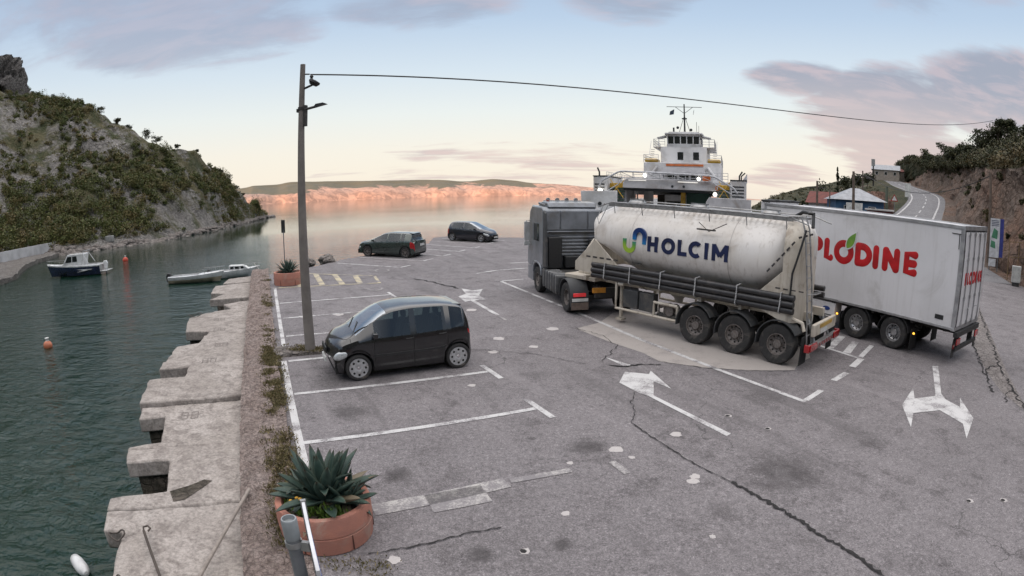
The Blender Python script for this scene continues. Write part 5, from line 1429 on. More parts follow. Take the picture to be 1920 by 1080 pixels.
for y in (.70, 1.04): lad.tube([(.08, y, .62), (.22, y, 2.0), (.42, y - .02, 3.5), (.55, y - .05, 3.82), (.9, y - .05, 3.80)], .024, 6)
for k in range(10): z = .85 + k * .29; x = .08 + (z - .62) * .115; lad.tube([(x, .70, z), (x, 1.04, z)], .017, 5)
lad.tube([(.22, 1.04, 1.9), (-.05, 1.06, 1.95), (-.05, .7, 1.95), (.22, .70, 1.9)], .015, 5)
lad.build('ladder', ALU, si)
MB().tube([(.62, 1.235, 1.85), (.60, 1.25, 2.4), (.4, 1.25, 3.1), (.35, 1.1, 3.5)], .03, 8).build('vent_hose', BLKP, si)
mb = MB(); mb.tube([(.5, 1.15, 1.25), (.2, 1.2, 1.2), (.12, 1.22, 1.0)], .05, 8); mb.build('outlet_pipe', BEIGE, si)
# lettering and emblem
NAVY = mat('navy_lettering', (0.012, 0.02, 0.075), 0.4)
HM = M_left(5.32, 1.19, 2.43); hh, tk = .45, .118
def letter(strokes, rings_=()):
    mb = MB(); k = 0
    for a, b in strokes: mb.prism(line(a, b, tk), 0, .036 + .0008 * k, 'z', HM); k += 1
    for cx_, cz_, rx, rz, a0, a1 in rings_:
        o, i_ = [], []
        for q in range(25):
            a = radians(a0 + (a1 - a0) * q / 24); o.append((cx_ + rx * cos(a), cz_ + rz * sin(a))); i_.append((cx_ + (rx - tk) * cos(a), cz_ + (rz - tk) * sin(a)))
        mb.grid([[HM @ Vector(p) for p in ((*a, 0), (*b, 0), (*b, .037), (*a, .037))] for a, b in zip(o, i_)], close=True)
    mb.build('lettering', NAVY, tank, smooth=30)
e_ = tk / 2
letter([((e_, 0), (e_, hh)), ((.38 - e_, 0), (.38 - e_, hh)), ((tk, hh / 2), (.38 - tk, hh / 2))])
letter([], [(.755, hh / 2, .24, .235, 0, 360)])
letter([((1.09 + e_, 0), (1.09 + e_, hh)), ((1.09 + tk, e_), (1.41, e_))])
letter([], [(1.70, hh / 2, .235, .235, 48, 312)])
letter([((2.0 + e_, 0), (2.0 + e_, hh))])
letter([((2.24 + e_, 0), (2.24 + e_, hh)), ((2.76 - e_, 0), (2.76 - e_, hh)), ((2.24 + e_, hh - .03), (2.5, .13)), ((2.76 - e_, hh - .03), (2.5, .13))])
def arch_band(cx_, cz_, ro, ri, leg1, leg2, up, n=18):
    """thick arch in the (x to the right seen from the left side, z) plane; legs hang from both ends"""
    o = []; i_ = []; sg = 1 if up else -1
    for k in range(n + 1):
        a = pi * k / n; o.append((cx_ - cos(a) * ro, cz_ + sg * sin(a) * ro)); i_.append((cx_ - cos(a) * ri, cz_ + sg * sin(a) * ri))
    o = [(cx_ - ro, cz_ - sg * leg1)] + o + [(cx_ + ro, cz_ - sg * leg2)]; i_ = [(cx_ - ri, cz_ - sg * leg1)] + i_ + [(cx_ + ri, cz_ - sg * leg2)]
    return o, i_
def band_mesh(o, i_, y0, y1, m):
    mb = MB(); n = len(o); r0 = [[(-a[0], y0, a[1]), (-b[0], y0, b[1]), (-b[0], y1, b[1]), (-a[0], y1, a[1])] for a, b in zip(o, i_)]
    mb.grid(r0, close=True); [mb.add(r, [(0, 1, 2, 3)]) for r in (r0[0], r0[-1])]
    return mb.build('emblem', m, tank)
def grad_mat(name, stops, z0, z1):
    m, t, b = newmat(name); x, y, z = t.sep(t.node('ShaderNodeTexCoord').outputs['Object'])
    f = t.maprange(t.math('ADD', z, t.math('MULTIPLY', x, -.25)), z0 - 1.45, z1 - 1.45); t.inp(b, 'Base Color', t.ramp(f, stops)); b.inputs['Roughness'].default_value = .4
    return m
gb = grad_mat('emblem_blue', [(0, (.01, .22, .42)), (.45, (.01, .12, .34)), (1, (.006, .03, .13))], 2.62, 3.0); gg = grad_mat('emblem_green', [(0, (.30, .45, .04)), (.5, (.10, .30, .05)), (1, (.02, .20, .22))], 2.35, 2.75)
o, i_ = arch_band(-5.635, 2.845, .255, .12, .115, .23, True); band_mesh(o, i_, 1.16, 1.229, gb)
o, i_ = arch_band(-6.015, 2.565, .255, .12, .17, .10, False); band_mesh(o, i_, 1.16, 1.229, gg)
put(si, 8.26, 13.15, atan2(.776, -.631))

# ------------------------------------------------------------------ white refrigerated box lorry
BOXW = mat('lorry_white', (0.64, 0.63, 0.64), 0.35, 0.0, (0.56, 0.55, 0.555), scale=0.5, coat=0.2, dirt=(0.47, 0.455, 0.45), dscale=.6)
TRIM = mat('trim_aluminium', (0.42, 0.42, 0.43), 0.4, 0.6, scale=3)
streaky(BOXW, .30, (.42, .40, .39))
bt = empty('box_truck', label='white refrigerated box lorry with red lettering, standing beside the silo trailer', cat='lorry')
mb = MB(); mb.box(.04, 7.85, -1.25, 1.25, 1.06, 3.93); box = mb.build('cargo_box', BOXW, bt, bevel=.012)
mb = MB()
for s in (1, -1):
    y0, y1 = sorted((s * 1.235, s * 1.275)); mb.box(0, 7.88, y0, y1, 3.86, 3.96); mb.box(0, 7.88, y0, y1, 1.02, 1.10)
    mb.box(-.02, .12, *sorted((s * 1.20, s * 1.27)), 1.0, 3.97); mb.box(7.8, 7.9, *sorted((s * 1.2, s * 1.27)), 1.03, 3.96)
mb.box(-.02, .1, -1.25, 1.25, 3.84, 3.97); mb.box(-.02, .1, -1.25, 1.25, 1.0, 1.12); mb.build('box_trim', TRIM, box, bevel=.008)
mb = MB(); mb.box(-.03, .06, -1.22, 1.22, 3.80, 3.84); mb.box(-.025, .05, 1.15, 1.2, 1.12, 3.84); mb.box(-.025, .05, -1.2, -1.15, 1.12, 3.84); mb.build('door_gasket', BLKP, box)
for s in (1, -1):
    dr = MB().box(-.045, .04, *sorted((s * .01, s * 1.15)), 1.13, 3.79).build('rear_door', BOXW, box, bevel=.008)
    mb = MB()
    for y in (.28, .86): mb.tube([(-.075, s * y, 1.1), (-.075, s * y, 3.82)], .02, 6); [mb.box(-.095, -.045, s * y - .05, s * y + .05, z, z + .07) for z in (1.15, 1.9, 3.0, 3.7)]
    mb.tube([(-.085, s * .28, 1.6), (-.12, s * .5, 1.6)], .018, 5); mb.build('lock_rod', TRIM, dr)
RED = mat('red_lettering', (0.48, 0.008, 0.012), 0.4)
# rounded letters as fat strokes: coordinates in (x right, z up) metres
K = .112
def stroke_letters(strokes, Mx, r, name, m, parent, depth=.007):
    mb = MB()
    for k, st_ in enumerate(strokes):
        pts = [Vector((p[0], p[1], 0)) for p in st_]
        # resample with round caps
        t0 = (pts[0] - pts[1]).normalized() if (pts[0] - pts[-1]).length > 1e-6 else None
        P2, R2 = [], []
        if t0 is not None:
            for a in (0, 25, 50, 72): P2.append(pts[0] + t0 * r * cos(radians(a))); R2.append(max(.002, r * sin(radians(a))))
        for p in pts: P2.append(p); R2.append(r)
        if t0 is not None:
            t1 = (pts[-1] - pts[-2]).normalized()
            for a in (72, 50, 25, 0): P2.append(pts[-1] + t1 * r * cos(radians(a))); R2.append(max(.002, r * sin(radians(a))))
        sub = MB(); sub.tube(P2, R2, 12, caps=True)
        mb.add([(v[0], v[1], v[2] * depth / r + .0006 * k) for v in sub.v], sub.f)
    for i, v in enumerate(mb.v): mb.v[i] = tuple(Mx @ Vector(v))
    return mb.build(name, m, parent, smooth=60)
def arcp(cx_, cy_, rx, ry, a0, a1, n=14): return [(cx_ + rx * cos(radians(a0 + (a1 - a0) * i / n)), cy_ + ry * sin(radians(a0 + (a1 - a0) * i / n))) for i in range(n + 1)]
def plod(sx=1.0):
    H = .74; r = K; t_ = H - r; b_ = r
    S_ = [[(0.12, b_), (0.12, t_)], [(0.12, t_)] + arcp(.22, t_ - .13, .13, .13, 90, -90, 10) + [(0.12, t_ - .26)],
          [(.62, t_), (.62, b_), (.80, b_)]]
    S_ += [arcp(1.32, .36, .29, .275, 68, 330, 20)]
    S_ += [[(1.88, b_), (1.88, t_)], [(1.88, t_), (2.0, t_)] + arcp(2.03, .37, .30, t_ - .37, 80, -80, 14) + [(2.0, b_), (1.88, b_)],
           [(2.58, b_), (2.58, t_)], [(2.94, b_), (2.94, t_)], [(2.96, t_), (3.34, b_)], [(3.36, b_), (3.36, t_)], [(4.02, t_), (3.72, t_), (3.72, b_), (4.02, b_)], [(3.74, .37), (4.0, .37)]]
    return S_
ST = plod()
stroke_letters(ST, M_left(5.66, 1.25, 2.29), K, 'lettering', RED, box)
o_ = [(1.5, .36), (1.53, .22), (1.6, .16)]
# right-hand side of the O and its leaf
stroke_letters([arcp(1.32, .36, .29, .275, -40, 30, 8)], M_left(5.66, 1.251, 2.29), K, 'lettering', RED, box)
def leaf_poly(n=12):
    a, b = Vector((1.44, .50)), Vector((1.78, 1.02)); d_ = b - a; q = Vector((-d_.y, d_.x)).normalized(); out = []
    for i in range(n + 1): t_ = i / n; out.append(a + d_ * t_ + q * .135 * sin(pi * t_ ** .8))
    for i in range(n + 1): t_ = 1 - i / n; out.append(a + d_ * t_ - q * .135 * sin(pi * t_ ** .8))
    return out
def flatpoly(P_, Mx, z0, z1, name, m, parent):
    P_ = [p for i, p in enumerate(P_) if i == 0 or (p - P_[i - 1]).length > 1e-4]
    if (P_[0] - P_[-1]).length < 1e-4: P_ = P_[:-1]
    mb = MB(); mb.prism([tuple(p) for p in P_], z0, z1, 'z', Mx); return mb.build(name, m, parent)
flatpoly([Vector((1.44, .50)) + (p - Vector((1.44, .5))) * 1.18 - Vector((.03, .05)) for p in leaf_poly()], M_left(5.66, 1.25, 2.29), 0, .027, 'leaf_outline', BOXW, box)
flatpoly(leaf_poly(), M_left(5.66, 1.25, 2.29), 0, .031, 'leaf_emblem', mat('leaf_green', (.22, .36, .03), .4, c2=(.10, .24, .03), scale=2), box)
# small lettering on the doors
sM = Matrix(((0, 0, -1, -.045), (-.46, 0, 0, .95), (0, .5, 0, 2.28), (0, 0, 0, 1)))
stroke_letters(ST + [arcp(1.32, .36, .29, .275, -40, 30, 8)], sM, K, 'lettering', RED, box, depth=.012)
MB().box(.42, .72, 1.255, 1.262, 1.25, 1.38).build('sticker', BLKP, box)
mb = MB(); mb.tube([(.1, 1.262, 3.72), (.42, 1.262, 3.72)], .012, 4); mb.tube([(.16, 1.262, 3.7), (.16, 1.262, 3.3)], .012, 4); mb.build('contour_tape', BLKP, box)
mb = MB(); mb.box(7.9, 8.35, -.95, .95, 2.7, 4.02); mb.build('cooling_unit', BOXW, bt, bevel=.06, segs=3)
mb = MB(); mb.box(7.88, 8.3, -1.0, 1.0, 4.0, 4.07); [mb.cyl((8.1, y, 4.04), (8.1, y, 4.09), .25, n=16) for y in (-.5, .5)]; mb.build('cooling_fan', BLKP, bt, bevel=.02)
mb = MB(); mb.prism([(8.5, .95), (8.5, 3.05), (8.7, 3.2), (9.9, 3.2), (10.3, 2.2), (10.45, 1.4), (10.45, .5), (9.95, .5), (9.85, .95)], -1.2, 1.2, 'y'); cb = mb.build('cab', BOXW, bt, bevel=.06, segs=3)
mb = MB(); mb.box(9.1, 9.9, 1.195, 1.21, 1.9, 2.7); mb.box(9.1, 9.9, -1.21, -1.195, 1.9, 2.7); mb.build('side_window', GLASS, cb)
MB().add([(10.34, -1.1, 2.1), (10.34, 1.1, 2.1), (9.98, 1.05, 3.05), (9.98, -1.05, 3.05)], [(0, 1, 2, 3)]).build('windscreen', GLASSL, cb)
mb = MB(); mb.box(.2, 10.2, .35, .45, .78, 1.05); mb.box(.2, 10.2, -.45, -.35, .78, 1.05)
for x in (.3, 1.5, 3.0, 4.6, 6.2, 7.6): mb.box(x, x + .1, -1.15, 1.15, .92, 1.05)
mb.build('chassis', FRAME, bt)
mb = MB(); mb.box(4.5, 5.9, .75, 1.22, .28, .95); bu = mb.build('side_locker', BOXW, bt, bevel=.02)
mb = MB(); mb.lathe([(.15, 0), (.15, .006), (.001, .006)], 24, Matrix.Translation((4.85, 1.222, .74)) @ Matrix.Rotation(-pi / 2, 4, 'X') @ Matrix.Diagonal((1, .45, 1, 1))); mb.build('oval_badge', mat('badge_blue', (.02, .05, .2), .4), bu)
mb = MB(); [mb.box(4.6, 5.1, 1.22, 1.226, .36 + .08 * k, .39 + .08 * k) for k in range(3)]; mb.build('vent_slot', BLKP, bu)
for x, tw in ((2.16, .56), (3.61, .36), (9.1, .3)):
    for s in (1, -1):
        wheel(bt, x, s * (1.22 - tw / 2), .50, tw, s, 'truck_clean')
        if x < 5:
            mb = MB(); y0, y1 = sorted((s * .7, s * 1.24)); arc_fender(mb, x, .60, y0, y1, radians(5), radians(170), .025, 14, .5); mb.build('mudguard', BLKP, bt, smooth=40)
mb = MB(); [mb.box(x, x + .02, *sorted((s * .7, s * 1.22)), .1, .75) for x in (1.48, 4.25) for s in (1, -1)]; mb.build('mudflap', DARKU, bt)
mb = MB(); mb.box(-.12, .02, -1.2, 1.2, .82, .98); mb.box(-.1, .0, -1.1, 1.1, .40, .52); [mb.box(-.05, .12, s * .7 - .04, s * .7 + .04, .42, 1.0) for s in (1, -1)]; mb.build('rear_bumper', BLKP, bt, bevel=.01)
for s in (1, -1):
    MB().box(-.14, -.1, *sorted((s * .8, s * 1.15)), .6, .78).build('tail_light', LAMPR, bt, bevel=.01)
    MB().box(-.04, -.02, *sorted((s * 1.02, s * 1.24)), .22, .78).build('rear_flap', BLKP, bt)
    MB().box(-.055, -.042, *sorted((s * 1.06, s * 1.22)), .5, .62).build('reflector', LAMPR, bt)
for x in (1.35, 4.35): MB().box(x, x + .06, 1.22, 1.25, .62, .67).build('marker_lamp', mat('amber_lit', (.8, .3, .02), .3, emit=(1, .45, .05), estr=1.5), bt)
put(bt, 13.46, 12.43, atan2(.905, -.425))
# ------------------------------------------------------------------ ferry (local: x to starboard of the picture, y away from the quay)
FW = mat('ship_white', (0.68, 0.67, 0.67), 0.45, scale=.5, dirt=(0.42, 0.38, 0.34), dscale=.5)
FG = mat('ship_grey', (0.50, 0.49, 0.50), 0.5, scale=.6, dirt=(0.25, 0.21, 0.18), dscale=.6)
FGR = mat('ship_green', (0.02, 0.075, 0.055), 0.5, scale=1)
FYEL = mat('ship_yellow', (0.50, 0.30, 0.03), 0.5, scale=2)
FOR = mat('ship_orange', (0.55, 0.14, 0.03), 0.5, scale=2)
FDK = mat('ship_dark', (0.02, 0.022, 0.025), 0.6)
FWIN = mat('ship_glass', (0.015, 0.018, 0.02), 0.05, spec=.9)
LIT = mat('lit_floodlight', (1, .95, .85), .4, emit=(1.0, .95, .85), estr=2.2)
RAILM = mat('rail_white', (0.5, 0.5, 0.52), 0.5)
fe = empty('ferry', (15.0, 54.0, 0), -radians(22), 'white and grey car ferry with open bow and tall bridge, moored behind the lorries', 'ferry')
def F(az, e, D):   # local point seen under a bearing/elevation at local depth D (y)
    return None
mb = MB()
# hull with flared bow wings
hullsec = [(-.5, 7.6, 8.3, 2.6), (2, 8.0, 8.5, 3.2), (10, 8.2, 8.6, 4.0), (34, 8.2, 8.6, 4.0), (44, 6.0, 6.8, 4.0)]
for s in (1, -1):
    rows = []
    for y, wb, wt_, zt_ in hullsec: rows.append([(s * wb * .8, y, SEA - 1.5), (s * wb, y, SEA + .3), (s * wt_, y, zt_), (s * (wt_ - .35), y, zt_), (s * (wt_ - .35), y, 1.1)])
    mb.grid(rows)
mb.box(-8.0, 8.0, -.4, 44, .9, 1.15); mb.box(-7.6, 7.6, -.5, 1.0, SEA - 1.2, 1.1)
hull = mb.build('hull', FW, fe, smooth=20)
# bow wings (the two grey shields), ramp on the quay
for s, x0, x1, zb_, zt_, m in ((-1, -8.35, -4.9, 1.1, 4.85, FW), (1, 3.9, 8.2, 1.1, 4.35, FG)):
    mb = MB(); mb.prism([(x0, zb_), (x1, zb_), (x1, zt_ + .05), (x0 - .25 if s < 0 else x0, zt_), ] if s < 0 else [(x0, zb_), (x1, zb_), (x1 + .15, zt_), (x0 + .3, zt_ + .1), (x0, zt_ - .35)], -.3, .0, 'y')
    wg = mb.build('bow_wing', m, fe, bevel=.04)
    MB().cyl(((x0 + x1) / 2, -.36, (zt_ - 1.25)), ((x0 + x1) / 2, -.2, (zt_ - 1.25)), .2, n=12).build('fairlead', FDK, wg)
mb = MB(); mb.prism([(-3.6, 1.12), (3.8, 1.12), (3.8, 1.3), (-3.6, 1.3)], -7.5, -.3, 'y'); mb.build('bow_ramp', FG, fe, bevel=.03)
# side houses with louvres and stairs
for s, xa, xb, zt_ in ((-1, -7.6, -6.2, 6.35), (1, 6.3, 7.9, 6.15)):
    mb = MB(); mb.box(xa, xb, 1.0, 9, 1.1, zt_); hs = mb.build('side_house', FW, fe, bevel=.04)
    mb = MB(); [mb.box(xa + .15, xb - .25, .96, 1.02, 3.9 + k * .32, 4.02 + k * .32) for k in range(6)]; mb.build('louvre', FDK, hs)
    mb = MB(); mb.box(xa - .05, xb + .05, .95, 9.05, zt_, zt_ + .1); mb.build('roof_edge', FDK, hs)
    mb = MB(); mb.tube([(xa + .4 + (.5 if s > 0 else 0), 2, zt_), (xa + .4 + (.5 if s > 0 else 0), 2, zt_ + .5), (xa + .2 + (1.0 if s > 0 else 0), 2, zt_ + .95)], .09, 6)
    mb.build('exhaust', FDK, hs)
    if s > 0: MB().tube([(xb - .5, 2.4, zt_), (xb - .5, 2.4, zt_ + .5), (xb - .1, 2.4, zt_ + .85)], .08, 6).build('exhaust', FDK, hs)
    x0, x1 = (-6.2, -4.4) if s < 0 else (4.9, 6.3)
    mb = MB(); mb.box(x0, x1, 2.2, 8, 1.1, 5.2); hb = mb.build('stair_house', FG if s < 0 else FW, fe)
    mb = MB(); [mb.prism([(x0 + .1, 3.0 + k * .3), (x1 - .15, 3.0 + k * .3), (x1 - .15, 3.12 + k * .3), (x0 + .1, 3.12 + k * .3)], 1.2 + .09 * k, 1.5 + .09 * k, 'y') for k in range(8)]; mb.build('stair_tread', FGR, hb)
    mb = MB(); mb.tube([(x0 + .1, 1.0, 4.2), (x1 - .1, 1.6, 6.0)], .05, 5); mb.tube([(x1 - .1, 1.0, 4.2), (x0 + .2, 1.6, 6.1)], .04, 5); mb.build('stair_rail', FYEL, hb)
    mb = MB(); mb.box(x0 + .1, x1 - .1, 1.9, 2.3, 5.2, 5.7); mb.build('rescue_locker', FYEL, fe, bevel=.04)
# portal beam over the car deck
mb = MB(); mb.prism([(-4.6, 5.22), (4.9, 5.05), (4.9, 5.65), (4.5, 6.05), (-4.3, 6.15), (-4.6, 5.7)], 1.2, 2.4, 'y'); pb = mb.build('portal_beam', FG, fe, bevel=.05)
mb = MB(); mb.prism([(-4.6, 4.98), (4.9, 4.82), (4.9, 5.1), (-4.6, 5.25)], 1.6, 30, 'y'); mb.build('deck_head', FDK, fe)
mb = MB(); mb.prism([(-4.0, 5.95), (-2.2, 5.93), (-2.2, 6.0), (-4.0, 6.02)], 1.17, 1.2, 'y'); mb.prism([(1.0, 5.85), (3.0, 5.8), (3.0, 5.88), (1.0, 5.93)], 1.17, 1.2, 'y'); mb.build('strip_light', mat('dim_tube_light', (.7, .7, .68), .5, emit=(1, .95, .85), estr=.35), pb)
for x in (.45, 1.6): MB().cyl((x, 1.14, 5.42), (x, 1.2, 5.42), .13, n=12).build('porthole', FDK, pb)
# hinged gallows: two rails of pipe that carry the ramp wires
mb = MB(); mb.tube([(-7.0, .6, 5.2), (-6.6, .6, 5.9), (-5.0, .5, 6.75), (-4.6, .5, 6.85), (4.2, .5, 6.55), (4.8, .5, 6.4), (6.6, .6, 5.4), (7.0, .6, 4.9)], .09, 8)
mb.tube([(-6.4, .8, 4.7), (-5.0, .8, 5.55), (-4.6, .8, 6.2), (-2, .8, 6.2), (4.4, .8, 5.95), (5.0, .8, 5.6), (6.4, .8, 4.8)], .06, 6)
for x in (-4.7, -3.4, -2.1, -.8, .5, 1.8, 3.1, 4.4): mb.tube([(x, .5, 6.84 - (x + 4.6) * .033), (x + .05, .8, 6.15 - (x + 2) * .03)], .03, 5)
for x in (-4.7, -2.1, .5, 3.1): mb.tube([(x, .5, 6.8 - (x + 4.6) * .033), (x + 1.3, .8, 6.15 - (x + 2) * .03)], .03, 5)
mb.build('ramp_gallows', RAILM, fe)
for x, y, z, r in ((-6.75, .4, 4.9, .34), (-2.2, .35, 6.45, .26), (3.15, .35, 6.2, .25), (4.75, .9, 4.75, .28)):
    o = MB().ball((0, 0, 0), r * .72, 12, 8, (1, .6, 1)).build('floodlight', LIT, fe); o.location = (x, y, z)
mb = MB(); mb.lathe([(.16, -.04), (.24, -.02), (.24, .04), (.16, .06)], 16, Matrix.Translation((5.0, 1.0, 5.35)) @ Matrix.Rotation(pi / 2, 4, 'X')); mb.build('life_ring', FOR, fe)
mb = MB(); mb.box(3.5, 4.3, .9, 1.3, 6.0, 6.6); mb.build('orange_locker', FOR, fe, bevel=.05)
# things seen inside the car deck
mb = MB(); [mb.box(-4.5 + k * .27, -4.36 + k * .27, 6, 6.1, 1.2, 4.95) for k in range(3)]; mb.box(-3.5, -2.4, 8, 8.2, 1.2, 4.95); mb.build('deck_partition', FW, fe)
mb = MB(); mb.box(1.05, 1.55, 4, 4.3, 1.2, 4.85); mb.build('yellow_pillar', FYEL, fe)
mb = MB(); mb.box(1.6, 4.0, 5, 12, 1.2, 4.82); mb.build('green_door', FGR, fe)
mb = MB(); mb.box(-2.2, -.9, 10, 18, 1.3, 4.9); mb.build('brown_panel', mat('ship_brown', (.09, .075, .055), .6), fe)
# superstructure, three levels
def lvl_(x0, x1, y0, y1, z0, z1, m=FW, bev=.05): return MB().box(x0, x1, y0, y1, z0, z1).build('deckhouse', m, fe, bevel=bev)
X0 = 0.12
d1 = lvl_(X0 - 5.0, X0 + 5.0, 17, 32, 6.2, 8.75); lvl_(X0 - 8.3, X0 + 7.8, 9.2, 34, 4.6, 6.2, FG)
d2 = lvl_(X0 - 2.95, X0 + 3.1, 18.5, 30, 8.75, 10.9); 
mb = MB(); mb.prism([(-2.2, 19.2), (2.2, 19.2), (2.35, 20.2), (2.35, 24.5), (-2.35, 24.5), (-2.35, 20.2)], 10.9, 11.35, 'z', Matrix.Translation((X0, 0, 0))); mb.prism([(-2.1, 19.3), (2.1, 19.3), (2.25, 20.3), (2.25, 24.3), (-2.25, 24.3), (-2.25, 20.3)], 12.35, 12.6, 'z', Matrix.Translation((X0, 0, 0)))
mb.prism([(-2.45, 18.9), (2.45, 18.9), (2.6, 20.3), (2.6, 24.7), (-2.6, 24.7), (-2.6, 20.3)], 12.6, 12.78, 'z', Matrix.Translation((X0, 0, 0))); mb.box(X0 - 2.0, X0 + 2.0, 19.5, 24, 12.78, 12.98)
for x in (-2.12, -1.27, -.42, .42, 1.27, 2.12): mb.box(X0 + x - .07, X0 + x + .07, 19.25, 19.4, 11.35, 12.35)
for y in (20.3, 22.3, 24.2):
    for s in (1, -1): mb.box(X0 + s * 2.25 - .07, X0 + s * 2.25 + .07, y - .08, y + .08, 11.35, 12.35)
br = mb.build('wheelhouse', FW, fe, bevel=.02)
for k, (a, b) in enumerate(((-2.05, -1.34), (-1.2, -.49), (-.35, .35), (.49, 1.2), (1.34, 2.05))): MB().box(X0 + a, X0 + b, 19.32, 19.36, 11.35, 12.35).build('window', FWIN, br)
for s in (1, -1): MB().box(*sorted((X0 + s * 2.26, X0 + s * 2.22)), 20.4, 24.1, 11.35, 12.35).build('window', FWIN, br)
MB().box(X0 - 1.9, X0 + 1.9, 20.2, 24, 11.3, 11.95).build('console', FDK, br)
for s in (1, -1):
    mb = MB(); mb.prism([(X0 + s * 2.5, 12.35), (X0 + s * 3.6, 12.15), (X0 + s * 3.6, 12.24), (X0 + s * 2.5, 12.5)], 19.6, 21.6, 'y'); mb.tube([(X0 + s * 3.35, 19.8, 10.6), (X0 + s * 3.35, 19.8, 12.2)], .05, 5); mb.build('bridge_wing', FW, fe)
for a in (-.75, 1.3):
    MB().box(X0 + a, X0 + a + .75, 18.46, 18.52, 9.2, 10.2).build('window', FWIN, d2)
mb = MB(); mb.box(X0 - 2.1, X0 + 2.7, 16.9, 17.05, 8.3, 8.55); mb.build('orange_band', FOR, d1)
mb = MB(); mb.box(X0 - 2.6, X0 + 2.9, 16.0, 17, 7.35, 8.1); mb.box(X0 - 2.6, X0 - 2.4, 16, 17, 6.2, 7.4); mb.box(X0 + 2.7, X0 + 2.9, 16, 17, 6.2, 7.4); mb.build('front_gallery', FG, d1)
for k in range(3): MB().box(X0 - 1.9 + 1.5 * k, X0 - .7 + 1.5 * k, 16.94, 17.0, 6.5, 7.3).build('window', FWIN, d1)
for s in (1, -1):
    MB().box(*sorted((X0 + s * 3.2, X0 + s * 4.9)), 17.2, 19.5, 8.8, 9.25).build('liferaft', FYEL, d1, bevel=.15)
    mb = MB(); mb.tube([(X0 + s * 3.2, 16.8, 8.2), (X0 + s * 4.1, 16.8, 7.1)], .18, 8); mb.build('davit_arm', FW, d1)
def rail(name, pts, h, parent, n_r=3, post=1.2, r=.03):
    mb = MB(); pts = [Vector(p) for p in pts]
    for k in range(n_r): mb.tube([p + Vector((0, 0, h * (k + 1) / n_r)) for p in pts], r, 5)
    for a, b in zip(pts, pts[1:]):
        n = max(1, int((b - a).length / post))
        for i in range(n + 1): p = a.lerp(b, i / n); mb.tube([p, p + Vector((0, 0, h))], r, 5)
    return mb.build(name, RAILM, parent)
rail('guard_rail', [(X0 - 5, 30, 8.75), (X0 - 5, 17.1, 8.75), (X0 - 3.1, 17.1, 8.75)], 1.0, d1); rail('guard_rail', [(X0 + 3.2, 17.1, 8.75), (X0 + 5, 17.1, 8.75), (X0 + 5, 30, 8.75)], 1.0, d1)
rail('guard_rail', [(X0 - 3.9, 26, 10.9), (X0 - 3.9, 18.6, 10.9), (X0 - 2.4, 18.6, 10.9)], 1.0, d2); rail('guard_rail', [(X0 + 2.5, 18.6, 10.9), (X0 + 4.1, 18.6, 10.9), (X0 + 4.1, 26, 10.9)], 1.0, d2)
MB().box(X0 - 3.95, X0 + 4.15, 18.5, 28, 10.82, 10.9).build('bridge_deck', FW, d2)
rail('guard_rail', [(-8.2, 10, 6.2), (-8.2, 30, 6.2)], 1.0, fe); rail('guard_rail', [(8.2, 10, 6.2), (8.2, 30, 6.2)], 1.0, fe); rail('guard_rail', [(-5, 9.3, 6.2), (6, 9.3, 6.2)], 1.0, fe)
mb = MB()
for s in (1, -1):
    for k in range(7): mb.box(*sorted((X0 + s * 3.9, X0 + s * 4.4)), 18.0 + .25 * k, 18.2 + .25 * k, 8.9 + .28 * k, 8.95 + .28 * k)
    mb.tube([(X0 + s * 4.4, 18, 9.8), (X0 + s * 4.4, 20, 11.8)], .03, 5)
mb.build('ladder_step', RAILM, d2)
ms = MB(); ms.cyl((X0, 21.5, 12.9), (X0, 21.5, 17.0), .13, .08, 10); ms.tube([(X0 - 2.4, 21.5, 16.65), (X0 + 2.4, 21.5, 16.55)], .04, 5)
for s in (1, -1): ms.tube([(X0, 21.5, 15.7), (X0 + s * 1.2, 21.5, 16.6)], .035, 5); ms.tube([(X0 + s * .8, 21.5, 12.95), (X0 + s * .05, 21.5, 15.3)], .035, 5)
ms.tube([(X0 + 1.6, 22, 12.9), (X0 + 1.6, 22, 14.6)], .03, 5); ms.tube([(X0 + 1.9, 22, 12.9), (X0 + 1.9, 22, 14.1)], .025, 5); ms.cyl((X0 - 1.45, 21, 12.9), (X0 - 1.45, 21, 13.7), .12, n=8); ms.box(X0 - .35, X0 + .35, 21.3, 21.5, 14.9, 15.05)
ms = ms.build('mast', FDK, fe)
for s in (1, -1): MB().ball((0, 0, 0), .2, 10, 6, (1, 1, 1)).build('radar_dome', FDK, ms).location = (X0 + s * .9, 21, 13.55 - .15 * s)
for s in (1, -1): MB().add([(X0 + s * 1.35, 21.5, 16.3), (X0 + s * 1.35 - .1, 21.6, 15.6), (X0 + s * 1.35 - .55 * (s < 0) - .15, 21.55, 15.5), (X0 + s * 1.35 - .5 * (s < 0) - .1, 21.5, 16.0)], [(0, 1, 2, 3)]).build('flag', mat('flag_cloth', (.05, .07, .10), .8), ms)
# lorry standing on the ferry's car deck
ft = empty('deck_truck', (0, 0, 0), 0, 'white lorry standing on the car deck of the ferry', 'lorry'); ft.matrix_world = fe.matrix_basis @ Matrix.Translation((.25, 7, 1.16)); 
mb = MB(); mb.box(-1.25, 1.25, 0, 2.2, .5, 3.5); cbb = mb.build('cab', BOXW, ft, bevel=.1); MB().box(-1.05, 1.05, -.02, .02, 1.9, 2.75).build('windscreen', GLASS, cbb); MB().box(-.9, .9, -.03, .02, .7, 1.2).build('grille', BLKG, cbb)
mb = MB(); mb.box(-1.25, 1.25, 2.4, 8, 1.0, 3.6); mb.build('cargo_box', BOXW, ft)
for x in (-1.05, 1.05):
    for y in (1.0, 6.5): MB().cyl((x - .15, y, .5), (x + .15, y, .5), .5, n=20).build('wheel', RUB, ft)

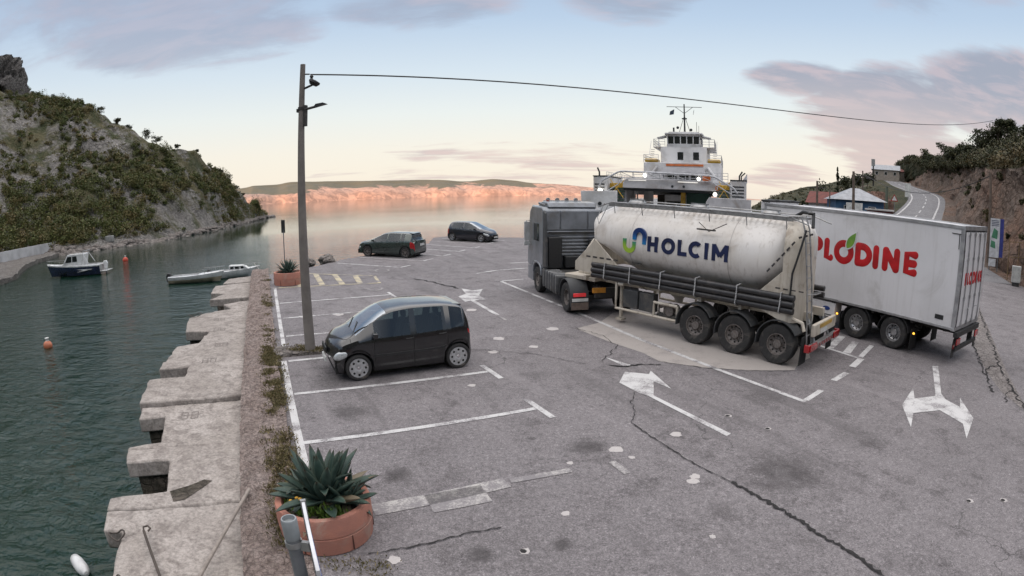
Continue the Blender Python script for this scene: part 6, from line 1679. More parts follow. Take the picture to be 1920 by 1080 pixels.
# ------------------------------------------------------------------ boats
BW = mat('boat_gelcoat', (0.58, 0.58, 0.58), 0.25, coat=.4, scale=1.5, dirt=(.45, .44, .42), dscale=1)
BN = mat('boat_navy', (0.012, 0.018, 0.05), 0.25, coat=.5, scale=2)
BB = mat('boat_beige', (0.36, 0.30, 0.22), 0.5, scale=2)
def boat_hull(L_, B_, H_, fl=.35, n=18, draft=.25, sheer=.3):
    """rows along the length from transom (x=0) to stem (x=L)"""
    rows = []
    for i in range(n + 1):
        t_ = i / n; x = L_ * t_; w_ = B_ / 2 * (1 - max(0, (t_ - .35) / .65) ** 2.3) * (0.92 + .08 * min(1, t_ * 4)); zt_ = H_ + sheer * t_ ** 2; w_ = max(w_, .015)
        lw = w_ * (.80 - .35 * t_ ** 2); zk = -draft * (1 - t_ ** 3) + (.35 * max(0, t_ - .75) / .25 if t_ > .75 else 0)
        rows.append([(x - (0 if t_ < .8 else (t_ - .8) * .0), y, z) for y, z in ((w_, zt_), (w_ * .985, zt_ - .12), (w_ * .93, zt_ * .55), (lw, .08), (0, zk), (-lw, .08), (-w_ * .93, zt_ * .55), (-w_ * .985, zt_ - .12), (-w_, zt_))])
        k = t_ ** 2.2
        rows[-1] = [(p[0] + .5 * k * (p[2] / (H_ + sheer)), p[1], p[2]) for p in rows[-1]]
    return rows
def motorboat(kind, label, loc, head, L_, B_, H_, hullm, name='motorboat'):
    b_ = empty(name, loc, head, label, 'boat', 'small boats moored along the inlet')
    rows = boat_hull(L_, B_, H_); mb = MB()
    nn_ = len(rows[0])
    for i in range(len(rows) - 1):
        for j in range(nn_ - 1):
            mb.mi = 1 if (j in (1, 2, 5, 6) and kind != 'small') or (kind == 'small' and j in (2, 5)) else 0
            mb.add([rows[i][j], rows[i][j + 1], rows[i + 1][j + 1], rows[i + 1][j]], [(0, 1, 2, 3)])
    mb.mi = 0; mb.add(rows[0], [tuple(range(nn_))])
    h_ = mb.build('hull', [BW, hullm], b_, smooth=40, weld=True)
    # deck: coaming and foredeck
    mb = MB(); zc = H_ + .02
    dk = []
    for r in rows:
        p, q = Vector(r[0]), Vector(r[-1]); dk.append([p, p.lerp(q, .12) + Vector((0, 0, .05)), p.lerp(q, .3) + Vector((0, 0, .08)), p.lerp(q, .5) + Vector((0, 0, .10)), p.lerp(q, .7) + Vector((0, 0, .08)), p.lerp(q, .88) + Vector((0, 0, .05)), q])
    k0 = 9 if kind != 'small' else 11
    mb.grid(dk[k0:]); mb.grid([[r[0], r[1], r[1] + Vector((0, 0, -.3))] for r in dk[:k0 + 1]]); mb.grid([[r[6], r[5], r[5] + Vector((0, 0, -.3))] for r in dk[:k0 + 1]]); mb.grid([[r[1] + Vector((0, 0, -.3)), r[5] + Vector((0, 0, -.3))] for r in dk[:k0 + 1]])
    r = dk[k0]; mb.add([r[1], r[5], r[5] + Vector((0, 0, -.35)), r[1] + Vector((0, 0, -.35))], [(0, 1, 2, 3)])
    mb.build('deck', BW, b_, smooth=30)
    if kind == 'cruiser':
        cx0, cx1, ch = L_ * .34, L_ * .66, 1.05
        mb = MB(); zd = H_ + .12
        mb.prism([(cx0, zd - .3), (cx1 + .7, zd - .05), (cx1 + .25, zd + .18), (cx1 - .35, zd + ch), (cx1 - .6, zd + ch + .06), (cx0 - .1, zd + ch + .05), (cx0 - .25, zd + ch - .02)], -B_ * .36, B_ * .36, 'y'); cb_ = mb.build('cabin', BW, b_, bevel=.06)
        for s in (1, -1):
            y = s * B_ * .362
            MB().prism([(cx0 + .55, zd + .35), (cx0 + 1.15, zd + .33), (cx0 + 1.12, zd + .88), (cx0 + .58, zd + .9)], *sorted((y, y + .012 * s)), 'y').build('window', GLASS, cb_)
            MB().prism([(cx0 + 1.25, zd + .33), (cx1 - .05, zd + .3), (cx1 - .38, zd + .88), (cx0 + 1.22, zd + .88)], *sorted((y, y + .012 * s)), 'y').build('window', GLASS, cb_)
            MB().prism([(L_ * .12, H_ - .36), (L_ * .42, H_ - .30), (L_ * .30, H_ - .44), (L_ * .42, H_ - .56), (L_ * .38, H_ - .56), (L_ * .22, H_ - .44)], *sorted((s * B_ * .488, s * (B_ * .5 + .01))), 'y').build('hull_flash', BW, h_)
        mb = MB(); mb.add([(cx1 + .24, -B_ * .33, zd + .22), (cx1 + .24, B_ * .33, zd + .22), (cx1 - .34, B_ * .31, zd + ch - .08), (cx1 - .34, -B_ * .31, zd + ch - .08)], [(0, 1, 2, 3)]); mb.v = [(v[0] + .02, v[1], v[2] + .01) for v in mb.v]; mb.build('windscreen', GLASS, cb_)
        mb = MB(); mb.tube([(cx0 - .2, B_ * .38, zd + ch + .05), (cx0 - .9, B_ * .42, zd + .1)], .035, 6); mb.tube([(cx0 - .2, -B_ * .38, zd + ch + .05), (cx0 - .9, -B_ * .42, zd + .1)], .035, 6); mb.tube([(cx0 - .35, B_ * .38, zd + ch + .28), (cx0 - .35, -B_ * .38, zd + ch + .28)], .03, 6)
        mb.tube([(cx0 - .2, B_ * .38, zd + ch), (cx0 - .35, B_ * .38, zd + ch + .28)], .03, 5); mb.tube([(cx0 - .2, -B_ * .38, zd + ch), (cx0 - .35, -B_ * .38, zd + ch + .28)], .03, 5); mb.build('radar_arch', BW, b_)
        MB().box(-.0, L_ * .05, -B_ * .4, B_ * .4, .35, H_ + .02).build('transom_box', BW, b_, bevel=.03)
        MB().box(-.75, .02, -B_ * .42, B_ * .42, .30, .38).build('bathing_platform', BW, b_, bevel=.03)
    if kind == 'open_cabin':
        zd = H_ + .1; mb = MB(); mb.prism([(L_ * .42, zd - .2), (L_ * .86, zd), (L_ * .80, zd + .30), (L_ * .72, zd + .46), (L_ * .42, zd + .5)], -B_ * .33, B_ * .33, 'y'); cb_ = mb.build('cabin', BW, b_, bevel=.05)
        for s in (1, -1):
            for a, b in ((.45, .53), (.55, .65), (.68, .75)):
                y = s * B_ * .332; MB().prism([(L_ * a, zd + .12), (L_ * b, zd + .13), (L_ * b - .04, zd + .38), (L_ * a + .02, zd + .40)], *sorted((y, y + .012 * s)), 'y').build('window', GLASS, cb_, bevel=.005)
    mb = MB()
    for s in (1, -1):
        pts = []
        for t_ in (.62, .75, .88, .97): i = int(t_ * 18); p = Vector(rows[i][0 if s > 0 else -1]); pts.append(p + Vector((0, 0, .42)) * 1.0)
        mb.tube([pts[0] - Vector((0.1, 0, .4))] + pts + [Vector((rows[-1][0][0] + .1, 0, rows[-1][0][2] + .42))], .016, 5)
        for p in pts: mb.tube([p, p - Vector((0, 0, .42))], .014, 5)
    mb.build('bow_rail', ALU, b_)
    mb = MB(); mb.prism([(-.10, .2), (-.42, .25), (-.5, .75), (-.35, 1.05), (-.05, 1.02), (.02, .8)], -.16, .16, 'y'); mb.prism([(-.15, .25), (-.32, .25), (-.36, -.4), (-.2, -.4)], -.05, .05, 'y')
    om = mb.build('outboard_motor', BLKP if kind != 'cruiser' else BW, b_, bevel=.05); om.location = (-.02 if kind != 'cruiser' else -.1, 0, H_ - .75)
    return b_
b1 = motorboat('cruiser', 'cabin cruiser with dark blue hull and white cabin moored near the stone jetty', (-40.6, 45.4, SEA), radians(200), 6.6, 2.4, 1.0, BN)
b2 = motorboat('small', 'low white open boat with beige side, moored beside the quay slabs', (-26.5, 37.4, SEA), radians(9), 5.0, 1.9, .62, BB)
b3 = motorboat('open_cabin', 'small white boat with a windowed cuddy and bow rails, moored by the quay', (-23.9, 38.7, SEA), radians(22), 5.2, 1.9, .75, BW)
b2.location = (-26.3, 37.9, SEA); b2.scale = (.86,) * 3; b3.location = (-23.6, 39.9, SEA); b3.scale = (.72,) * 3
MB().tube([(-20.6, 42.0, -.25), (-17.5, 36.5, -.1), (-13.2, 26.9, .75)], .02, 5).build('mooring_rope', mat('rope_fibre', (.4, .38, .34), .9))
tag(bpy.data.objects['mooring_rope'], 'pale mooring rope from the bow of the cuddy boat to the quay', 'rope')
for k, (loc, r, m, lab) in enumerate((((-47.0, 57.2), .38, (0.55, .06, .03), 'red buoy floating in mid inlet beyond the cruiser'), ((-21.2, 18.6), .25, (.50, .16, .08), 'faded orange buoy on the dark water near the quay slabs'))):
    root = empty('mooring_buoy', (loc[0], loc[1], SEA + .08), 0, lab, 'buoy'); MB().ball((0, 0, 0), r, 16, 10).build('float', mat('buoy_paint_%s' % ('a', 'b')[k], m, .5), root)
    MB().lathe([(.09, r * .9), (.07, r * 1.25), (.12, r * 1.35), (.12, r * 1.5), (.001, r * 1.5)], 12).build('top_eye', PLATE, root)
fen = MB(); fen.lathe([(.001, -.34), (.05, -.33), (.11, -.24), (.13, -.12), (.13, .12), (.11, .24), (.05, .33), (.001, .34)], 16); o = fen.build('fender', mat('fender_white', (.6, .6, .6), .4)); o.location = (-7.25, 5.65, SEA + .07); o.rotation_euler = (pi / 2, 0, radians(62)); tag(o, 'white cylindrical fender floating beside the quay slabs', 'fender')

# ------------------------------------------------------------------ jetty and wall at the foot of the headland
JST = rock_mat('jetty_stone', (0.26, 0.24, 0.225), (0.20, 0.18, 0.165), (0.13, 0.12, 0.11), .5, bump=1, bdist=.3)
rows = []
J0 = [(-50.5, 36.5), (-53.2, 42.6), (-60, 49.5), (-67.5, 58.5), (-71, 66.2), (-75.5, 73.5), (-71, 79.5)]; J1 = [(-64, 32), (-67, 39), (-74, 46), (-82, 56), (-86, 68), (-86, 80), (-78, 90)]
rws = interp_rows([[(*a, 0), (*b, 0)] for a, b in zip(J0, J1)], 8)
for a, b in rws:
    row = [Vector((a.x, a.y, -2.5))]; 
    for k in range(9): p = a.lerp(b, k / 8); p.z = SEA + .55 + .25 * nz3(p, .6, 4) + k * .05; row.append(p)
    rows.append(row)
mb = MB(); mb.grid(rows); tag(mb.build('stone_jetty', JST, smooth=0), 'low rough stone jetty along the foot of the headland', 'jetty')
w0, w1 = Vector((-72, 47.5, 0)), Vector((-79.5, 79, 0)); d = (w1 - w0).normalized(); n_ = Vector((-d.y, d.x, 0))
mb = MB(); mb.add([w0 + Vector((0, 0, SEA + .5)), w1 + Vector((0, 0, SEA + .7)), w1 + Vector((0, 0, SEA + 2.2)), w0 + Vector((0, 0, SEA + 2.2)), w0 + n_ * .4 + Vector((0, 0, SEA + .5)), w1 + n_ * .4 + Vector((0, 0, SEA + .7)), w1 + n_ * .4 + Vector((0, 0, SEA + 2.2)), w0 + n_ * .4 + Vector((0, 0, SEA + 2.2))], [(0, 1, 2, 3), (7, 6, 5, 4), (0, 4, 5, 1), (1, 5, 6, 2), (2, 6, 7, 3), (3, 7, 4, 0)])
tag(mb.build('concrete_wall', mat('pale_wall', (.46, .46, .47), .8, scale=.4, dirt=(.35, .34, .33), dscale=.3)), 'pale plain concrete wall standing on the stone jetty below the headland', 'wall')
o = MB().box(-1.6, 1.6, -.6, .6, 0, 1.1).build('concrete_block', mat('grey_block', (.3, .3, .29), .9, scale=1), bevel=.08); o.location = (-72.5, 82.5, SEA + 1.0); o.rotation_euler = (0, 0, .3); tag(o, 'weathered concrete block on the shore just beyond the pale wall', 'block')
# shore boulders
rg = random.Random(77); SH = [r[9] for r in LHR]
vs_parts = []
base_me = []
for k in range(5):
    bm = bmesh.new(); bmesh.ops.create_icosphere(bm, subdivisions=2, radius=1)
    base_me.append((np.array([tuple(v.co * (1 + .35 * noise.fractal(v.co * 1.1 + Vector((k * 5, 0, 0)), 1, 2, 3))) for v in bm.verts]), [[v.index for v in f.verts] for f in bm.faces])); bm.free()
V = []; Fc = []; off = 0
for i in range(900):
    u = rg.uniform(30, len(LHR) - 2); p = surf_pt(LHR, u, rg.uniform(6.5, 13)); 
    if p.z < SEA - .6: p.z = SEA - .1
    r = rg.uniform(.25, .85); bv, bf = base_me[i % 5]; a = rg.uniform(0, 6.28); c_, s_ = cos(a), sin(a); R_ = np.array([[c_, -s_, 0], [s_, c_, 0], [0, 0, 1]])
    V.append((bv * np.array([r * rg.uniform(.8, 1.5), r, r * rg.uniform(.45, .8)])) @ R_.T + np.array([p.x, p.y, p.z + r * .1])); Fc += [[q + off for q in f] for f in bf]; off += len(bv)
BOUL = rock_mat('shore_boulder', (0.30, 0.27, 0.25), (0.24, 0.21, 0.19), (0.16, 0.14, 0.13), .6, bump=1, bdist=.2)
o = fastmesh('shore_rocks', np.concatenate(V), np.array(Fc), BOUL); tag(o, 'pale broken rocks along the waterline of the headland', 'rocks', kind='stuff')
for k, (x, y, r) in enumerate(((-10.75, 31.5, .38), (-10.3, 31.0, .3), (-11.3, 30.4, .26))):
    o = rockmesh('boulder', (x, y, gz(x, y) + .05), (r * 1.2, r, r * .8), BOUL, 10 + k, n=3, amp=.4); tag(o, 'grey boulder on the quay edge behind the potted plant, ' + ('largest of three', 'middle one of three', 'smallest of three')[k], 'boulder', 'boulders on the quay edge')

# ------------------------------------------------------------------ quay pole, lamp and cable
CPOLE = mat('pole_concrete', (0.185, 0.165, 0.15), 0.85, scale=2.0, c2=(0.13, 0.115, 0.105), bump=.5, bscale=30, dirt=(.11, .095, .085), dscale=1)
pl = empty('utility_pole', (-5.37, 14.0, gz(-5.37, 14)), 0, 'tall tapering concrete pole with floodlight bracket behind the tall black car', 'utility pole')
MB().cyl((0, 0, -.1), (0, 0, 7.62), .145, .068, 20).build('pole', CPOLE, pl)
mb = MB(); mb.cyl((0, 0, 6.38), (0, 0, 6.46), .10, n=16); mb.box(-.13, -.07, -.05, .05, 6.33, 6.42); mb.box(.07, .15, -.06, .06, 5.95, 6.5); mb.build('steel_band', FRAME, pl)
mb = MB(); mb.tube([(.06, -.03, 6.38), (.45, -.05, 6.44)], .035, 6); mb.prism([(.35, 6.41), (.72, 6.48), (.62, 6.52), (.42, 6.50)], -.10, .04, 'y'); mb.build('lamp_arm', BLKP, pl)
mb = MB(); mb.tube([(.05, 0, 6.95), (.3, -.05, 7.02)], .03, 6); mb.lathe([(.001, -.09), (.1, -.08), (.16, .0), (.15, .05), (.001, .07)], 16, Matrix.Translation((.36, -.06, 7.08)) @ Matrix.Rotation(.5, 4, 'Y')); mb.build('floodlight', BLKP, pl, smooth=40)
mb = MB(); mb.tube([(0, 0, 7.35), (.2, 0, 7.33)], .02, 5); mb.lathe([(.03, -.1), (.055, -.06), (.03, -.02), (.055, .02), (.03, .06)], 10, Matrix.Translation((.26, 0, 7.24))); mb.build('insulator', BLKP, pl)
a = Vector((-5.15, 14.0, gz(-5.37, 14) + 7.32)); b = Vector(az_pt(49.5, 52, CAMH + 52 * tan(radians(8.8)))); pts = []
for i in range(41):
    t_ = i / 40; p = a.lerp(b, t_); p.z -= 4 * 1.45 * t_ * (1 - t_); pts.append(p)
cb_ = MB(); cb_.tube(pts, .020, 6); cb_ = cb_.build('overhead_cable', BLKP); tag(cb_, 'long black overhead cable running from the quay pole to the wooded hillside', 'cable')
# kerb island at the pole foot
mb = MB(); isl = [(-6.44, 13.80), (-6.13, 13.46), (-4.95, 13.98), (-4.98, 14.34), (-5.83, 14.36), (-6.49, 14.2)]
n = len(isl); mb.add([(x, y, gz(x, y) - .05) for x, y in isl] + [(x, y, gz(x, y) + .09) for x, y in isl], [tuple(range(n))[::-1], tuple(range(n, 2 * n))] + [(i, (i + 1) % n, n + (i + 1) % n, n + i) for i in range(n)])
tag(mb.build('kerb_island', BOUL, bevel=.03), kind='structure')

# ------------------------------------------------------------------ planters, agave, weeds
TERR = mat('terracotta', (0.40, 0.175, 0.125), 0.85, c2=(0.33, 0.15, 0.115), scale=4, bump=.4, bscale=60, dirt=(0.36, 0.25, 0.20), dscale=2.2)
SOIL = mat('soil', (0.05, 0.04, 0.03), 1.0, scale=8)
AGV = None
def agave_mat():
    m, t, b = newmat('agave_leaf'); tcn = t.node('ShaderNodeTexCoord').outputs['Object']
    at = t.node('ShaderNodeAttribute', attribute_name='tint'); r, g, bb = t.sep(at.outputs['Color'])
    col = t.mix(t.maprange(t.noise(tcn, 5, 5, .6), .35, .7), (0.028, 0.052, 0.043), (0.056, 0.090, 0.074))
    col = t.mix(t.maprange(r, .86, 1.0), col, (0.04, 0.03, 0.02)); col = t.mix(t.math('MULTIPLY', t.math('POWER', g, 3.0), .6), col, (0.10, 0.12, 0.085)); col = t.mix(bb, col, (.17, .13, .085))
    t.inp(b, 'Base Color', col); b.inputs['Roughness'].default_value = .5; b.inputs['Specular IOR Level'].default_value = .35
    return m
AGV = agave_mat()
def agave(name, loc, n, L_, label, group=None, seed=1, wd=.10, squash=1.0):
    rg_ = random.Random(seed); V = []; Fc = []; C_ = []
    for k in range(n):
        f = k / n; az_ = k * 2.39996 + rg_.uniform(-.2, .2); tilt = radians(8 + 74 * f ** 1.05 + rg_.uniform(-7, 7)); ll = L_ * (0.8 + .3 * rg_.random()) * (1 - .15 * abs(f - .5)); w_ = wd * rg_.uniform(.85, 1.15); droop = rg_.uniform(-.1, .5) * f
        if rg_.random() < .12: droop += .8
        d_ = Vector((cos(az_), sin(az_), 0)); sd_ = Vector((-sin(az_), cos(az_), 0)); p = d_ * .04 + Vector((0, 0, .02)); ang = tilt; ns = 10; base = len(V)
        twist = rg_.uniform(-.25, .25); dead = .8 if (f > .72 and rg_.random() < .35) else 0.0
        for i in range(ns + 1):
            t_ = i / ns; wi = w_ * (0.75 + .9 * t_ - 0.2 * t_ ** 2) * (1 - t_ ** 3.2) * .9 + .001
            dr = (d_ * sin(ang) + Vector((0, 0, cos(ang)))).normalized(); up = sd_.cross(dr).normalized() * -1; up = -up if up.z < 0 and ang < 1.3 else up
            side = (sd_ + up * twist * t_).normalized(); th = .25 * wi + .006 * (1 - t_)
            for q, h_ in ((-1, .45), (-.5, .1), (0, 0), (.5, .1), (1, .45)): V.append(p + side * wi * q * .5 + up * wi * h_ * .5); C_.append((t_, abs(q), dead))
            for q, h_ in ((.55, -.05), (0, -.35), (-.55, -.05)): V.append(p + side * wi * q * .5 + up * (wi * h_ * .5 - th * .3)); C_.append((t_, 0, dead))
            if i < ns: p = p + dr * ll / ns; ang += droop / ns * 1.6
        for i in range(ns):
            for j in range(8): a0 = base + i * 8 + j; a1 = base + i * 8 + (j + 1) % 8; Fc.append((a0, a1, a1 + 8, a0 + 8))
    o = fastmesh(name, np.array([tuple(v) for v in V]), np.array(Fc), AGV, None, np.array(C_, np.float32), smooth=True)
    o.location = loc; o.scale = (1, 1, squash)
    return tag(o, label, 'agave', group)
def planter(loc, R_, H_, label):
    p = empty('planter', (loc[0], loc[1], gz(*loc)), 0, label, 'planter', 'round terracotta planters')
    mb = MB(); mb.lathe([(R_ * .90, -.05), (R_ * .97, .0), (R_, H_ * .45), (R_ * .985, H_ * .46), (R_ * .985, H_ * .50), (R_ * 1.005, H_ * .51), (R_ * 1.0, H_ * .95), (R_ * .985, H_), (R_ * .86, H_), (R_ * .84, H_ * .96), (R_ * .82, H_ * .80)], 56)
    for k in range(6):
        a = k * pi / 3 + .35; M_ = Matrix.Rotation(a, 4, 'Z'); 
    mb.build('bowl', TERR, p, smooth=35)
    mb = MB()
    for k in range(6): mb.box(R_ * .96, R_ * 1.003, -.006, .006, .01, H_ * .45, Matrix.Rotation(k * pi / 3 - 1.75, 4, 'Z'))
    mb.build('joint_groove', mat('groove_dark', (.10, .04, .03), .9), p)
    mb = MB(); mb.lathe([(R_ * .84, H_ * .84), (R_ * .5, H_ * .88), (.001, H_ * .9)], 24); mb.build('soil', SOIL, p, smooth=60)
    return p
PC = (-2.47, 6.17)
planter(PC, .64, .52, 'large round terracotta planter at the bottom of the lot beside the quay')
pz = gz(*PC) + .43
agave('agave', (PC[0] + .03, PC[1] + .02, pz), 50, .80, 'big dark green agave filling the near terracotta planter', seed=3, wd=.16)
agave('agave', (PC[0] + .30, PC[1] + .05, pz), 24, .46, 'smaller agave rosette at the sign-free side of the near planter', 'young agaves in the near planter', seed=8, wd=.11)
agave('agave', (PC[0] - .28, PC[1] + .18, pz), 22, .46, 'smaller agave rosette nearest the quay wall in the near planter', 'young agaves in the near planter', seed=12, wd=.11)
def weeds(name, spots, m, label, cat, h=.16, n=60, spread=.25, wdt=.018, rg_=np.random.default_rng(5), lean=.6):
    V = []; C_ = []
    for x, y, z, k_ in spots:
        c = max(4, int(n * k_)); b0 = np.stack([x + rg_.normal(size=c) * spread * .5, y + rg_.normal(size=c) * spread * .5, np.full(c, z)], 1)
        d_ = rg_.normal(size=(c, 3)) * lean; d_[:, 2] = 1; d_ /= np.linalg.norm(d_, axis=1)[:, None]; l_ = h * rg_.uniform(.4, 1.3, (c, 1)) * k_ ** .3
        s_ = np.cross(d_, rg_.normal(size=(c, 3))); s_ /= np.linalg.norm(s_, axis=1)[:, None]; s_ *= wdt
        m_ = b0 + d_ * l_ * .55; t_ = b0 + d_ * l_; t_[:, 2] -= l_[:, 0] * .15
        V.append(np.stack([b0 - s_ * .5, m_ - s_, t_, m_ + s_], 1).reshape(-1, 3)); cc = np.zeros((c, 3)); cc[:, 0] = rg_.uniform(0, 1, c) ** 1.3; cc[:, 1] = rg_.uniform(.6, 1.4, c); C_.append(np.repeat(cc, 4, 0))
    V = np.concatenate(V); o = fastmesh(name, V, quads(len(V) // 4), m, None, np.concatenate(C_)); return tag(o, label, cat, kind='stuff')
GRS = foliage('dry_grass', (0.10, 0.085, 0.035), (0.075, 0.075, 0.028), (0.20, 0.155, 0.085))
rg = random.Random(4); sp_ = []
for i in range(620):
    s = rg.uniform(-4, 23) if rg.random() < .45 else rg.uniform(0, 9.5); w_ = -rg.uniform(.60, .93) if s > 4 else -rg.uniform(.52, .93); dn = .5 + nz3(Vector((s, 0, 0)), .35, 3) * 1.5 + (.25 if 2 < s < 9 else -.15)
    if rg.random() > dn: continue
    x, y = SW(s, w_); sp_.append((x, y, gz(x, y) + .03, rg.uniform(.3, 1)))
for i in range(26): x, y = -5.9 + rg.uniform(-.5, .9), 14.1 + rg.uniform(-.2, .25); sp_.append((x, y, gz(x, y) + .08, .5))
for i in range(14): x, y = -2.0 + rg.uniform(-.4, .5), 5.45 + rg.uniform(-.12, .1); sp_.append((x, y, gz(x, y), .25))
weeds('verge_grass', sp_, GRS, 'dry brown and green weeds growing between the stone edge and the asphalt', 'weeds', h=.10, n=70, spread=.16, wdt=.010)
FLW = foliage('herb_leaves', (0.05, 0.11, 0.02), (0.09, 0.15, 0.03), (0.12, 0.18, 0.03))
weeds('planter_herbs', [(PC[0] - .12 + .1 * k, PC[1] - .34 + .03 * (k % 3), pz, .8) for k in range(5)] + [(PC[0] - .4, PC[1] - .15, pz, .8)], FLW, 'bright green herbs at the front of the near planter', 'herbs', h=.16, n=70, spread=.14, wdt=.016)
for k in range(3):
    o = MB().ball((0, 0, 0), .028, 8, 5, (1, 1, .6)).build('flower', mat('flower_yellow', (.6, .32, .03), .6)); o.location = (PC[0] - .34 + .07 * k, PC[1] - .26 + .05 * (k % 2), pz + .15 + .02 * k)
    tag(o, ['yellow flower head lowest in the near planter', 'yellow flower head in the middle of the near planter', 'yellow flower head highest in the near planter'][k], 'flower', 'yellow flowers in the near planter')
P2 = (-10.1, 24.15)
planter(P2, .68, .56, 'farther round terracotta planter at the quay corner beside the hatched bay')
agave('agave', (P2[0], P2[1], gz(*P2) + .48), 60, .68, 'spiky agave in the far planter at the quay corner', seed=5, wd=.07)

# ------------------------------------------------------------------ posts and signs in the near part
GALV = mat('galvanised_post', (0.20, 0.21, 0.225), 0.5, 0.4, scale=6, dirt=(.12, .11, .11), dscale=5)
ps = empty('sign_post', (-1.385, 2.83, gz(-1.36, 2.83) - .06), 0, 'grey capped sign post with a white and blue panel seen edge-on', 'sign post')
MB().cyl((0, 0, -.2), (0, 0, 2.46), .047, n=20).build('post', GALV, ps)
mb = MB(); mb.lathe([(.05, 2.36), (.054, 2.37), (.054, 2.50), (.05, 2.51), (.042, 2.51), (.04, 2.48), (.001, 2.48)], 24); mb.build('post_cap', mat('cap_grey', (.25, .27, .28), .45), ps, smooth=30)
mb = MB(); mb.lathe([(.05, 2.30), (.058, 2.30), (.058, 2.34), (.05, 2.34)], 20); mb.box(.04, .11, -.015, .015, 2.27, 2.34); mb.build('clamp', ALU, ps)
Mz = Matrix.Translation((.125, .0, 0)) @ Matrix.Rotation(radians(114.4), 4, 'Z')
mb = MB(); mb.box(-.45, .36, -.012, .012, .9, 2.44, Mz); sg_ = mb.build('panel', mat('panel_white', (.62, .62, .64), .4), ps, bevel=.003)
mb = MB(); [mb.box(-.40 + .0, .32, -.019, -.0125, z, z + .10, Mz) for z in (1.2, 1.5, 1.8, 2.1)]; mb.build('blue_marking', mat('panel_blue', (.02, .06, .28), .4), sg_)
mb = MB(); mb.box(-.46, .37, -.03, .03, .88, .92, Mz); mb.box(.36, .385, -.02, .02, .9, 2.45, Mz); mb.build('frame', ALU, sg_)
p = (-10.55, 24.9)
ps2 = empty('small_sign', (p[0], p[1], gz(*p)), 0, 'thin post with a small dark plate behind the far planter', 'sign')
MB().cyl((0, 0, 0), (0, 0, 2.4), .025, n=8).build('post', GALV, ps2); MB().box(-.1, .1, -.02, -.0, 2.25, 2.85).build('plate', BLKP, ps2, bevel=.01); 
for (x0, y0), (x1, y1), r, nm, lab, cat, m in (((-5.23, 5.58), (-4.40, 4.7), .022, 'iron_hook', 'dark iron mooring hook with a looped end lying on the near slab', 'hook', mat('rusty_iron', (.07, .055, .045), .8)), ((-3.89, 6.78), (-3.86, 4.6), .028, 'wooden_pole', 'long thin grey wooden pole lying across the slab and quay wall', 'pole', mat('weathered_wood', (.30, .26, .23), .85, scale=5))):
    zt0 = gz(x0, y0) - .13 if nm == 'iron_hook' else gz(x0, y0) + .12; zt1 = gz(x1, y1) - .16 if nm == 'iron_hook' else gz(x1, y1) - .14
    a = Vector((x0, y0, zt0)); b = Vector((x1, y1, zt1)); mb = MB(); mb.tube([a, b], r, 8)
    if nm == 'iron_hook': mb.tube([a, a + Vector((-.03, .05, .03)), a + Vector((.03, .09, .04)), a + Vector((.10, .06, .03)), a + Vector((.09, .0, .01))], r * .7, 6)
    tag(mb.build(nm, m), lab, cat)
def looprope(name, c, r, label, z=0):
    mb = MB(); pts = [(c[0] + r * (1 + .25 * sin(3 * t)) * cos(t), c[1] + r * .8 * sin(t), z + .05 * sin(2 * t) + .02) for t in [i * .35 for i in range(20)]]; mb.tube(pts, .014, 5); return tag(mb.build(name, mat('rope_dark', (.09, .075, .065), .9)), label, 'rope')
x, y = SW(1.0, 2.05); looprope('rope_coil', (x, y), .14, 'dark rope coil at the outer corner of the nearest slab', gz(x, y) - .22)
x, y = SW(15.6, 2.2); looprope('rope_coil', (x, y), .28, 'loose dark rope loop hanging over the broken slab farther along', gz(x, y) - .2)
x, y = SW(-.1, 1.9); looprope('rope_coil', (x, y), .1, 'short rope end beside the iron hook', gz(x, y) - .22)

# ------------------------------------------------------------------ right side: info board, fence, poles, houses
def at_az(az_, D): return sin(radians(az_)) * D, cos(radians(az_)) * D
x, y = at_az(49.6, 46); z0 = .35
ib = empty('information_board', (x, y, z0), -radians(52), 'tall white and green information board with blue back below the rock face', 'sign')
MB().box(-.42, .42, -.05, .05, 1.15, 4.0).build('panel', mat('board_white', (.55, .56, .58), .4), ib)
MB().box(.42, .75, .0, .06, 1.2, 4.0).build('blue_panel', mat('board_blue', (.03, .04, .22), .5), ib)
mb = MB(); mb.prism([(-.3, 2.6), (.2, 2.5), (.25, 3.1), (-.1, 3.3)], -.06, -.052, 'y'); mb.prism([(-.35, 1.9), (.1, 1.8), (.05, 2.3), (-.3, 2.4)], -.06, -.052, 'y'); mb.build('map_patch', mat('board_green', (.06, .22, .12), .5), ib)
mb = MB(); [mb.box(-.33, .33, -.06, -.052, 3.45 + .12 * k, 3.50 + .12 * k) for k in range(4)]; mb.build('text_row', mat('board_ink', (.06, .07, .12), .5), ib)
MB().box(-.42, .2, -.06, .03, .5, 1.05).build('lower_panel', mat('board_white', (.5, .5, .5), .4), ib)
for s in (-.36, .36): MB().cyl((s, .03, -.3), (s, .03, 1.2), .04, n=8).build('post', GALV, ib)
x, y = at_az(51.9, 42.5)
fn = empty('metal_fence', (x, y, .2), -radians(50), 'rusty open metal fence at the foot of the rock face', 'fence')
RUST = mat('rusty_fence', (.22, .15, .08), .8, .3, scale=5)
for k in range(4): MB().cyl((k * .8 - .5, 0, 0), (k * .8 - .5, 0, 3.0 - .25 * (k % 2)), .035, n=8).build('post', RUST, fn)
for z in (.6, 1.7, 2.7): MB().tube([(-.5, 0, z), (1.9, 0, z + .1)], .025, 6).build('rail', RUST, fn)
x, y = at_az(52.2, 40.5); o = empty('cabinet', (x, y, .15), -radians(50), 'small white electrical cabinet beside the rusty fence', 'cabinet')
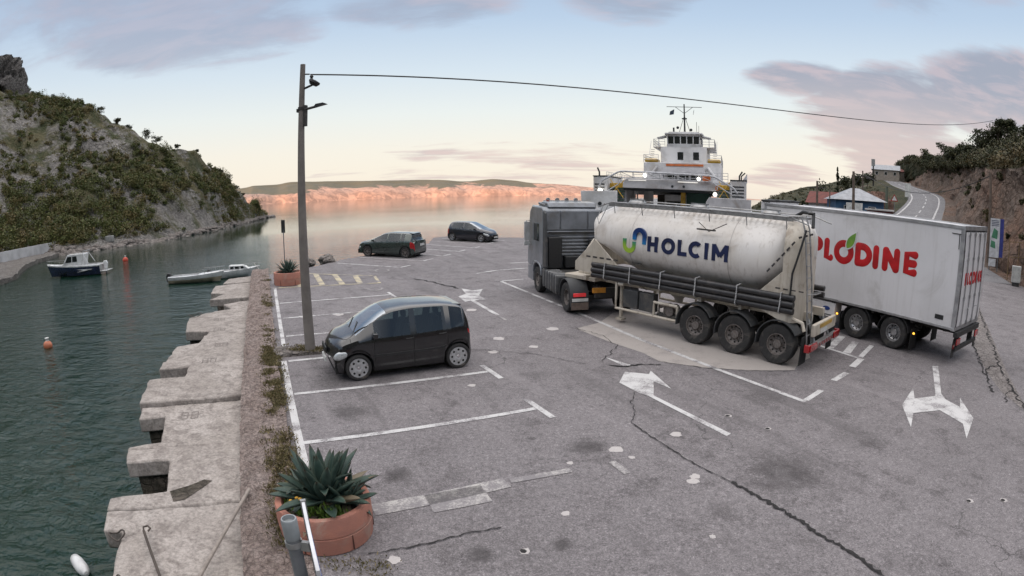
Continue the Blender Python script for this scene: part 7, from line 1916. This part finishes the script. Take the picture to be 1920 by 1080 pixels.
cbx = MB().box(-.35, .35, -.2, .2, .3, 1.35).build('box', mat('cabinet_white', (.5, .5, .48), .5), o, bevel=.02); MB().box(-.3, .3, -.215, -.205, .35, 1.3).build('door', mat('cabinet_door', (.42, .42, .4), .5), o); MB().box(-.28, .28, -.15, .15, -.3, .3).build('base', FRAME, o)
WOODP = mat('wooden_pole', (.13, .10, .08), .9, scale=3)
def pole(az_, D, z0, z1, r, label, arm=None, name='utility_pole', m=None, cat='utility pole', group='poles along the road'):
    x, y = at_az(az_, D); p = empty(name, (x, y, z0), -radians(az_), label, cat, group); MB().cyl((0, 0, -.5), (0, 0, z1 - z0), r, r * .7, 10).build('pole', m or WOODP, p)
    if arm == 'cross': MB().box(-1.1, 1.1, -.05, .05, z1 - z0 - .75, z1 - z0 - .65).build('crossarm', FRAME, p)
    if arm == 'lamp': MB().tube([(0, 0, z1 - z0 - .2), (.7, 0, z1 - z0 - .25), (1.4, 0, z1 - z0 - .5)], .05, 6).build('lamp_arm', FRAME, p); MB().box(1.2, 1.9, -.12, .12, z1 - z0 - .62, z1 - z0 - .5).build('lamp_head', FRAME, p, bevel=.02); MB().tube([(0, 0, z1 - z0 - 1.4), (.75, 0, z1 - z0 - .3)], .035, 5).build('brace', FRAME, p)
    if arm == 'head': MB().box(-.5, .5, -.3, .3, z1 - z0 - 1.7, z1 - z0).build('lamp_head', mat('lamp_grey', (.3, .3, .3), .6), p)
    return p
pole(34.55, 54, 1.2, 7.45, .17, 'thick dark pole with a bracket arm in front of the blue house', 'lamp')
pole(35.5, 72, 3.5, 8.6, .12, 'slender wooden pole standing between blue house and rocky mound', 'cross')
pole(30.8, 62, 1.0, 6.7, .15, 'pole with a crossarm in front of the red tiled house', 'cross')
pole(32.1, 61, 1.5, 5.9, .09, 'thin pale pole between the red tiled house and the blue house')
pole(38.0, 64, 2.5, 6.6, .22, 'stout green-grey pole beside the rocky mound', m=mat('mossy_pole', (.10, .115, .085), .9))
pole(36.6, 150, 10, 16.2, .22, 'tall lamp with a square head on the hilltop skyline', 'head', 'street_lamp', FRAME, 'street lamp')
pole(49.0, 50, .4, 7.9, .16, 'brown wooden pole in front of the right rock face, above the information board')
pts = []
a = Vector((*at_az(49.0, 50), 7.7)); b = Vector((*at_az(35.5, 72), 8.3))
for i in range(31): t_ = i / 30; p = a.lerp(b, t_); p.z -= 4 * 1.9 * t_ * (1 - t_); pts.append(p)
tag(MB().tube(pts, .035, 5).build('slack_cable', BLKP), 'slack cable strung across the road in front of the rock face', 'cable')
def house(x, y, z, rz, w_, d_, h_, rh, wallm, roofm, label, name='house', roof='hip', wins=2):
    o = empty(name, (x, y, z), rz, label, 'house'); MB().box(-w_ / 2, w_ / 2, -d_ / 2, d_ / 2, -2, h_).build('wall', wallm, o)
    e = .35; mb = MB()
    if roof == 'hip':
        rl = max(0, w_ - d_) / 2 + .1; vs = [(-w_ / 2 - e, -d_ / 2 - e, h_), (w_ / 2 + e, -d_ / 2 - e, h_), (w_ / 2 + e, d_ / 2 + e, h_), (-w_ / 2 - e, d_ / 2 + e, h_), (-rl, 0, h_ + rh), (rl, 0, h_ + rh)]
        mb.add(vs, [(0, 1, 5, 4), (2, 3, 4, 5), (1, 2, 5), (3, 0, 4), (0, 3, 2, 1)])
    else: mb.prism([(-d_ / 2 - e, h_ - .1), (d_ / 2 + e, h_ - .1), (0, h_ + rh)], -w_ / 2 - e, w_ / 2 + e, 'x')
    mb.build('roof', roofm, o, smooth=0)
    for k in range(wins):
        xx = -w_ / 2 + w_ * (k + .5) / wins; f = MB().box(xx - .45, xx + .45, -d_ / 2 - .03, -d_ / 2 + .02, h_ * .35, h_ * .75).build('window', mat('window_frame_white', (.5, .5, .5), .5), o); MB().box(xx - .38, xx + .38, -d_ / 2 - .04, -d_ / 2 - .025, h_ * .38, h_ * .72).build('pane', GLASS, f)
    return o
TILE = mat('red_roof_tile', (.16, .045, .035), .8, scale=3, c2=(.10, .035, .03)); MROOF = mat('grey_metal_roof', (.30, .31, .33), .5, .2, scale=2); BLUEW = mat('blue_wall', (.03, .085, .17), .7, scale=1.5); WHW = mat('white_wall', (.48, .46, .44), .8, scale=1)
x, y = at_az(34.7, 62); house(x, y, 2.75, -radians(34.7) + .25, 5.4, 4.6, 2.15, 1.25, BLUEW, MROOF, 'blue walled kiosk house with a pale hipped roof behind the lorry')
o = MB().box(-1.6, .2, -2.62, -2.5, .9, 1.9).build('shop_sign', PLATE); hb_ = [q for q in bpy.data.objects if q.name.startswith('house')][-1]; o.parent = hb_
x, y = at_az(31.75, 67); house(x, y, 2.0, -radians(31.4) - .2, 3.4, 4, 2.5, 1.2, WHW, TILE, 'white walled house with a dark red tiled roof beside the blue one', roof='gable', wins=3)
x, y = at_az(37.9, 186); house(x, y, 13.2, -radians(38), 9, 7, 2.6, 1.6, mat('stone_wall', (.30, .26, .22), .8), MROOF, 'long low house on the hilltop, the one nearer the lamp', roof='gable', wins=3)
x, y = at_az(39.0, 192); house(x, y, 13.6, -radians(38) + .3, 8, 7, 2.2, 1.4, mat('stone_wall', (.30, .26, .22), .8), TILE, 'low red roofed house on the hilltop beside the rock face', wins=2)
x, y = at_az(37.3, 57); k_ = empty('kiosk', (x, y, 2.3), -radians(38), 'dark red roadside kiosk with a pale roof edge behind the white lorry', 'kiosk')
MB().box(-1.3, 1.3, -1, 1, -.5, 1.75).build('wall', mat('kiosk_red', (.14, .03, .03), .6), k_, bevel=.03); MB().box(-1.5, 1.5, -1.3, 1.2, 1.75, 1.9).build('roof', WHW, k_, bevel=.02); MB().box(-1.0, 1.0, -1.04, -1.0, .5, 1.3).build('window', GLASS, k_)
# layered rocky mound left of the road
x, y = at_az(36.8, 76); tag(rockmesh('rocky_mound', (x, y, 3.6), (2.6, 2.4, 3.4), rock_mat('mound_rock', (.28, .16, .12), (.22, .14, .11), (.13, .09, .07), .5, bump=1, bdist=.4), 7, flat=.8, amp=.3), 'reddish layered rock mound between the houses and the road', 'rock')
x, y = at_az(40.2, 96); s_ = empty('road_sign', (x, y, 5.6), -radians(40), 'plain white rectangular panel beside the climbing road', 'road sign', 'signs along the climbing road'); MB().box(-.5, .5, -.03, .03, .7, 2.9).build('panel', PLATE, s_); MB().cyl((0, .05, -.3), (0, .05, 1.5), .05, n=6).build('post', GALV, s_)
x, y = at_az(38.8, 72); s_ = empty('road_sign', (x, y, 4.0), -radians(39), 'triangular white warning sign with red rim by the road', 'road sign', 'signs along the climbing road'); MB().prism([(-.5, 1.2), (.5, 1.2), (0, 2.05)], -.02, .02, 'y').build('rim', LAMPR, s_); MB().prism([(-.34, 1.3), (.34, 1.3), (0, 1.88)], -.03, -.021, 'y').build('panel', PLATE, s_); MB().cyl((0, .04, -.5), (0, .04, 1.6), .04, n=6).build('post', GALV, s_)

# ------------------------------------------------------------------ give loose pieces of the same part their own object
SPLIT = {'end_panel', 'door_seam', 'door_handle', 'rubbing_strip', 'mudflap', 'side_window', 'side_deflector', 'rear_panel', 'louvre', 'stair_tread', 'bridge_wing', 'deck_partition', 'tank_strap', 'wiper', 'vent_slot', 'air_horn', 'strip_light', 'side_guard', 'ladder_step', 'blue_marking', 'text_row', 'map_patch', 'warning_stripe', 'side_bracket', 'tape_mark', 'weld_band', 'joint_groove', 'grille', 'stair_rail', 'air_filter', 'contour_tape', 'cooling_fan', 'tail_light'}
for o in list(bpy.data.objects):
    if o.type == 'MESH' and o.name.split('.')[0] in SPLIT and (o.data.users == 1): split_islands(o)
